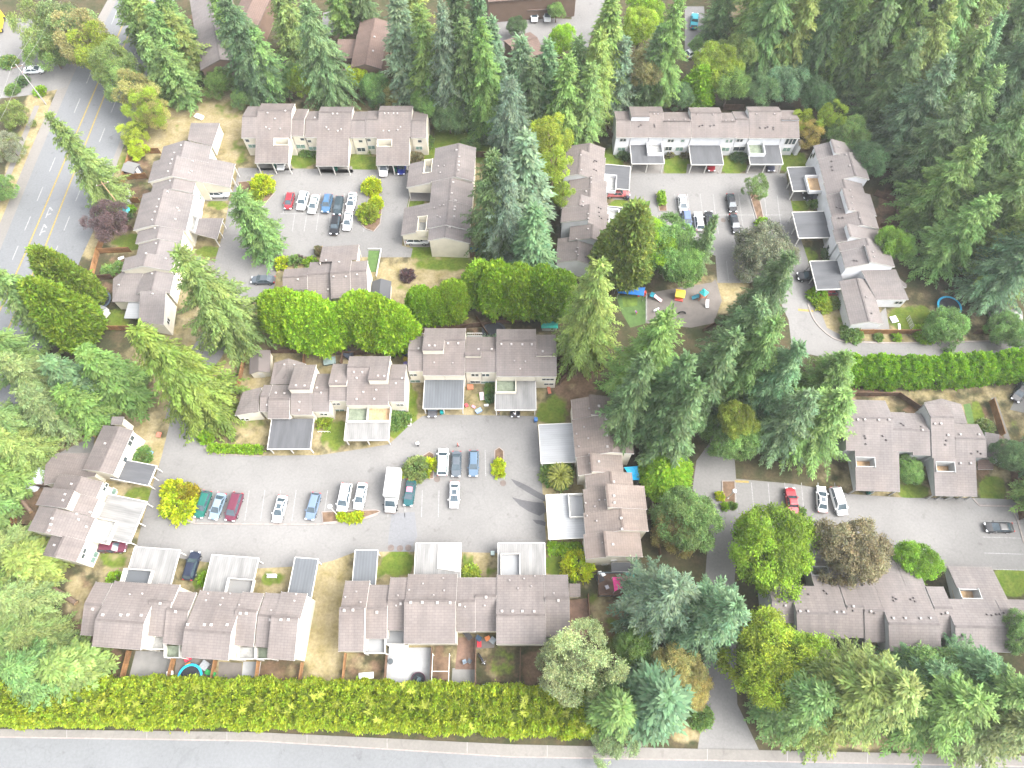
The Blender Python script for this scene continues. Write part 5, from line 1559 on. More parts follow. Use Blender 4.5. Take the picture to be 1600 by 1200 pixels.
# centre and right
tree('cone', (1048,722), 8, 4.4, 'lime', "vivid lime green thuja beside the lane, next to the blue canopy")
tree('broad', (1228,842), 13, 6.9, (.17, .28, .02), "large bright green broadleaf tree by the lane at the right hand court")
tree('broad', (1346,850), 12, 5.7, 'brown', "brown leaved broadleaf tree over the grey roofs of the right hand court")
tree('broad', (1446,872), 7, 3.4, 'lime', "small bright green tree in the courtyard notch of the grey roof")
tree('broad', (1430,728), 5, 2.6, 'mid', "leafy small tree between the two grey carport roofs")
foot_tree('fir', 1244, 690, 21, 7.2, 'mid', "huge spreading fir beside the upper grey roofed terrace")
foot_tree('fir', 1200, 690, 21, 6.0, 'teal', "grey green fir on the lane side of the huge spreading fir")
tree('broad', (1160,645), 13, 3.2, (.17,.235,.035), "yellow tinted broadleaf tree by the lane between firs")
tree('broad', (1160,668), 10, 4.6, 'mid', "dark leafy tree below the yellow tinted one by the lane")
tree('fir', (1075,560), 0, 5.0, 'deep', "dark fir at the head of the narrow lane", base=(1060,690))
tree('fir', (1090,600), 0, 4.8, 'deep', "dark fir on the house side of the narrow lane", base=(1072,710))
tree('broad', (1062,625), 13, 4.4, 'deep', "dark leafy tree between the brown tinted roofs and the lane")
tree('broad', (1042,660), 11, 3.6, 'mid', "mid green tree over the rear decks of the brown tinted terrace")
tree('broad', (1085,800), 10, 5.0, 'mid', "mixed green tree with rusty leaves beside the lane")
tree('broad', (1062,820), 8, 4.0, (.15,.14,.045), "rust tinged small tree behind the brown tinted terrace")
tree('fir', (1062,915), 24, 6.8, 'blue', "broad blue green fir beside the pink canopy deck", )
tree('fir', (1152,945), 26, 6.8, 'teal', "teal fir seen from above beside the lane")
tree('airy', (912,1026), 14, 4.8, 'silver', "pale silvery leaved tree at the end of the bottom hedge")
tree('airy', (888,1042), 12, 4.0, 'silver', "pale silvery tree overlapping the yard of the bottom centre terrace")
tree('spruce', (972,1105), 16, 4.6, 'mid', "star shaped young spruce seen from above at the hedge end")
tree('spruce', (1045,1090), 18, 6.2, 'teal', "blue green spruce seen from above near the entrance lane")
tree('airy', (960,1148), 6, 3.6, 'silver', "pale feathery bush tree overhanging the bottom pavement")
tree('broad', (1062,1042), 9, 3.8, 'dry', "dry yellowish small tree beside the globe lamp of the lane")
tree('broad', (1085,1070), 7, 3.0, 'dry', "dry yellowish low tree at the edge of the entrance lane")
tree('broad', (1000,1010), 7, 3.4, 'mid', "leafy green tree below the broad blue green fir")
tree('broad', (1222,1028), 14, 6.4, 'yellow', "large yellow green tree below the grey roof at the entrance lane")
tree('broad', (1268,1040), 13, 5.2, (.17,.26,.024), "yellow green tree leaning against the grey roof wells terrace")
tree('broad', (1200,1028), 12, 3.4, (.13,.2,.025), "olive green tree hanging over the entrance lane")
tree('cedar', (1368,1072), 24, 7.6, 'olive', "drooping cedar seen from above at the bottom pavement")
tree('fir', (1425,1075), 26, 7.6, 'pale', "pale star shaped fir seen from above, limbs spreading all round")
tree('cedar', (1292,1088), 20, 6.6, 'mid', "drooping cedar beside the entrance lane at the bottom")
tree('cedar', (1330,1110), 17, 6.0, 'olive', "lower drooping cedar between two others by the bottom pavement")
tree('fir', (1478,1048), 16, 5.8, 'teal', "teal conifer against the grey roofs near the right edge")
tree('fir', (1562,1046), 17, 6.0, 'teal', "teal conifer cluster member nearest the right edge roofs")
tree('fir', (1535,1095), 22, 7.6, 'mid', "broad green conifer above the right end of the bottom pavement")
tree('fir', (1620,1080), 22, 7.0, 'mid', "green conifer cut by the right edge near the bottom")
tree('broad', (1480,1070), 14, 6.0, 'mid', "leafy tree between the star shaped fir and the broad green conifer")
tree('fir', (1620,1130), 20, 7.0, 'pale', "pale conifer at the lower right corner")
tree('broad', (1618,985), 10, 2.8, 'mid', "green tree against the last grey roof at the right edge")
foot_tree('fir', 1598, 722, 15, 4.2, 'teal', "conifer by the right edge above the black parked sedan")
foot_tree('fir', 1602, 785, 13, 4.0, 'mid', "conifer by the right edge nearest the black parked sedan")
tree('broad', (1594,705), 8, 2.8, 'deep', "dark leafy tree at the right edge below the brown wing roof")
tree('broad', (1492,498), 6, 4.4, 'mid', "spreading low tree between the fence and the right hand lane")
tree('broad', (1590,505), 6, 3.6, 'mid', "small leafy tree at the right end of the lane fence")
tree('airy', (1306,165), 10, 3.0, 'yellow', "yellow green tree behind the white terraces of the second court")
tree('airy', (1258,175), 7, 2.6, 'yellow', "small yellow tree at the end of the white terrace with three carports")
tree('airy', (1272,195), 7, 2.6, 'orange', "small orange tinted tree between the two white terraces")
tree('broad', (1404,366), 9, 3.2, (.13,.25,.03), "bright leafy tree in the back yards of the right hand white terrace")
tree('broad', (1418,375), 7, 2.6, 'mid', "small leafy tree below the bright one in the back yards")
# main road side and the upper left
RS = "trees lining the upper main road"
for i, (x, y, h, r, c, ad) in enumerate(((40,20,12,5.6,'olive',"olive green"),(78,10,13,6,'pale',"pale green"),(60,55,9,4.6,'mid',"mid green"),(110,25,13,5.6,'dry',"straw coloured"),(135,50,13,5.2,'yellow',"yellow green"),
        (160,75,13,4.6,'pale',"pale grey green"),(178,100,11,4.2,'olive',"olive green"),(198,120,11,4.2,'dry',"yellowish"),(215,145,10,4.0,'yellow',"yellow tinted"),(232,160,8,3.4,'dry',"dry brownish"))):
    o_ = ["first","second","third","fourth","fifth","sixth","seventh","eighth","ninth","last"][i]
    tree('airy', (x, y), h, r, c, f"{ad} roadside tree, {o_} along the upper main road from the corner", RS)
for i, (x, y, by, r, c) in enumerate(((188,-20,75,5,'mid'),(212,-10,110,5,'olive'),(232,10,130,5,'mid'),(245,-15,90,5,'mid'),(262,20,120,4.6,'olive'),(222,55,150,4.4,'mid'),(250,70,160,4.4,'mid'))):
    o_ = ["first","second","third","fourth","fifth","sixth","seventh"][i]
    tree('cedar' if i % 2 else 'fir', (x, y), 0, r, c, f"tall conifer behind the roadside trees, {o_} from the top edge", "conifers behind the roadside trees", base=(x + 22, by))
tree('fir', (350,-5), 0, 6.4, 'deep', "tall green fir beside the brown row house with fenced yards", base=(372,150))
tree('fir', (330,-30), 0, 5.6, 'mid', "fir behind the tall one beside the brown row house", base=(352,95))
tree('fir', (392,45), 0, 4.6, 'mid', "shorter fir above the round wooden yard fence", base=(402,150))
tree('broad', (335,112), 6, 3.6, 'mid', "leafy bush tree below the brown row house", )
tree('broad', (372,140), 5, 2.6, 'mid', "leafy bush tree at the corner of the round wooden fence")
tree('fir', (478,2), 0, 6.2, 'teal', "big grey green fir above the cream terrace with shingled carports", base=(500,158))
tree('fir', (432,-30), 0, 5.0, 'olive', "thin fir left of the big grey green one", base=(448,90))
tree('broad', (470,110), 8, 3.4, 'yellow', "yellow green leafy tree in the back yards of the cream terrace")
tree('broad', (455,105), 7, 2.8, 'mid', "green leafy tree beside the yellow green one in the back yards")
tree('fir', (520,-40), 0, 4.2, 'mid', "fir with a bare lower trunk by the curved estate road", base=(535,52))
tree('fir', (552,-60), 0, 4.0, 'deep', "second fir with a bare trunk by the curved estate road", base=(560,50))
tree('broad', (556,108), 6, 2.6, 'gold', "golden green tree in front of the brown stepped house")
tree('broad', (582,118), 7, 3.4, 'mid', "round green tree in front of the brown stepped house")
tree('broad', (606,135), 5, 2.4, 'dry', "dry brownish small tree behind the long cream terrace")
tree('broad', (590,140), 5, 2.4, 'deep', "dark small tree behind the long cream terrace")
# ---- the tall firs behind the houses, listed from the main road side to the far side
FS = [(618,-10,152,5.6,'blue'),(640,-45,120,5,'olive'),(655,10,170,4.6,'mid'),(690,8,186,5.4,'blue'),(712,-30,140,5,'deep'),(722,30,190,4.8,'deep'),(752,30,200,5.2,'mid'),(745,-20,150,4.8,'deep'),(770,28,140,3.4,'teal'),
      (797,122,245,5.4,'blue'),(815,60,190,5,'teal'),(835,95,215,4.6,'deep'),(857,66,205,4.8,'teal'),(888,88,226,5,'mid'),(905,60,190,4.4,'deep'),(940,48,195,5.2,'olive'),(958,-8,165,5.6,'mid'),(925,100,222,4.4,'mid'),
      (978,60,170,4.6,'blue'),(1062,-5,165,5.4,'mid'),(1035,40,165,4.2,'teal'),(1138,-22,60,4.4,'deep')]
for i, (x, y, by, r, c) in enumerate(FS):
    d_ = {'blue':"bluish",'olive':"olive",'mid':"green",'deep':"dark",'teal':"grey green"}[c]
    w0 = ["behind the long cream terrace","in the stand between the courts","behind the half hidden terrace","at the head of the second court"][0 if x < 700 else 1 if x < 850 else 2 if x < 985 else 3]
    z_ = [q for q in FS if (0 if q[0] < 700 else 1 if q[0] < 850 else 2 if q[0] < 985 else 3) == (0 if x < 700 else 1 if x < 850 else 2 if x < 985 else 3)]
    k_ = sorted(q[0] for q in z_).index(x)
    o_ = ["nearest","second nearest","third","fourth","fifth","sixth","seventh","eighth","ninth","tenth"][k_]
    tree('fir' if i % 4 else 'spruce', (x, y), 0, r, c, f"tall {d_} fir {w0}, {o_} to the main road", "tall firs behind the terraces", base=(800 + (x - 800) * (1120 - by) / (1120 - y), by))
for x, y, h, r, c, lb in ((1005,20,15,4.6,'yellow',"tall yellow green broadleaf tree among the firs"),(1015,85,14,4.0,'dry',"golden flecked broadleaf tree below the tall yellow green one"),(1010,-5,12,4.6,'lime',"bright green broadleaf tree at the top edge"),
        (1128,78,12,4.6,'yellow',"yellow green broadleaf tree right of the cone shaped thuja"),(1150,110,10,4.4,'mid',"round green tree behind the cone shaped thuja"),(1160,60,12,4.2,'olive',"olive green broadleaf tree near the turquoise pickup"),
        (880,45,8,3.6,'lime',"bright green tree below the estate road"),(870,6,5,2.2,'mid',"round clipped tree beside the two car carport"),(808,30,5,2.4,'deep',"dark tree at the edge of the estate road"),(1090,62,4,1.8,'mid',"small green tree in front of the turquoise pickup"),
        (1040,130,7,3.2,'olive',"low olive tree behind the white terrace with three carports"),(1068,135,7,3.0,'deep',"low dark tree behind the white terrace with three carports"),(1010,145,6,2.8,'deep',"low dark tree at the left back corner of the white terrace"),
        (840,140,9,3.6,'mid',"green broadleaf tree in the stand between the courts"),(700,170,7,3.4,'deep',"low dark tree behind the undergrowth of the first court"),(660,150,8,3.2,'mid',"leafy tree at the back corner of the long cream terrace")):
    tree('broad', (x, y), h, r, c, lb)
# ---- the big wood on the right: conifers placed by their feet, inside the outline of the wood
g_ = np.random.default_rng(5)
NUM = ["first","second","third","fourth","fifth","sixth","seventh","eighth","ninth","tenth","eleventh","twelfth"]
WROWS = [  # photo px of the feet of each rank, from the houses outwards
 ("behind the white terrace with three carports", [(1178,122),(1212,118),(1248,126),(1282,132),(1315,142)]),
 ("above the second court, second rank", [(1165,78),(1205,76),(1245,80),(1290,88),(1330,92),(1368,104)]),
 ("above the second court, third rank", [(1195,34),(1240,36),(1290,40),(1340,44),(1390,52),(1440,60)]),
 ("above the second court, top rank", [(1215,-6),(1270,-6),(1325,-4),(1385,0),(1440,4),(1500,10),(1550,14)]),
 ("behind the stepping white terrace", [(1352,195),(1385,235),(1412,290),(1428,350),(1452,412),(1524,462)]),
 ("second rank behind the stepping terrace", [(1390,165),(1425,205),(1458,255),(1480,320),(1508,380),(1540,440)]),
 ("third rank behind the stepping terrace", [(1430,125),(1470,165),(1505,215),(1530,280),(1560,345),(1592,410)]),
 ("fourth rank behind the stepping terrace", [(1475,85),(1520,125),(1560,175),(1590,240),(1620,310)]),
]
for where, feet in WROWS:
    for i, (x, y) in enumerate(feet):
        h = g_.uniform(23, 29); r = g_.uniform(5.0, 6.4) if "court" in where or "carports" in where else g_.uniform(6.0, 7.6)
        if (x, y) in ((1412,290),(1428,350),(1452,412)): h -= 5
        c = ['teal','mid','deep','mid','olive','mid','deep','mid'][int(g_.integers(8))]
        d_ = {'blue':"bluish",'olive':"olive",'mid':"green",'deep':"dark",'teal':"grey green"}[c]
        foot_tree('fir' if g_.random() < .75 else 'cedar', x + g_.uniform(-5, 5), y + g_.uniform(-5, 5), h, r, c, f"{d_} conifer {where}, {NUM[i]} counted downhill", "conifers of the big wood")
foot_tree('fir', 1268, 616, 16, 5.2, 'mid', "green fir at the very end of the bright hedge")
# firs between the second court and the big court
for x, y, bx, by, r, c, lb in ((1236,398,1178,520,5.4,'deep',"dark fir between the grey leaved tree and the playground"),(1192,470,1148,600,5.6,'teal',"grey green fir below the playground gravel"),(1215,500,1172,630,5.6,'mid',"green fir left of the lane bend, near the bright hedge end"),
        (1150,520,1118,640,4.8,'deep',"dark fir over the head of the narrow lane, lane side"),(1252,540,1210,650,5.4,'teal',"grey green fir at the left end of the bright hedge"),(1010,560,985,690,4.2,'deep',"dark fir tucked behind the broad one above brown tinted roofs")):
    tree('fir', (x, y), 0, r, c, lb, base=(bx, by))
for x, y, h, r, c, lb in ((1200,120,9,4,'deep',"low dark tree at the wood edge behind the white terraces"),(1240,110,10,4.4,'teal',"grey green tree at the wood edge behind the white terraces"),(1285,130,9,4,'deep',"dark tree at the wood edge, right of the grey green one"),
        (1335,190,9,4.2,'mid',"leafy tree at the foot of the big wood"),(1365,230,9,4.4,'deep',"dark leafy tree behind the stepping white terrace"),(1230,50,10,4.5,'olive',"olive broadleaf tree inside the big wood"),(1345,80,9,4,'orange',"orange flecked tree inside the big wood")):
    tree('broad', (x, y), h, r, c, lb)
# ---- the conifers of the left edge
LF = [(18,398,0,4.8,'mid',(98,520)),(-22,470,0,5.6,'mid',(60,590)),(25,535,0,5.4,'pale',(105,630)),(92,545,0,4.8,'teal',(160,630)),(-25,590,0,6,'mid',(50,690)),(50,590,0,5.4,'pale',(115,665)),(150,528,0,5.0,'mid',(212,618)),(112,590,0,4.6,'mid',(160,655)),(10,640,0,5.2,'olive',(62,715)),
      (-35,690,0,5,'mid',(22,760)),(-45,740,0,5,'mid',(5,800)),(-5,838,0,5.8,'pale',(40,870)),(42,862,0,5.0,'olive',(72,885)),(-35,900,0,6,'olive',(15,925)),(22,920,0,5.6,'pale',(55,945)),(-5,985,0,6.2,'olive',(28,1003)),(62,985,0,5.4,'pale',(78,1000)),(72,1040,12,5.0,'olive',None),(10,1045,14,5.6,'mid',None)]
for i, (x, y, h, r, c, ba) in enumerate(LF):
    d_ = {'pale':"pale green",'olive':"olive",'mid':"green",'teal':"grey green",'yellow':"yellow green"}[c]
    w0 = "left edge of the main road" if y < 500 else "left edge above the end terrace" if y < 760 else "lower left corner wood"
    kk = [q for q in LF if (0 if q[1] < 500 else 1 if q[1] < 760 else 2) == (0 if y < 500 else 1 if y < 760 else 2)].index((x, y, h, r, c, ba))
    lb = f"{d_} conifer at the {w0}, {NUM[kk]} counted downwards"
    if ba: foot_tree('fir' if i % 3 else 'cedar', *ba, min(32, max(9, H * (1 - P(*ba).length / P(x, y).length))), r, c, lb, "conifers of the left edge")
    else: tree('cedar', (x, y), h, r, c, lb, "conifers of the left edge")
tree('airy', (10,165), 6, 3.0, 'olive', "olive shrubby tree on the verge left of the main road")
tree('airy', (2,215), 6, 3.0, 'grey', "grey green shrubby tree on the verge left of the main road")
tree('airy', (-12,280), 6, 3.0, 'mid', "green shrubby tree at the left edge of the verge")
tree('airy', (200,198), 5, 2.6, 'yellow', "yellow green bush tree at the road end of the straw lawn")
tree('airy', (208,225), 4, 2.0, 'gold', "golden bush at the upper corner of the fenced yards")
# ---- hedges
hedge([(-40,1095),(150,1096),(300,1097),(480,1100),(700,1106),(880,1112),(935,1114)], 6.6, 4.6, (.215,.30,.02), "long tall yellow green hedge along the bottom street", .33, 14, 3.6, tops=True)
hedge([(1296,588),(1400,592),(1500,588),(1580,580),(1620,575)], 4.6, 6.0, (.135,.29,.014), "tall bright green hedge below the right hand lane", .33, 14, 3.6)
hedge([(329,702),(412,705)], 1.3, 1.2, 'lime', "low clipped green hedge at the kerb of the big court", .3, 14, 5)
hedge([(856,858),(908,858)], 1.6, 1.2, 'thuja', "low clipped hedge below the second white carport", .3, 14, 5)
hedge([(1032,305),(1034,322)], 1.2, 1.3, 'lime', "short clipped hedge beside the first parking bay of the second court", .3, 14, 6)
hedge([(720,540),(790,540)], 2.6, 1.8, 'blue', "low grey green planting behind the clerestory terrace", .4, 12, 3)
# ---- shrubs
for x, y, r, h, c, lb in ((285,790,3.6,3.2,'gold',"large golden bush at the corner of the big court"),(276,772,2.4,3.6,'gold',"golden bush behind the large one at the corner of the big court"),(296,775,2.2,3.4,(.27,.26,.025),"golden green bush beside the green parked car"),
        (535,808,1.0,1.1,'gold',"golden bush below the parked white van"),(548,810,1.0,1.0,'gold',"golden bush in the middle of the narrow island"),(560,808,1.1,1.1,'gold',"golden bush at the wide part of the narrow island"),
        (652,735,2.6,2.4,'pale',"pale green bush in the middle island of the big court"),(672,728,1.4,1.5,'gold',"round golden bush in the middle island of the big court"),(634,740,1.0,1.0,'gold',"small golden bush at the tip of the middle island"),(666,742,.9,.9,'yellow',"small yellow green bush below the pale one"),
        (779,727,1.2,1.2,'gold',"golden bush in the small right island, the upper of two"),(779,739,1.2,1.1,'gold',"golden bush in the small right island, the lower of two"),
        (902,885,3.0,3.0,'gold',"large round golden bush below the second white carport"),(582,296,2.4,2.6,'gold',"golden bush at the upper end of the first court island"),(575,338,2.6,2.8,'yellow',"golden green bush in the first court island"),(588,320,1.8,1.8,'gold',"small golden bush in the middle of the first court island"),
        (412,295,2.8,3.2,'gold',"golden bush beside the conifer of the first court island"),(400,310,1.8,2,'yellow',"yellow green bush below the golden one in the first court"),
        (442,414,1.7,1.6,'gold',"golden bush beside the entrance of the L shaped house"),(462,410,1.4,1.4,'mid',"green bush in front of the L shaped house"),(486,414,1.6,1.4,'lime',"bright green bush at the inner corner of the L shaped house"),(500,395,1.1,1.6,'brown',"dry reddish bush at the carport corner of the L shaped house"),(467,407,1.0,1.1,'purple',"small dark red bush in front of the L shaped house"),
        (637,433,1.6,1.6,'purple',"dark red shrub standing alone on the straw lawn"),(870,742,3.2,2.4,'mid',"leafy planting around the spiky palm like tree"),
        (1118,240,1.2,1,'grey',"small grey shrub by the white terrace wall"),(973,245,1.5,1.3,'deep',"round dark bush at the left corner of the white terrace"),(1000,243,1.2,.9,'brown',"reddish bush below the first carport wall"),(1045,242,1.3,1,'brown',"rose coloured bush below the white wall"),(1068,242,1.2,1,'brown',"second rose coloured bush below the white wall"),(1153,246,2.0,1.2,'deep',"round dark bush on the lawn between the carports"),
        (1275,465,2.2,2.2,'lime',"bright green bush below the last white carport"),(1285,478,2.0,1.3,'yellow',"yellow green bush in the bed below the last white carport"),(1302,475,1.8,1.3,'pale',"pale bush in the bed below the last white carport"),(1296,400,2.0,1.6,'deep',"dark bush between the second and last white carports"),(1270,322,1.4,1.2,'mid',"green bush between the first two white carports"),
        (1328,523,2.4,1.8,'mid',"round green bush at the bend of the lane"),(1442,525,2.4,1.6,'lime',"yellow green bush in front of the lane fence"),(1372,528,1,.8,'mid',"small bush at the lane fence, left of two"),(1400,528,1,.8,'lime',"small bush at the lane fence, right of two"),
        (1190,352,1.4,1.5,'lime',"green bush in the planted strip of the second court"),(1132,792,.8,.8,'lime',"small bush at the tip of the lane island"),(1145,791,.8,.8,'mid',"small round bush at the lamp island"),(1124,776,.9,.9,'gold',"yellow bush at the lamp island"),
        (665,225,2.2,1.8,'mid',"green bush beside the end wall of the long cream terrace"),(650,248,1.8,1.4,'brown',"reddish bush beside the end wall of the long cream terrace"),(576,232,2.0,2.2,'lime',"bright bush between the second and third shingled carport"),(478,238,1.6,1.2,'mid',"flower bed bush below the windows of the long cream terrace"),(490,240,1.4,1.1,'mid',"second flower bed bush below the windows of the long cream terrace"),
        (618,657,2.2,1.5,'mid',"dark green bush at the right end of the dark and pale carport terrace"),(632,655,1.5,1.2,'mid',"small bush in the white edged bed"),(507,660,1.6,1.2,'yellow',"yellow flecked bush beside the dark carport"),(222,716,2.4,1.8,'mid',"round green bush beside the dark carport of the left terrace"),(324,683,1.6,1.6,'lime',"round green bush at the end of the clipped kerb hedge"),
        (770,608,1.8,.9,'mid',"green bed planting in front of the clerestory terrace"),(765,624,1.0,1.2,'teal',"teal leaved plant beside the white carport"),(180,905,1.3,1,'lime',"clipped bush at the corner of the first bottom carport"),(735,897,1.6,.8,'yellow',"yellow green low bush behind the bottom centre terrace"),(323,905,1.2,1.2,'lime',"light green bush beside the dark blue car"),
        (895,905,.9,1.2,'mid',"thin green plant below the brown tinted terrace"),(15,100,2.4,1.6,'mid',"bushes by the side road corner, green"),(22,142,2.0,1.2,'mid',"green bush in the bed by the side road"),(38,130,1.6,1.4,'deep',"dark green bush in the bed by the side road"),(65,145,1.6,1.3,'lime',"bright bush at the end of the side road bed"),(20,98,1.5,1.2,'gold',"yellow bush beside the silver car on the side road"),
        (205,330,1.2,1.2,'lime',"bright bush in the upper fenced yard"),(170,425,1.6,1,'mid',"green plants in the fenced yard by the road"),(185,418,1.4,.9,'mid',"green plants beside the white flowers in the fenced yard"),(200,340,1.4,1.2,'teal',"plants by the teal parasol in the fenced yard"),
        (650,205,2.4,1.2,'mid',"undergrowth bush at the back of the first court"),(715,195,3,1.4,'mid',"wide undergrowth bush behind the sloping carport terrace"),(755,215,3,1.4,'deep',"dark undergrowth bush behind the sloping carport terrace"),(735,228,2.6,1.2,'mid',"low undergrowth bush along the back of the sloping carport terrace"),
        (1555,715,1.8,1.2,'grey',"grey rockery plant by the right hand lawn"),(1538,668,1.8,1.1,'pale',"pale flowering bush at the narrow turf strip"),(1010,1125,2,1.4,'mid',"green bush at the dry verge by the entrance lane"),(1092,1120,2.2,1.8,'mid',"green bush at the edge of the entrance lane"),(1000,1140,2.2,1.2,'grey',"grey green bush on the dry verge"),
        (1192,905,1.6,1.4,'deep',"dark bush by the white end wall of the lower right terrace"),(1250,800,1,.8,'mid',"small weed bush in the right hand court")):
    shrub((x, y), r, h, c, lb)
# spiky palm like tree
def palm():
    g = np.random.default_rng(3); c = P(876, 742, 4.0); th = thing("yucca_tree", "spiky palm like tree with long narrow leaves between the two white carports", "tree", (c.x, c.y, 0))
    n = 170; az = g.uniform(0, 6.28, n); el = g.uniform(-.7, 1.3, n)
    d = np.stack([np.cos(az) * np.cos(el), np.sin(az) * np.cos(el), np.sin(el)], 1); Q, T = [], []
    p = np.zeros((n, 3)); p[:, 2] = 3.4
    for k in range(3):
        q = fronds(p, d, g.uniform(.9, 1.15, n), np.full(n, .3 - .06 * k), g.uniform(-.3, .3, n)); Q.append(q); t = g.uniform(.7, 1.3, n); T.append(np.stack([t * 1.1, t, t], 1))
        p = p + d * .85; d = norm(d + np.array([0, 0, -.42]))
    link("crown", leaf_mesh("crown", np.concatenate(Q), np.concatenate(T)), None, th, loc=(c.x, c.y, 0), color=(.15, .18, .035))
    link("trunk", TRUNK, None, th, loc=(c.x, c.y, 0), scale=(.25, .25, 3.6))
palm()

# ---- the wood goes on beyond the frame: one mass, nothing of it is in the photograph
def outer_wood():
    g = np.random.default_rng(77); Q, T = [], []
    src = [CROWN['fir'][i][0] for i in range(3)]
    arr = []
    for me in src:
        n = len(me.vertices); co = np.empty(n * 3, np.float32); me.vertices.foreach_get("co", co)
        to = np.empty(n * 4, np.float32); me.color_attributes["tone"].data.foreach_get("color", to)
        arr.append((co.reshape(-1, 4, 3), to.reshape(-1, 4, 4)[:, 0, :3]))
    spots = [(x + g.uniform(-12, 12), y + g.uniform(-10, 10)) for x, y in ((1700,590),(1790,600),(1690,660),(1780,690),(1870,640),(1680,740),(1760,790),(1850,740),(1700,850),(1790,880),(1720,960),(1810,990),(1730,1060),(1830,1090),(1760,1140),(1740,420),(1800,330),(1860,450),
             (-90,880),(-160,930),(-100,980),(-180,1020),(-110,1070),(-200,1100),(-150,830),(-200,330),(-220,220),(-180,120))]
    for i, s in enumerate(spots):
        p = P(*s); a = g.uniform(0, 6.28); k = g.uniform(.95, 1.3); co, to = arr[i % 3]
        sel = g.random(len(co)) < .55
        q = co[sel] * np.array([k * 1.25, k * 1.25, k])
        R_ = np.array([[math.cos(a), -math.sin(a), 0], [math.sin(a), math.cos(a), 0], [0, 0, 1]])
        Q.append(q @ R_.T + np.array([p.x, p.y, 0])); T.append(to[sel] * g.uniform(.85, 1.15))
    tag(link("outer_wood", leaf_mesh("outer_wood", np.concatenate(Q), np.concatenate(T)), color=TINT['mid']), kind="stuff")
outer_wood()
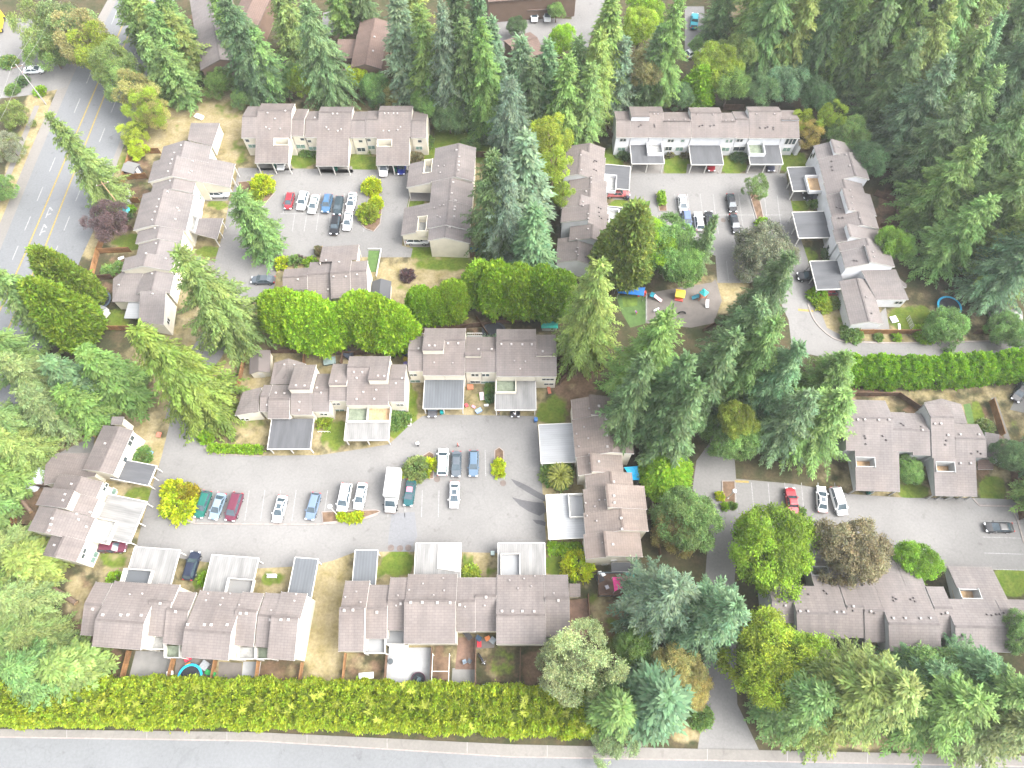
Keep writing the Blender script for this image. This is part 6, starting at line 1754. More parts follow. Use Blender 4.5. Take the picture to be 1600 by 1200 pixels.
# ================================================================== VEHICLES
def car_meshes(kind):
    """shared meshes of one body style; the nose points to +x"""
    L, Wd, Hh, hood, roof0, roof1, ws0, rw0, clear = {
        'sedan': (4.7, 1.80, 1.44, .93, -1.05, .30, 1.25, -1.85, .28),
        'hatch': (4.2, 1.76, 1.50, .95, -1.55, .35, 1.20, -2.02, .28),
        'suv':   (4.7, 1.90, 1.72, 1.08, -1.75, .35, 1.10, -2.22, .34),
        'van':   (5.0, 1.98, 1.80, 1.06, -2.05, .75, 1.65, -2.40, .30),
        'wagon': (4.8, 1.80, 1.50, .95, -1.80, .35, 1.20, -2.28, .28),
        'pickup':(5.4, 1.92, 1.78, 1.10, -.55, .50, 1.20, -.85, .42)}[kind]
    h2, w2 = L / 2, Wd / 2
    tail = {'sedan': .98, 'pickup': 1.02}.get(kind, hood + .04)
    st = [(-h2, .80, .48, .80 * tail), (-h2 + .08, .90, .34, tail * .97), (-h2 + .5, .98, clear, tail), (-.9, 1, clear, hood + .05), (.6, 1, clear, hood + .04),
          (ws0, .99, clear, hood + .01), (h2 - .7, .96, clear, hood - .05), (h2 - .15, .88, .34, hood - .16), (h2, .74, .45, hood - .32)]
    b = MB(); rows = []
    for x, kw, zb, zt in st:
        w_ = w2 * kw
        rows.append([(x, -w_ + .14, zb), (x, -w_, zb + .16), (x, -w_ * .985, zt - .2), (x, -w_ + .12, zt), (x, w_ - .12, zt), (x, w_ * .985, zt - .2), (x, w_, zb + .16), (x, w_ - .14, zb)])
    b.grid(rows)
    out = {'body': (b.data("body"), 'paint')}
    belt = hood + .02
    wb, wt = w2 - .1, w2 - .3
    zt = Hh
    # roof panel with pillars
    r = MB()
    def ring(z, x0, x1, w_): return [(x0, -w_, z), (x1, -w_, z), (x1, w_, z), (x0, w_, z)]
    r.grid([ring(zt - .07, roof0 - .04, roof1 + .06, wt + .03), ring(zt - .01, roof0, roof1, wt), ring(zt + .02, roof0 + .2, roof1 - .2, wt - .15)])
    for sx0, sx1 in ((rw0, roof0), (ws0, roof1)):
        for sy in (-1, 1): r.beam((sx0, sy * (wb - .02), belt - .02), (sx1, sy * wt, zt - .05), .09, .07)
    mx = (roof0 + roof1) / 2 + .1
    for sy in (-1, 1): r.beam((mx, sy * (wb - .0), belt - .02), (mx - .03, sy * (wt + .015), zt - .05), .09, .05)
    out['roof'] = (r.data("roof"), 'paint')
    def quad(n, pts, m='cglass'):
        q = MB(); c = sum((Vector(p) for p in pts), Vector()) / 4
        nrm = (Vector(pts[1]) - Vector(pts[0])).cross(Vector(pts[2]) - Vector(pts[0])).normalized() * .03
        q.grid([[Vector(p) - nrm for p in pts], [Vector(p) for p in pts]]); out.setdefault(n, []) if isinstance(out.get(n), list) else None
        return (q.data(n), m)
    out['windshield'] = quad('windshield', [(ws0, -wb, belt), (ws0, wb, belt), (roof1, wt, zt - .04), (roof1, -wt, zt - .04)])
    out['rear_window'] = quad('rear_window', [(rw0, wb, belt), (rw0, -wb, belt), (roof0, -wt, zt - .04), (roof0, wt, zt - .04)])
    out['side_window'] = [quad('side_window', [(rw0, -wb, belt), (ws0, -wb, belt), (roof1, -wt, zt - .05), (roof0, -wt, zt - .05)]),
                          quad('side_window', [(ws0, wb, belt), (rw0, wb, belt), (roof0, wt, zt - .05), (roof1, wt, zt - .05)])]
    def one(n, m, c, s):
        q = MB(); q.box(c, s); return (q.data(n), m)
    out['headlight'] = [one('headlight', 'lamp_clear', (h2 - .12, sy * (w2 * .66), hood - .26), (.26, .36, .16)) for sy in (-1, 1)]
    out['tail_light'] = [one('tail_light', 'lamp_red', (-h2 + .07, sy * (w2 * .72), tail * .82), (.2, .3, .18)) for sy in (-1, 1)]
    out['mirror'] = [one('mirror', 'paint', (ws0 - .28, sy * (w2 + .07), belt + .06), (.16, .22, .14)) for sy in (-1, 1)]
    out['bumper'] = [one('bumper', 'trim_dark', (sx * (h2 - .02), 0, .42), (.12, Wd * .72, .12)) for sx in (-1, 1)]
    if kind == 'pickup':
        q = MB(); q.box((-1.75, 0, 1.035), (1.7, Wd - .4, .03)); out['cargo_bed'] = (q.data('cargo_bed'), 'black')
    R_ = .33 if kind not in ('suv', 'pickup') else .37
    wm, rm = MB(), MB()
    for j, (yy) in enumerate((-.11, .11)): pass
    wm.tube((0, -.11, 0), (0, .11, 0), R_, R_, 14)
    rm.tube((0, -.125, 0), (0, .125, 0), R_ * .62, R_ * .62, 12)
    out['wheel'] = (wm.data('wheel'), rm.data('rim'), [(sx * L * .295 + .03, sy * (w2 - .1), R_) for sx in (-1, 1) for sy in (-1, 1)])
    return out

CARS = {}
def car(kind, px, deg, color, label, group="parked cars", cat=None, extras=()):
    """px = photo point of the car's middle; deg = heading in the picture plane, 90 = nose away from the camera"""
    if kind not in CARS:
        CARS[kind] = car_meshes(kind)
        for n, v in CARS[kind].items():
            if n == 'wheel':
                v[0].materials.append(M['tyre']); v[1].materials.append(M['rim']); continue
            for me, m in (v if isinstance(v, list) else [v]): me.materials.append(M[m])
    mx_ = max(color); color = tuple(x * (.55 if mx_ < .2 else .6 if mx_ < .4 else .72 if mx_ < .5 else .95) for x in color)
    p = P(*px, .7)
    th = thing("parked_car" if kind not in ('pickup', 'van') else {'pickup': "pickup_truck", 'van': "minivan"}[kind], label, cat or {'pickup': "pickup truck", 'van': "van"}.get(kind, "car"), (p.x, p.y, 0.02), math.radians(deg), group, color)
    def add(n, me, par=th, loc=(0, 0, 0)):
        o = bpy.data.objects.new(n, me); COL.objects.link(o); o.parent = par; o.location = loc; o.color = (*color, 1); return o
    for n, v in CARS[kind].items():
        if n == 'wheel':
            for q in v[2]: add('rim', v[1], add('wheel', v[0], th, q))
        else:
            for me, m in (v if isinstance(v, list) else [v]): add(n, me)
    if 'sunroof' in extras:
        q = MB(); z = {'sedan': 1.44, 'suv': 1.72}.get(kind, 1.5); q.box((-.25, 0, z + .02), (.8, .8, .03)); o = q.data('sunroof'); o.materials.append(M['cglass']); add('sunroof', o)
    if 'rails' in extras:
        z = {'suv': 1.74, 'van': 1.82, 'wagon': 1.52}.get(kind, 1.6)
        for sy in (-1, 1):
            q = MB(); q.beam((-1.6, sy * .6, z + .04), (.2, sy * .6, z + .04), .05); o = q.data('roof_rail'); o.materials.append(M['trim_dark']); add('roof_rail', o)
    if 'pink' in extras:
        q = MB(); q.box((-.4, 0, 1.47), (.9, 1.0, .03)); o = q.data('roof_cover'); o.materials.append(plain("pink_cover", (.5, .12, .17), .7)); add('roof_cover', o)
    return th
W_, K_, G_, B_, R_C = (.56, .56, .56), (.012, .013, .016), (.12, .125, .13), (.05, .09, .16), (.30, .02, .03)
SV, TE, MR, NV = (.38, .4, .41), (.01, .10, .085), (.14, .025, .05), (.012, .02, .045)
C1 = "cars parked in the first court"; C2 = "cars parked in the second court"; C3 = "cars parked in the big court"; C4 = "cars parked in the right hand court"; CS = "cars under or beside the carports"
car('hatch', (452,314), -92, R_C, "red hatchback parked at the bush end of the first court's upper row", C1)
car('suv', (473,314), -95, W_, "white hatch beside the red car in the first court", C1)
car('sedan', (490,319), -96, (.55,.58,.56), "silver white sedan, third in the first court's upper row", C1)
car('suv', (511,318), -94, (.06,.14,.25), "blue estate car, fourth in the first court's upper row", C1, extras=('rails',))
car('wagon', (528.5,321), -92, (.03,.05,.06), "dark grey estate car beside the blue one in the first court", C1)
car('sedan', (549,315), -94, W_, "white sedan with sunroof at the island end of the first court's upper row", C1, extras=('sunroof',))
car('suv', (524,352), -92, K_, "black car in the lower row of the first court", C1)
car('sedan', (543.5,345), -92, W_, "white sedan alone in front of the golden bushes, lower row", C1)
car('sedan', (411,437), 180, (.10,.12,.14), "dark grey sedan parked crosswise by the L shaped house", C1)
car('sedan', (440,252), -90, W_, "white car under the first shingled carport", CS)
car('suv', (600,262), -90, W_, "white car poking out of the third shingled carport", CS)
car('sedan', (628,259), -90, (.015,.03,.22), "bright blue car beside the white one under the shingled carport", CS)
car('suv', (341,302), 0, (.6,.61,.62), "silver white car under the sloping carport by the main road terrace", CS)
car('suv', (652,375), 0, W_, "white car under the lower sloping carport of the first court", CS)
car('sedan', (1067,319), -90, W_, "white sedan in the upper row of the second court", C2)
car('suv', (1073,344), -90, (.12,.17,.3), "blue car half hidden by the leafy tree in the second court", C2)
car('suv', (1092,346), 90, W_, "white estate car in the lower row of the second court", C2, extras=('rails',))
car('suv', (1109,345), 90, K_, "black car beside the white estate car, half behind the small conifer", C2)
car('sedan', (1143,317), -88, K_, "black sedan in the upper row of the second court", C2)
car('sedan', (1148,349), -86, (.015,.017,.022), "black sedan in the lower row, beside the manhole of the second court", C2)
car('sedan', (1110,254), -90, R_C, "red car under the middle carport of the white terrace", CS)
car('sedan', (1203,254), -90, (.05,.055,.09), "dark car under the balcony carport of the white terrace", CS)
car('pickup', (964,302), 0, (.42,.12,.12), "pale red pickup under the flat carport of the half hidden terrace", CS)
car('suv', (1264,432), 180, K_, "black car behind the post of the last white carport", CS)
car('sedan', (1294,456), 180, R_C, "red car under the last white carport by the green bush", CS)
car('suv', (1272,306), 180, K_, "black car under the first carport of the stepping white terrace", CS)
car('wagon', (317,788), -100, (.01,.13,.10), "dark green estate car beside the large golden bush", C3)
car('sedan', (340,791), -101, (.22,.3,.37), "silver blue sedan, second car from the large golden bush", C3)
car('van', (366,792), -99, MR, "maroon minivan, third car from the large golden bush", C3)
car('sedan', (437,795), -97, W_, "white sedan with a dark sunroof in the middle of the long row", C3, extras=('sunroof',))
car('wagon', (489,791), -99, (.15,.21,.3), "blue grey car beside the globe lamp", C3)
car('van', (538,777), -95, W_, "white van just above the golden bushes of the narrow island", C3)
car('sedan', (563,775), -96, (.62,.63,.64), "white sedan beside the white van above the narrow island", C3)
car('sedan', (640,770), -95, (.008,.09,.10), "dark teal car with a pink roof cover beside the box truck", C3, extras=('pink',))
car('van', (692,722), 90, (.62,.66,.64), "white minivan beside the middle island", C3)
car('sedan', (713,725), -90, (.10,.12,.14), "dark grey sedan between the white minivan and the blue grey car", C3)
car('wagon', (740,724), -90, (.10,.16,.23), "blue grey estate car near the small right island", C3)
car('sedan', (710,773), -90, W_, "white sedan standing alone in the lower middle of the big court", C3, extras=('sunroof',))
car('suv', (300,884), 84, NV, "dark navy car on the grass between two white carports", CS)
car('wagon', (175,855), 0, MR, "maroon car under the pale carport of the left terrace", CS)
car('sedan', (805,633), -90, K_, "black car under the pale carport with planted balcony", CS)
car('sedan', (676,633), -90, (.1,.1,.11), "dark car under the ribbed blue grey carport", CS)
car('pickup', (1237,786), 88, (.34,.03,.04), "red pickup truck in the right hand court", C4)
car('sedan', (1284,780), 82, W_, "white car with black glass between red pickup and white minivan", C4, extras=('sunroof',))
car('van', (1310,783), -84, W_, "white minivan nearest the grey carports", C4)
car('sedan', (1561,824), 180, K_, "black sedan parked sideways at the right edge", C4)
car('sedan', (1594,612), -130, (.02,.02,.024), "dark car with red tail lamps at the upper right edge of the grey terrace", None)
car('sedan', (53,109), 5, (.55,.56,.57), "silver white sedan on the side road in the upper left corner", None)
car('sedan', (835,23), -90, W_, "white car in the left bay of the brown carport at the top", "cars of the far estate")
car('sedan', (855,23), -90, W_, "white car in the right bay of the brown carport at the top", "cars of the far estate")
car('pickup', (1085,33), 80, (.01,.28,.34), "turquoise pickup among trees at the top edge", "cars of the far estate")
car('hatch', (769,20), 90, (.3,.36,.03), "lime yellow car beside the brown house at the top edge", "cars of the far estate")
car('suv', (1084,82), 30, W_, "white car half hidden under the firs below the turquoise pickup", "cars of the far estate")
car('suv', (425,122), 170, (.5,.5,.5), "pale car behind the big grey green fir", "cars of the far estate")
# box truck
p = P(615, 770, 0); TA = math.radians(-94)
th = thing("box_truck", "white box truck parked beside the dark teal car in the big court", "truck", (p.x, p.y, .02), TA)
def tp(n, f, m):
    q = MB(); f(q); me = q.data(n); me.materials.append(M[m]); o = bpy.data.objects.new(n, me); COL.objects.link(o); o.parent = th; o.color = (.72, .72, .71, 1); return o
tp("cargo_box", lambda q: q.grid([[(-3.6,-1.2,.75),(1.4,-1.2,.75),(1.4,1.2,.75),(-3.6,1.2,.75)],[(-3.6,-1.2,3.1),(1.4,-1.2,3.1),(1.4,1.2,3.1),(-3.6,1.2,3.1)],[(-3.5,-1.1,3.16),(1.3,-1.1,3.16),(1.3,1.1,3.16),(-3.5,1.1,3.16)]]), 'white')
tp("cab", lambda q: q.grid([[(1.45,-1.0,.5),(1.45,-1.0,1.9),(1.6,-.85,2.15),(1.6,.85,2.15),(1.45,1.0,1.9),(1.45,1.0,.5)],[(2.1,-1.0,.5),(2.1,-1.0,1.8),(2.0,-.8,2.1),(2.0,.8,2.1),(2.1,1.0,1.8),(2.1,1.0,.5)],
      [(2.75,-1.0,.5),(2.75,-1.0,1.15),(2.75,-.9,1.25),(2.75,.9,1.25),(2.75,1.0,1.15),(2.75,1.0,.5)],[(3.7,-.85,.55),(3.7,-.85,1.0),(3.7,-.75,1.1),(3.7,.75,1.1),(3.7,.85,1.0),(3.7,.85,.55)]]), 'white')
tp("windshield", lambda q: q.grid([[(2.77,-.86,1.27),(2.77,.86,1.27),(2.06,.78,2.1),(2.06,-.78,2.1)],[(2.82,-.86,1.29),(2.82,.86,1.29),(2.11,.78,2.12),(2.11,-.78,2.12)]]), 'cglass')
for sy in (-1, 1):
    tp("side_window", lambda q: q.box((2.0, sy * .99, 1.55), (.7, .06, .5)), 'cglass')
    tp("headlight", lambda q: q.box((3.68, sy * .62, .85), (.1, .3, .18)), 'lamp_clear')
    tp("mirror", lambda q: q.box((2.6, sy * 1.2, 1.5), (.12, .25, .35)), 'black')
tp("bumper", lambda q: q.box((3.76, 0, .5), (.14, 1.8, .22)), 'trim_dark')
for x in (-2.4, 2.9):
    for sy in (-1, 1):
        w_ = tp("wheel", lambda q: q.tube((x, sy * 1.0 - .14, .42), (x, sy * 1.0 + .14, .42), .42, .42, 14), 'tyre')
        q = MB(); q.tube((x, sy * 1.0 - .16, .42), (x, sy * 1.0 + .16, .42), .24, .24, 12); me = q.data("rim"); me.materials.append(M['rim']); o = bpy.data.objects.new("rim", me); COL.objects.link(o); o.parent = w_
# yellow lorry corner at the left edge
p = P(-7, 36, 1.5)
th = thing("lorry", "yellow lorry end cut by the left edge of the top car park", "truck", (p.x, p.y, .02), math.radians(100))
for n, c, s, m in (("cargo_bed", (0,0,1.3), (4.2,2.2,1.6), None), ("cab", (3.0,0,1.2), (1.6,2.0,1.8), None)):
    q = MB(); q.box(c, s); me = q.data(n); me.materials.append(M['col']); o = bpy.data.objects.new(n, me); COL.objects.link(o); o.parent = th; o.color = (.5,.33,.02,1)
for x in (-1.4, 2.8):
    for sy in (-1, 1):
        q = MB(); q.tube((x, sy - .13, .45), (x, sy + .13, .45), .45, .45, 12); me = q.data("wheel"); me.materials.append(M['tyre']); o = bpy.data.objects.new("wheel", me); COL.objects.link(o); o.parent = th
# ================================================================== FENCES
FP = {}
def fence(pts, label, mat='fence', ht=1.7, gap=2.4, group="timber yard fences", kind="board"):
    w_ = [P(*p) for p in pts]
    c = (w_[0] + w_[-1]) / 2
    th = thing("timber_fence" if kind == "board" else "garden_fence", label, "fence", (c.x, c.y, 0), 0, group)
    key = (mat, ht)
    if key not in FP:
        m = MB()
        for i in range(8): m.box((-.5 + (i + .5) / 8, (i % 2) * .02 - .01, ht * .5 + .03), (.118, .03, ht - .06))
        m.box((0, 0, ht), (1.0, .1, .06))
        m.box((0, .045, .4), (1.0, .05, .09)); m.box((0, .045, ht - .35), (1.0, .05, .09))
        q = MB(); q.box((0, 0, ht / 2 + .05), (.11, .11, ht + .1))
        FP[key] = (m.data("panel"), q.data("post"))
        for me in FP[key]: me.materials.append(M[mat])
    pm, qm = FP[key]
    for a, b in zip(w_[:-1], w_[1:]):
        d = b - a; L = d.length; n = max(1, round(L / gap)); rz = math.atan2(d.y, d.x)
        for i in range(n):
            m = a.lerp(b, (i + .5) / n)
            link("panel", pm, None, th, loc=(m.x, m.y, 0), rz=rz, scale=((L / n) - .02, 1, 1))
            q = a.lerp(b, i / n); link("post", qm, None, th, loc=(q.x, q.y, 0), rz=rz)
    link("post", qm, None, th, loc=(w_[-1].x, w_[-1].y, 0))
    return th
for pts, lb, m in (
 ([(252,240),(208,240),(196,281)], "orange brown fence round the uppermost yard by the main road", 'fence'),
 ([(196,281),(186,312),(176,345),(164,376)], "long fence of the yards along the main road shoulder", 'fence'),
 ([(164,376),(156,396),(146,434),(140,460),(136,520)], "lower fence of the yards beside the slim thujas", 'fence'),
 ([(232,279),(196,281)], "short fence between the two uppermost road yards", 'fence'),
 ([(220,317),(186,317)], "fence across the yards below the small white roofed shed", 'fence'),
 ([(210,360),(172,360)], "low fence above the dark green lawn yard", 'fence_dark'),
 ([(206,394),(158,396)], "fence between the dark lawn yard and the flower yard", 'fence'),
 ([(178,436),(146,438)], "fence between the flower yard and the trampoline yard", 'fence_dark'),
 ([(208,516),(156,516)], "fence closing the trampoline yard at its lower side", 'fence'),
 ([(394,168),(393,148),(404,135),(425,136),(448,146)], "rounded orange brown fence at the corner of the long cream terrace", 'fence'),
 ([(452,142),(456,166)], "short fence beside the leafy tree of the back yards", 'fence_dark'),
 ([(497,150),(497,166)], "short fence on the left of the little blue shed", 'fence'),
 ([(546,148),(546,168)], "short fence on the right of the little blue shed", 'fence'),
 ([(500,146),(600,146)], "long dark back fence behind the little blue shed", 'fence_dark'),
 ([(672,176),(678,212)], "grey brown fence at the end of the long cream terrace", 'fence_dark'),
 ([(745,246),(772,246)], "dark fence piece behind the sloping carport terrace", 'fence_dark'),
 ([(730,402),(775,402)], "dark fence beside the blue tarp", 'fence_dark'),
 ([(1035,170),(1080,170)], "reddish back fence behind the white terrace, first length", 'fence_dark'),
 ([(1130,172),(1160,172)], "reddish back fence behind the white terrace, second length", 'fence_dark'),
 ([(948,205),(958,222)], "reddish fence at the left back corner of the white terrace", 'fence_dark'),
 ([(1248,238),(1262,236)], "small reddish fence between the two white terraces", 'fence_dark'),
 ([(1365,305),(1398,318),(1404,352)], "reddish fence round the back yards of the stepping terrace", 'fence_dark'),
 ([(1372,356),(1404,352)], "reddish cross fence in the back yards of the stepping terrace", 'fence_dark'),
 ([(1338,522),(1460,522)], "long brown fence along the right hand lane", 'fence'),
 ([(1520,522),(1600,522)], "brown fence at the right end of the lane", 'fence_dark'),
 ([(422,552),(480,552),(546,556),(592,552)], "long dark fence behind the dark and pale carport terrace", 'fence_dark'),
 ([(592,552),(616,545),(640,532),(660,522),(700,516),(760,510),(815,502)], "curving dark fence below the bright thujas", 'fence_dark'),
 ([(478,553),(476,580)], "short fence between the two small back yards", 'fence'),
 ([(538,556),(534,572)], "short fence at the grey patio of the back yards", 'fence_dark'),
 ([(386,556),(376,600)], "orange brown fence beside the cream garden shed", 'fence'),
 ([(376,600),(372,612)], "lower orange fence piece beside the cedar", 'fence'),
 ([(745,500),(762,526)], "dark fence beside the round black trampoline behind the clerestory terrace", 'fence_dark'),
 ([(892,545),(884,590),(874,602)], "dark fence at the right end of the clerestory terrace", 'fence_dark'),
 ([(38,760),(48,725),(78,704),(110,686),(145,672),(178,660)], "angled golden brown fence behind the left end terrace", 'fence'),
 ([(38,760),(76,762)], "dark fence between the grey sheets and the earth yard", 'fence_dark'),
 ([(22,830),(30,800)], "fence piece at the earth yard of the left end terrace", 'fence'),
 ([(18,822),(48,822)], "dark cross fence of the earth yard at the left edge", 'fence_dark'),
 ([(126,995),(122,1060)], "brown fence on the open side of the lower left yards", 'fence_dark'),
 ([(206,1018),(196,1058)], "brown fence between brown yard and paved yard", 'fence'),
 ([(275,1030),(266,1068)], "brown fence between paved yard and the blue trampoline", 'fence'),
 ([(340,1033),(333,1070)], "brown fence on the right of the blue trampoline", 'fence'),
 ([(407,1034),(402,1072)], "brown fence left of the bare brown yard", 'fence'),
 ([(475,1036),(470,1070)], "brown fence beside the straw strip between the bottom terraces", 'fence'),
 ([(542,1022),(537,1070)], "brown fence on the far side of the straw strip", 'fence'),
 ([(606,1022),(602,1072)], "brown fence left of the white patio", 'fence_dark'),
 ([(676,1012),(673,1076)], "thin fence right of the white patio", 'fence_dark'),
 ([(744,1000),(743,1074)], "thin fence right of the narrow timber deck", 'fence_dark'),
 ([(813,1014),(812,1072)], "thin fence between the two bare end yards", 'fence_dark'),
 ([(918,930),(921,985)], "thin fence beside the weathered deck of the bottom centre terrace", 'fence_dark'),
 ([(990,672),(1010,676)], "dark fence behind the brown tinted roofs, upper", 'fence_dark'),
 ([(992,700),(1014,701)], "dark fence above the blue canopy", 'fence_dark'),
 ([(1002,756),(1017,757)], "dark fence below the blue canopy", 'fence_dark'),
 ([(1014,757),(1022,812),(1030,870)], "dark fence along the lane behind the brown tinted roofs", 'fence_dark'),
 ([(1012,812),(1026,813)], "dark cross fence at the long rear deck", 'fence_dark'),
 ([(934,900),(934,932),(975,932)], "grey blue boarded screen round the pink canopy deck", 'fence_dark'),
 ([(1335,619),(1400,619),(1432,640)], "dark fence behind the upper grey roofed terrace", 'fence_dark'),
 ([(1545,628),(1562,682)], "pale brown fence slanting down beside the narrow turf strip", 'fence'),
 ([(1118,508),(1098,518)], "reddish fence below the playground gravel", 'fence_dark'),
 ([(1575,722),(1592,812)], "dark fence along the right edge of the right hand court", 'fence_dark'),
 ([(287,122),(290,100),(312,42)], "dark fence of the brown row house yards", 'fence_dark')):
    fence(pts, lb, m)
# mesh fence of the playground
for pts, lb in (([(1009,462),(1009,505)], "grey wire fence between play turf and gravel"), ([(1416,498),(1423,514)], "low green net fence on the lawn below the trampoline trees")):
    w_ = [P(*p) for p in pts]; th = thing("wire_fence", lb, "fence", (w_[0].x, w_[0].y, 0))
    m = MB()
    for i in range(5): q = w_[0].lerp(w_[1], i / 4); m.box((q.x, q.y, .65), (.06, .06, 1.3))
    m.build("posts", M['trim_grey'], th)["kind"] = "stuff"
    m = MB()
    for z in (.1, .5, .9, 1.28): m.beam(w_[0] + Vector((0, 0, z)), w_[1] + Vector((0, 0, z)), .04)
    m.build("wires", M['trim_grey'], th)["kind"] = "stuff"

# ================================================================== SMALL BUILDINGS AND YARD THINGS
def cset(o, c): o.color = (*c, 1); return o
def small(name, label, cat, px, parts, rz=0.0, group=None, z=0.0):
    """parts: (name, builder, material or colour, parent name or None)"""
    p = P(*px, z); th = thing(name, label, cat, (p.x, p.y, z), rz, group)
    made = {}
    for n, f, m in parts:
        q = MB(); f(q); me = q.data(n)
        me.materials.append(M[m] if isinstance(m, str) else M['col'])
        o = bpy.data.objects.new(n, me); COL.objects.link(o); o.parent = th
        if not isinstance(m, str): o.color = (*m, 1)
    return th
def gable(q, L, W2, h0, h1, ov=.2):
    q.grid([[(-L/2-ov, -W2-ov, h0-.1), (-L/2-ov, 0, h1), (-L/2-ov, W2+ov, h0-.1), (-L/2-ov, W2+ov, h0-.02), (-L/2-ov, 0, h1+.1), (-L/2-ov, -W2-ov, h0-.02)],
            [(L/2+ov, -W2-ov, h0-.1), (L/2+ov, 0, h1), (L/2+ov, W2+ov, h0-.1), (L/2+ov, W2+ov, h0-.02), (L/2+ov, 0, h1+.1), (L/2+ov, -W2-ov, h0-.02)]])
def hut(q, L, W2, h0, h1): q.grid([[(-L/2, -W2, 0), (-L/2, -W2, h0), (-L/2, 0, h1), (-L/2, W2, h0), (-L/2, W2, 0)], [(L/2, -W2, 0), (L/2, -W2, h0), (L/2, 0, h1), (L/2, W2, h0), (L/2, W2, 0)]])
def shed(label, px, L, W2, h0, h1, rz, wall, roof, group=None):
    return small("garden_shed", label, "shed", px, [("wall", lambda q: hut(q, L, W2, h0, h1), wall), ("roof", lambda q: gable(q, L, W2, h0, h1), roof), ("door", lambda q: q.box((L/2+.03, 0, .95), (.06, .9, 1.8)), 'trim')], rz, group)
shed("arched dark roofed shed with pale end between the bright thuja and straw lawn", (598,462), 3.6, 1.7, 2.1, 3.0, -1.57, 'wall_cream', 'membrane')
shed("little blue grey shed behind the long cream terrace", (533,158), 2.2, 1.1, 2.0, 2.7, -1.57, (.2,.25,.31), (.17,.22,.28))
shed("small white roofed shed in the uppermost road yard", (211,271), 2.6, 1.2, 1.9, 2.3, -.3, (.06,.06,.07), 'metal_pale')
shed("brown roofed shed with white side in the second road yard", (196,310), 3.4, 1.2, 2.1, 2.6, -1.2, 'wall_white', 'roof_far')
shed("cream garden shed with double white doors beside the orange fence", (412,574), 4.2, 1.7, 2.2, 2.8, -1.45, 'wall_cream', 'roof_warm')
shed("white roofed shed beside the black trampoline of the road yard", (160,492), 2.4, 1.0, 1.9, 2.3, -.4, 'wall_white', 'metal_white')
shed("play house with a green roof behind the clerestory terrace", (858,510), 2.8, 1.0, 1.4, 2.2, 0, 'wall_white', (.02,.25,.2))
shed("tiny arched garden arbour shed behind the long cream terrace", (621,163), 1.6, .8, 1.9, 2.3, -1.57, 'wall_cream', 'trim')
shed("pale roofed shed beyond the lane fence near the right edge", (1565,500), 4.0, 1.8, 2.1, 2.8, .1, 'wall_grey', 'metal_pale')
def trampoline(label, px, r, col, group="round trampolines", net=False):
    def ringf(rr, z, w_):
        return lambda q: q.grid([[(rr*math.cos(a)+0, rr*math.sin(a), z), ((rr+w_)*math.cos(a), (rr+w_)*math.sin(a), z), ((rr+w_)*math.cos(a), (rr+w_)*math.sin(a), z+.07), (rr*math.cos(a), rr*math.sin(a), z+.07)] for a in [i*math.pi/14 for i in range(29)]], caps=False)
    parts = [("mat", lambda q: q.lathe((0,0,.8), [(r,0),(r,.03)], 28), 'black'), ("pad", ringf(r-.02, .8, .36), col)]
    def leg(a): return lambda q: (q.tube((r*.95*math.cos(a), r*.95*math.sin(a), .82), (r*1.02*math.cos(a), r*1.02*math.sin(a), 0), .04, .04, 6))
    for i in range(6): parts.append(("leg", leg(i*1.047), 'trim_grey'))
    if net:
        for i in range(6):
            a = i*1.047+.5; parts.append(("pole", (lambda a: lambda q: q.tube((( r+.3)*math.cos(a), (r+.3)*math.sin(a), 0), ((r+.3)*math.cos(a), (r+.3)*math.sin(a), 2.4), .03, .03, 6))(a), 'trim_dark'))
    return small("trampoline", label, "trampoline", px, parts, 0, group)
trampoline("round black trampoline in the road yard beside the slim thujas", (160,472), 1.75, (.05,.07,.09))
trampoline("trampoline with a bright blue pad rim in the lower left yards", (300,1058), 1.6, (.01,.28,.45))
trampoline("blue rimmed trampoline under the tall wood trees beside the lane", (1480,482), 2.0, (.02,.25,.4))
trampoline("dark trampoline behind the curving fence of the clerestory terrace", (772,522), 2.0, (.03,.035,.04))
small("play_pool", "round dark red and black tub on the white patio", "pool", (654,1062), [("rim", lambda q: q.grid([[(1.02*math.cos(a),1.02*math.sin(a),0),(1.12*math.cos(a),1.12*math.sin(a),0),(1.12*math.cos(a),1.12*math.sin(a),.55),(1.02*math.cos(a),1.02*math.sin(a),.55)] for a in [i*math.pi/14 for i in range(29)]], caps=False), (.05,.01,.025)), ("lining", lambda q: q.lathe((0,0,.05), [(1.02,0),(1.02,.2)], 24), 'black'), ("seat", lambda q: q.grid([[(-.45,-.5,.25),(.4,-.3,.25),(.45,.3,.25),(-.2,.5,.25)],[(-.3,-.35,.5),(.25,-.2,.5),(.3,.2,.5),(-.1,.35,.5)]]), (.05,.08,.09))])
small("round_table", "small dark round table at the left edge of the white patio", "table", (611,1034), [("tabletop", lambda q: q.lathe((0,0,.7),[(.45,0),(.45,.05)],16), (.05,.06,.065)), ("leg", lambda q: q.lathe((0,0,0),[(.25,0),(.06,.06),(.06,.7)],10), 'trim_dark')])
small("awning_table", "white rectangular table top against the wall on the white patio", "table", (624,1016), [("tabletop", lambda q: q.box((0,0,.75),(3.0,1.5,.08)), 'white')]+[("leg", (lambda x,y: lambda q: q.box((x,y,.36),(.08,.08,.7)))(x,y), 'trim') for x in (-1.35,1.35) for y in (-.6,.6)])
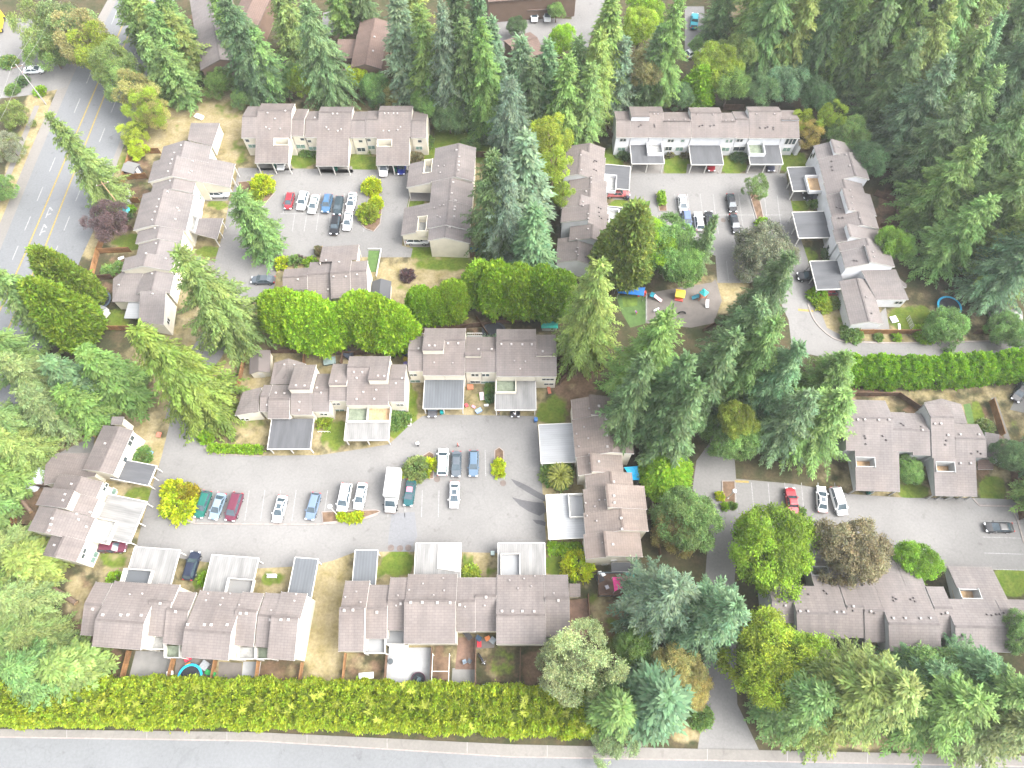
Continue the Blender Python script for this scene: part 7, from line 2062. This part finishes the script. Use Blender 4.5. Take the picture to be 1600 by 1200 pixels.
def canopy(label, pts, z, color, cat="canopy", name="shade_sail"):
    w_ = [P(*p, zz) for p, zz in zip(pts, z)]
    c = sum(w_, Vector()) / len(w_); th = thing(name, label, cat, (c.x, c.y, 0))
    q = MB(); n = 5
    g = [[(w_[0].lerp(w_[1], i/n)).lerp(w_[3].lerp(w_[2], i/n), j/n) - Vector((0,0,.35*math.sin(i/n*3.14)*math.sin(j/n*3.14))) for i in range(n+1)] for j in range(n+1)]
    for j in range(n):
        for i in range(n):
            q.face([g[j][i], g[j][i+1], g[j+1][i+1], g[j+1][i]]); 
    o = q.build("fabric", M['col'], th); cset(o, color)
    for p in w_:
        q = MB(); q.tube((p.x,p.y,0),(p.x,p.y,p.z),.05,.05,6); q.build("pole", M['trim_grey'], th)
canopy("bright pink canopy on the deck below the brown tinted terrace", [(957,902),(988,900),(975,917),(960,924)], [2.3,2.5,2.3,2.2], (.55,.05,.2))
canopy("bright blue canopy behind the brown tinted roofs", [(975,730),(998,728),(999,750),(988,750)], [2.5,2.4,2.2,2.3], (.0,.28,.52))
canopy("blue roof of the play shelter beside the play turf", [(962,450),(1008,449),(1006,462),(966,458)], [2.2,2.2,2.0,2.0], (.02,.13,.38), "shelter", "play_shelter")
small("tarp_heap", "blue tarpaulin heap by the end wall of the sloping carport terrace", "tarp", (739,394), [("sheet", lambda q: q.grid([[(-1.6,-1,0),(1.4,-1.2,0),(1.7,.9,0),(-1.3,1.1,0)],[(-1.2,-.7,.5),(.9,-.8,.7),(1.2,.6,.6),(-.9,.7,.8)],[(-.4,-.3,.9),(.4,-.3,1.0),(.5,.3,.95),(-.3,.3,1.05)]]), (.03,.14,.33)), ("pole", lambda q: q.beam((-1.5,-.8,.6),(1.2,.5,1.1),.1), 'white')])
# deck with the pink canopy
q = P(955, 912); th = thing("timber_deck", "brown timber deck with grey blue edge below the brown tinted terrace", "deck", (q.x, q.y, 0))
w_ = [P(*p) for p in ((934,896),(985,896),(984,931),(935,932))]
m = MB(); m.prism(w_, 0, .4); m.build("platform", M['boards'], th)
m = MB()
for a, b in zip(w_, w_[1:] + w_[:1]): m.beam(a + Vector((0,0,.7)), b + Vector((0,0,.7)), .12, .6)
cset(m.build("railing", M['col'], th), (.14,.18,.2))
def chair(label, px, c, z=0.0, rz=0.0, group="garden chairs"):
    return small("garden_chair", label, "chair", px, [("seat", lambda q: q.box((0,0,.43),(.6,.6,.08)), c), ("backrest", lambda q: q.box((-.3,0,.75),(.07,.6,.6)), c)]+[("leg", (lambda x,y: lambda q: q.box((x,y,.2),(.06,.06,.4)))(x,y), 'trim_dark') for x in (-.25,.25) for y in (-.25,.25)], rz, group, z)
chair("grey chair on the deck beside the pink canopy", (948,918), (.35,.33,.36), .4, .4)
chair("white chair by the house wall on the deck", (942,898), (.7,.7,.7), .4, 2)
chair("dark chair on the narrow timber deck", (734,1033), (.06,.07,.08), 0, 1)
chair("blue grey chair on the narrow timber deck", (726,1034), (.16,.2,.24), 0, 2)
chair("dark lounge chair at the corner of the lower left blue patio", (260,1061), (.03,.03,.035), 0, .5)
small("garden_bench", "white garden bench on the straw lawn between the bottom carports", "bench", (426,901), [("seat", lambda q: q.box((0,0,.42),(1.6,.5,.07)), 'white'), ("backrest", lambda q: q.box((0,.26,.72),(1.6,.07,.5)), 'white')]+[("leg", (lambda x,y: lambda q: q.box((x,y,.2),(.08,.08,.4)))(x,y), 'white') for x in (-.7,.7) for y in (-.2,.2)])
small("picnic_bench", "pair of white steps beside the black round trampoline", "bench", (167,484), [("seat", lambda q: q.box((0,0,.4),(1.2,.4,.06)), 'white'), ("leg", lambda q: q.box((-.5,0,.2),(.08,.35,.38)), 'white'), ("leg", lambda q: q.box((.5,0,.2),(.08,.35,.38)), 'white')], -.5)
# wheelie bins
def bin_(label, px, c, rz=0.0):
    return small("wheelie_bin", label, "bin", px, [("body", lambda q: q.grid([[(-.24,-.26,.08),(.24,-.26,.08),(.24,.26,.08),(-.24,.26,.08)],[(-.3,-.32,.98),(.3,-.32,.98),(.3,.32,.98),(-.3,.32,.98)]]), c), ("lid", lambda q: q.grid([[(-.33,-.36,.99),(.33,-.36,.99),(.33,.36,.99),(-.33,.36,.99)],[(-.28,-.3,1.08),(.3,-.3,1.06),(.3,.3,1.06),(-.28,.3,1.08)]]), c), ("wheel", lambda q: q.tube((-.28,-.3,.1),(-.28,-.24,.1),.1,.1,8), 'tyre'), ("wheel", lambda q: q.tube((-.28,.24,.1),(-.28,.3,.1),.1,.1,8), 'tyre')], rz, "wheelie bins")
for lb, px, c in (("green bin under the middle shingled carport", (526,266), (.01,.09,.06)), ("green bin between the white and the bright blue car", (618,268), (.01,.09,.06)), ("green bin beside the first shingled carport post", (430,262), (.01,.1,.07)),
    ("green bin before the upper grey carport", (1356,771), (.01,.08,.07)), ("dark bin on the grass by the maroon car", (178,862), (.02,.025,.03)), ("teal bin before the ribbed blue grey carport", (691,646), (.0,.2,.2)),
    ("blue bin beside the pale carport with planted balcony", (837,658), (.03,.1,.25)), ("white and green bin between the white bottom carports", (770,866), (.3,.36,.33)), ("dark bin by the second court carport post", (980,312), (.02,.02,.03))):
    bin_(lb, px, c)
# toys and clutter
def crate(label, px, s, c, group="yard clutter"):
    return small("storage_box", label, "box", px, [("body", lambda q: q.grid([[(-s[0]/2,-s[1]/2,0),(s[0]/2,-s[1]/2,0),(s[0]/2,s[1]/2,0),(-s[0]/2,s[1]/2,0)],[(-s[0]*.55,-s[1]*.55,s[2]*.8),(s[0]*.55,-s[1]*.55,s[2]*.8),(s[0]*.55,s[1]*.55,s[2]*.8),(-s[0]*.55,s[1]*.55,s[2]*.8)]]), c), ("lid", lambda q: q.box((0,0,s[2]*.88),(s[0]*1.15,s[1]*1.15,s[2]*.14)), c)], random.uniform(0,3), group)
for lb, px, s, c in (("red toy box by the wall of the blue trampoline yard", (295,1030), (.9,.5,.5), (.5,.03,.06)), ("orange toy box above the blue trampoline", (296,1041), (.8,.7,.5), (.6,.2,.02)), ("grey tub beside the blue trampoline yard wall", (322,1040), (1.1,1.1,.8), (.2,.21,.22)),
    ("green box beside the blue trampoline", (331,1052), (.6,1.4,.8), (.02,.2,.05)), ("white box on top of the paved yard fence side", (267,1052), (.8,.6,.6), (.65,.66,.68)), ("blue white box by the trampoline rim", (297,1048), (.9,.6,.4), (.45,.55,.6)),
    ("red box under the bottom centre balcony", (749,1007), (.6,.8,.7), (.4,.02,.03)), ("dark blue box under the bottom centre balcony", (748,998), (.8,.7,.8), (.02,.05,.09)), ("orange box under the bottom centre balcony", (762,998), (.7,.6,.6), (.5,.16,.05)), ("grey box under the bottom centre balcony", (770,1001), (.8,.8,.7), (.2,.22,.23)),
    ("red toy on the lawn before the clerestory terrace", (729,634), (.6,.5,.4), (.4,.06,.07)), ("pink toy on the lawn before the clerestory terrace", (740,636), (.6,.4,.3), (.5,.2,.25)), ("blue grey toy car on the lawn before the clerestory terrace", (748,643), (1.0,.7,.6), (.16,.22,.33)), ("white toy on the lawn before the clerestory terrace", (760,634), (.7,.3,.4), (.6,.6,.6)),
    ("terracotta pots below the clerestory terrace wall", (735,606), (1.0,.9,.5), (.32,.13,.07)), ("pale pink heap of toys before the clerestory windows", (753,620), (1.4,.7,.4), (.45,.36,.37)), ("orange brown box under the last window of the clerestory terrace", (857,607), (2.2,.5,.5), (.3,.1,.06)),
    ("blue box on the lawn of the left end terrace", (235,708), (.9,.7,.4), (.15,.28,.42)), ("red toy on the lawn of the left end terrace", (249,680), (.8,.6,.4), (.45,.12,.08)), ("pink toy by the sloped yard of the left end terrace", (150,680), (.7,.5,.4), (.5,.1,.12)),
    ("dark stacked boxes in the yard beside the grey patio", (545,556), (1.4,1.4,1.2), (.03,.035,.05)), ("dark blue covered thing by the curving fence", (610,552), (2.4,1.2,1.0), (.015,.02,.035)), ("yellow box at the end of the clerestory terrace", (634,563), (.6,.6,.8), (.5,.4,.02)), ("violet box at the end of the clerestory terrace", (634,570), (.6,.6,.7), (.2,.15,.4)), ("blue box at the end of the clerestory terrace", (633,553), (.7,.7,.8), (.05,.09,.2)),
    ("grey glass topped table box on the small back patio", (516,566), (2.0,1.3,.7), (.17,.22,.21)), ("dark box beside the house on the dark deck", (937,905), (1.0,1.0,.9), (.02,.02,.025)), ("white bucket on the dark deck", (937,896), (.5,.5,.6), (.7,.7,.7)), ("teal box at the wall of the pink canopy deck", (984,899), (1.2,.5,.6), (.02,.3,.3)),
    ("white flower tub in the flower yard", (184,416), (.7,.7,.4), (.7,.7,.7)), ("white lid in the flower yard corner", (190,404), (1.0,.4,.3), (.7,.7,.7)), ("black grill by the white wall below the balcony", (731,993), (1.4,.7,1.0), (.02,.02,.022)), ("white cool box in the narrow soil bed yard", (573,1056), (.8,2.0,.5), (.6,.6,.6)),
    ("white shell shaped play pool on the lane lawn", (1396,500), (1.1,1.2,.35), (.5,.5,.5)), ("white board on the lane lawn by the fence", (1405,514), (2.0,.4,.15), (.5,.48,.45)), ("white mound at the top of the straw lawn", (312,184), (1.8,1.0,.5), (.72,.7,.66))):
    crate(lb, px, s, c)
small("sail_cover", "grey ribbed covered boat shaped heap behind the left end terrace", "cover", (58,748), [("cover", lambda q: q.grid([[(x, -1.4*w, 0), (x, -1.1*w, .8), (x, 0, 1.1), (x, 1.1*w, .8), (x, 1.4*w, 0)] for x, w in ((-2.2,.75),(-1.8,1),(0,1.05),(1.8,1),(2.2,.75))]), (.40,.43,.46))], 1.2)
small("log_seat", "long sawn log lying in the earth yard of the left end terrace", "log", (40,788), [("log", lambda q: q.tube((-2.2,.3,.4),(2.2,-.3,.4),.4,.36,10), 'bark'), ("cut_face", lambda q: q.tube((2.2,-.3,.4),(2.24,-.305,.4),.34,.34,10), 'deck_tan')], -.6)
for i, (lb, px, rz) in enumerate((("pale fallen trunk at the lower left corner wood, longer one", (56,933), -.55), ("thick cut trunk at the lower left corner wood", (103,931), -.5))):
    small("fallen_trunk", lb, "log", px, [("log", lambda q: q.tube((-2.6,0,.35),(2.6,0,.5),.36,.45,10), 'bark'), ("cut_face", lambda q: q.tube((2.6,0,.5),(2.64,0,.5),.4,.4,10), 'deck_tan')], rz)
small("pergola", "white timber pergola frame over the narrow soil bed", "pergola", (690,1050), [("rail", lambda q: q.beam((-1.3,2.6,2.0),(-1.3,-2.8,2.0),.1), 'trim'), ("rail", lambda q: q.beam((1.3,2.6,2.0),(1.3,-2.8,2.0),.1), 'trim'), ("crossbar", lambda q: q.beam((-1.3,0,2.0),(1.3,0,2.0),.1), 'trim'), ("crossbar", lambda q: q.beam((-1.3,-2.4,2.0),(1.3,-2.4,2.0),.1), 'trim')]+[("post", (lambda x,y: lambda q: q.box((x,y,1),(.1,.1,2)))(x,y), 'trim') for x in (-1.3,1.3) for y in (-2.6,2.4)])
small("garden_trellis", "white garden frame by the hedge at the right end yards", "trellis", (770,1070), [("hoop", lambda q: [q.beam((math.cos(a)*1.6,0,math.sin(a)*1.0+.1),(math.cos(a+.35)*1.6,0,math.sin(a+.35)*1.0+.1),.1) for a in [i*.35 for i in range(9)]], (.5,.6,.55))])
small("lattice_frame", "low white frame on the grass beside the dark carport", "frame", (507,676), [("rail", lambda q: q.beam((-1.1,0,.6),(1.1,0,.6),.06), 'trim')]+[("slat", (lambda x: lambda q: q.box((x,0,.32),(.05,.05,.6)))(x), 'trim') for x in (-1.1,-.5,.1,.7,1.1)])
small("garden_border", "white edged planting bed below the right windows of the pale carport terrace", "planter", (622,656), [("border", lambda q: [q.beam(a, b, .12, .3) for a, b in (((-2.6,-1.2,.15),(2.4,-1.2,.15)),((2.4,-1.2,.15),(2.4,.6,.15)),((-2.6,-1.2,.15),(-2.6,.6,.15)))], 'trim'), ("soil", lambda q: q.box((-.1,-.3,.08),(4.9,1.7,.12)), 'soil')])
small("parasol", "small teal parasol in the fenced yard by the purple tree", "parasol", (202,338), [("canopy", lambda q: q.lathe((0,0,2.0),[(1.1,0),(.6,.3),(.05,.5)],8), (.02,.25,.26)), ("pole", lambda q: q.tube((0,0,0),(0,0,2.3),.04,.04,6), 'trim')])
small("turf_frame", "white framed small lawn behind the L shaped house", "planter", (584,412), [("border", lambda q: [q.beam(a, b, .14, .5) for a, b in (((-1.4,3.4,.25),(1.3,3.4,.25)),((1.3,3.4,.25),(.8,-3.2,.25)))], 'trim'), ("lawn", lambda q: q.box((-.2,.6,.03),(2.2,5.2,.05)), 'grassmat')])
# motorcycles by the grey tree
def motorbike(label, px, rz):
    return small("motorcycle", label, "motorcycle", px, [("frame", lambda q: q.grid([[(-.7,-.12,.5),(-.7,.12,.5),(-.7,.1,.75),(-.7,-.1,.75)],[(.1,-.18,.35),(.1,.18,.35),(.1,.16,.95),(.1,-.16,.95)],[(.7,-.1,.6),(.7,.1,.6),(.7,.08,.95),(.7,-.08,.95)]]), (.02,.02,.025)), ("saddle", lambda q: q.box((-.35,0,.82),(.7,.26,.1)), 'black'), ("handlebar", lambda q: q.tube((.62,-.38,1.05),(.62,.38,1.05),.025,.025,6), 'rim'), ("wheel", lambda q: q.tube((-.75,-.08,.32),(-.75,.08,.32),.32,.32,14), 'tyre'), ("wheel", lambda q: q.tube((.78,-.06,.32),(.78,.06,.32),.32,.32,14), 'tyre'), ("headlight", lambda q: q.box((.82,0,.9),(.1,.16,.16)), 'lamp_clear')], rz, "motorcycles")
motorbike("motorcycle parked by the grey leaved tree, the upper one", (1166,420), 1.3)
motorbike("motorcycle parked by the grey leaved tree, the lower one", (1170,428), 1.1)
motorbike("dark motorcycle leaning in the yard of the bottom centre terrace", (753,1030), -1.0)
# playground
small("play_slide", "small climbing frame with a pale pink slide on the gravel", "slide", (1022,466), [("frame", lambda q: [q.tube((x,y,0),(x,y,1.3),.05,.05,6) for x in (-.9,-.1) for y in (-.5,.5)], (.05,.09,.12)), ("platform", lambda q: q.box((-.5,0,.9),(.9,1.1,.08)), (.02,.2,.25)), ("slide", lambda q: q.grid([[(-.1,-.35,.95),(-.1,.35,.95),(-.1,.35,1.0),(-.1,-.35,1.0)],[(.8,-.35,.45),(.8,.35,.45),(.8,.35,.5),(.8,-.35,.5)],[(1.6,-.35,.15),(1.6,.35,.15),(1.6,.35,.2),(1.6,-.35,.2)]]), (.6,.35,.36))], -.5)
small("play_house", "yellow and red toy house on the gravel under the leafy tree", "toy house", (1061,463), [("wall", lambda q: hut(q, 1.5, .7, 1.1, 1.5), (.6,.36,.02)), ("roof", lambda q: gable(q, 1.5, .7, 1.1, 1.6), (.6,.42,.05)), ("base", lambda q: q.box((0,-.9,.12),(1.6,.6,.24)), (.35,.05,.04))], -.2)
small("play_tower", "climbing tower with teal roof and white slide on the gravel", "play tower", (1096,466), [("frame", lambda q: [q.tube((x,y,0),(x,y,2.1),.06,.06,6) for x in (-.6,.6) for y in (-.6,.6)], (.3,.12,.06)), ("platform", lambda q: q.box((0,0,1.1),(1.4,1.4,.1)), (.25,.1,.06)), ("roof", lambda q: q.lathe((0,0,2.1),[(1.0,0),(.1,.6)],4), (.03,.3,.3)), ("slide", lambda q: q.grid([[(.5,-1.0,1.1),(1.1,-1.0,1.1),(1.1,-1.0,1.18),(.5,-1.0,1.18)],[(.5,-2.3,.2),(1.1,-2.3,.2),(1.1,-2.3,.28),(.5,-2.3,.28)]]), (.68,.68,.68)), ("ladder", lambda q: q.grid([[(-1.9,-.4,0),(-1.9,.4,0),(-1.9,.4,.08),(-1.9,-.4,.08)],[(-.6,-.4,1.1),(-.6,.4,1.1),(-.6,.4,1.18),(-.6,-.4,1.18)]]), (.05,.28,.4))])
small("spring_rider", "small white and dark spring toy near the wire fence", "spring toy", (1024,487), [("rider", lambda q: q.grid([[(-.5,-.15,.5),(-.5,.15,.5),(-.5,.12,.8),(-.5,-.12,.8)],[(.2,-.2,.5),(.2,.2,.5),(.2,.18,.9),(.2,-.18,.9)],[(.6,-.1,.7),(.6,.1,.7),(.6,.1,1.1),(.6,-.1,1.1)]]), (.6,.6,.62)), ("spring", lambda q: q.tube((0,0,0),(0,0,.5),.14,.14,8), 'black')], .4)
small("tyre_hoop", "black half buried tyre on the gravel", "tyre", (1065,490), [("hoop", lambda q: [q.tube((math.cos(a)*.7,0,math.sin(a)*.7),(math.cos(a+.35)*.7,0,math.sin(a+.35)*.7),.14,.14,8) for a in [i*.35 for i in range(9)]], 'tyre')])
small("toy_arch", "red toy goal beside the blue play shelter", "toy", (1002,462), [("post", lambda q: q.box((-.6,0,.6),(.3,.6,1.2)), (.5,.05,.03)), ("post", lambda q: q.box((.6,0,.6),(.3,.6,1.2)), (.5,.05,.03)), ("crossbar", lambda q: q.box((0,0,1.25),(1.5,.6,.3)), (.5,.06,.03))])

# ================================================================== LAMPS, POLES, WIRES
def lamp(label, px_base, px_top):
    b0 = P(*px_base); t = P(*px_top); h = min(6.0, max(3.2, H * (1 - b0.length / t.length))) if t.length > b0.length else 4.5
    return small("street_lamp", label, "street lamp", px_base, [("pole", lambda q: q.tube((0,0,0),(0,0,h-.3),.08,.06,8), 'trim'), ("base", lambda q: q.lathe((0,0,0),[(.2,0),(.2,.15),(.1,.3)],10), 'trim'), ("globe", lambda q: q.lathe((0,0,h-.35),[(.1,0),(.32,.15),(.4,.38),(.32,.6),(.08,.72)],14), 'white')], 0, "globe lamps of the courts")
lamp("white globe lamp at the start of the narrow island in the big court", (528,806), (517,790))
lamp("white globe lamp in the lane island of the right hand court", (1137,778), (1145,765))
lamp("white globe lamp beside the entrance lane among trees", (1092,1043), (1098,1039))
lamp("white globe lamp in the small front bed of the right hand white terrace", (1180,378), (1187,363))
def pole(label, foot, h, arm):
    p = P(*foot)
    return small("utility_pole", label, "utility pole", foot, [("pole", lambda q: q.tube((0,0,0),(0,0,h),.17,.11,8), 'deck_tan' if not arm else 'trim_grey'), ("crossarm", lambda q: q.beam((-1.2,0,h-.6),(1.2,0,h-.6),.12), 'bark'), ("insulator", lambda q: q.lathe((-1.1,0,h-.54),[(.06,0),(.09,.12),(.04,.2)],8), 'white'), ("insulator", lambda q: q.lathe((1.1,0,h-.54),[(.06,0),(.09,.12),(.04,.2)],8), 'white')], .4, "utility poles")
pole("grey utility pole on the left verge by the side road", (72,163), 11, True)
pole("tan wooden pole at the fence of the road yards", (197,335), 10, False)
pole("grey pole at the lower left bend of the main road", (8,285), 10, True)
small("street_light", "slim street light at the left end of the trees by the cedar", "street light", (150,600), [("pole", lambda q: q.tube((0,0,0),(0,0,9),.1,.06,8), 'trim_grey'), ("arm", lambda q: q.tube((0,0,9),(-1.6,.6,9.3),.05,.04,6), 'trim_grey'), ("lamp_head", lambda q: q.box((-1.8,.68,9.28),(.7,.3,.15)), 'white')])
pA, pB, pC = P(72,163), P(8,285), P(160,-20)
for j, off in enumerate((-1.1, 1.1)):
    for (a, b, n_) in ((pA, pB, "lower"), (pA, pC, "upper")):
        q = MB(); prev = None
        for i in range(13):
            t = i / 12; c = a.lerp(b, t); cur = Vector((c.x + off, c.y, 10.6 - 1.2 * math.sin(t * math.pi) + (0 if n_ == 'upper' else -.8 * t)))
            if prev: q.tube(prev, cur, .016, .016, 5)
            prev = cur
        tag(q.build("power_line", M['trim_grey']), f"thin power wire over the verge, {n_} span, {'road' if off > 0 else 'outer'} side", "wire", "power wires")

# ================================================================== PEOPLE
def person(label, px, pose, shirt, pants, hair, rz=0.0, sc=1.0):
    p = P(*px); s = sc
    V = {'pel': (0,0,.92), 'spi': (0,.0,1.15), 'che': (0,0,1.36), 'nec': (0,0,1.5), 'hea': (0,.02,1.62), 'top': (0,.02,1.76)}
    st = .18 if pose == 'walk' else .02
    for sd_, n in ((-1, 'l'), (1, 'r')):
        V['hip' + n] = (sd_*.1,0,.88); V['kne' + n] = (sd_*.11, .06 + sd_*st*.6, .49); V['ank' + n] = (sd_*.11, sd_*st, .08); V['toe' + n] = (sd_*.12, sd_*st + .17, .04)
        V['sho' + n] = (sd_*.19,0,1.42); V['elb' + n] = (sd_*.27, -.02 - sd_*st*.4, 1.14); V['wri' + n] = (sd_*.27, .12 - sd_*st*.6, .92); V['han' + n] = (sd_*.26, .16 - sd_*st*.6, .82)
    if pose == 'bend':
        for k_ in ('spi','che','nec','hea','top','shol','shor','elbl','elbr','wril','wrir','hanl','hanr'):
            x, y, z = V[k_]; a = .8; V[k_] = (x, y + (z-.92)*math.sin(a), .92 + (z-.92)*math.cos(a))
    names = list(V); E = [('pel','spi'),('spi','che'),('che','nec'),('nec','hea'),('hea','top')]
    for n in 'lr': E += [('pel','hip'+n),('hip'+n,'kne'+n),('kne'+n,'ank'+n),('ank'+n,'toe'+n),('che','sho'+n),('sho'+n,'elb'+n),('elb'+n,'wri'+n),('wri'+n,'han'+n)]
    R = dict(pel=.14, spi=.13, che=.15, nec=.06, hea=.1, top=.075); 
    for n in 'lr': R.update({'hip'+n:.1,'kne'+n:.065,'ank'+n:.045,'toe'+n:.035,'sho'+n:.07,'elb'+n:.045,'wri'+n:.034,'han'+n:.04})
    me = bpy.data.meshes.new("person"); me.from_pydata([V[n] for n in names], [(names.index(a), names.index(b)) for a, b in E], [])
    o = bpy.data.objects.new("person", me); COL.objects.link(o)
    md = o.modifiers.new("skin", 'SKIN')
    for i, n in enumerate(names): me.skin_vertices[0].data[i].radius = (R[n], R[n])
    me.skin_vertices[0].data[0].use_root = True
    o.modifiers.new("sub", 'SUBSURF').levels = 1
    dg = bpy.context.evaluated_depsgraph_get(); m2 = bpy.data.meshes.new_from_object(o.evaluated_get(dg))
    o.modifiers.clear(); o.data = m2; bpy.data.meshes.remove(me)
    SK = (.38,.22,.15)
    ref = np.array([V[n] for n in names]); kind = [shirt if n in ('spi','che','shol','shor','elbl','elbr') else SK if n in ('nec','hea','wril','wrir','hanl','hanr') else hair if n == 'top' else (.03,.03,.03) if n[:3] in ('toe',) else pants for n in names]
    co = np.empty(len(m2.vertices)*3); m2.vertices.foreach_get("co", co); co = co.reshape(-1,3)
    ix = np.argmin(((co[:,None]-ref[None])**2).sum(-1), 1)
    cc = np.array([(*kind[i],1) for i in ix], np.float32)
    m2.color_attributes.new("tone", 'FLOAT_COLOR', 'POINT').data.foreach_set("color", cc.ravel())
    m2.materials.append(M['leaf'] if False else M['cloth']); m2.polygons.foreach_set("use_smooth", [True]*len(m2.polygons))
    o.location = (p.x, p.y, 0.03); o.rotation_euler = (0,0,rz); o.scale = (s,s,s)
    tag(o, label, "person")
m_, nt_, b_ = new_mat("clothing", .8, .2); a_ = nt_.nodes.new("ShaderNodeAttribute"); a_.attribute_name = "tone"; nt_.links.new(a_.outputs["Color"], b_.inputs["Base Color"]); M['cloth'] = m_
person("person in a white shirt and dark trousers standing near the middle island", (654,698), 'bend', (.65,.65,.66), (.03,.03,.035), (.03,.02,.015), .4)
person("person in pink and dark clothes walking behind the dark grey sedan", (716,698), 'walk', (.4,.12,.12), (.05,.04,.05), (.04,.02,.015), 2)
person("person in dark clothes standing at the carport with planted balcony", (780,648), 'walk', (.04,.03,.035), (.03,.03,.035), (.03,.02,.015), 1)
person("person in a white top and grey trousers outside the planted balcony carport", (804,650), 'stand', (.6,.62,.65), (.2,.22,.26), (.03,.02,.015), 2.5)
person("child in purple with red trousers sitting on the play turf", (994,491), 'bend', (.12,.04,.25), (.45,.06,.04), (.05,.03,.02), 1.5, .85)
person("person in pink and white at the leafy end of the bottom terrace yard", (866,1026), 'bend', (.3,.12,.2), (.6,.6,.65), (.05,.03,.02), 1.5)
# ================================================================== HAZE
hm = bpy.data.materials.new("haze")
hm.use_nodes = True
hn = hm.node_tree
hn.nodes.remove(hn.nodes["Principled BSDF"])
pv = hn.nodes.new("ShaderNodeVolumePrincipled")
pv.inputs["Color"].default_value = (0.93, 0.95, 0.97, 1)
pv.inputs["Density"].default_value = 0.00017
pv.inputs["Anisotropy"].default_value = 0.2
hn.links.new(pv.outputs[0], hn.nodes["Material Output"].inputs["Volume"])
mb = MB(); mb.box((0, 0, 60.5), (7000, 7000, 124))
tag(mb.build("haze", hm), kind="stuff")
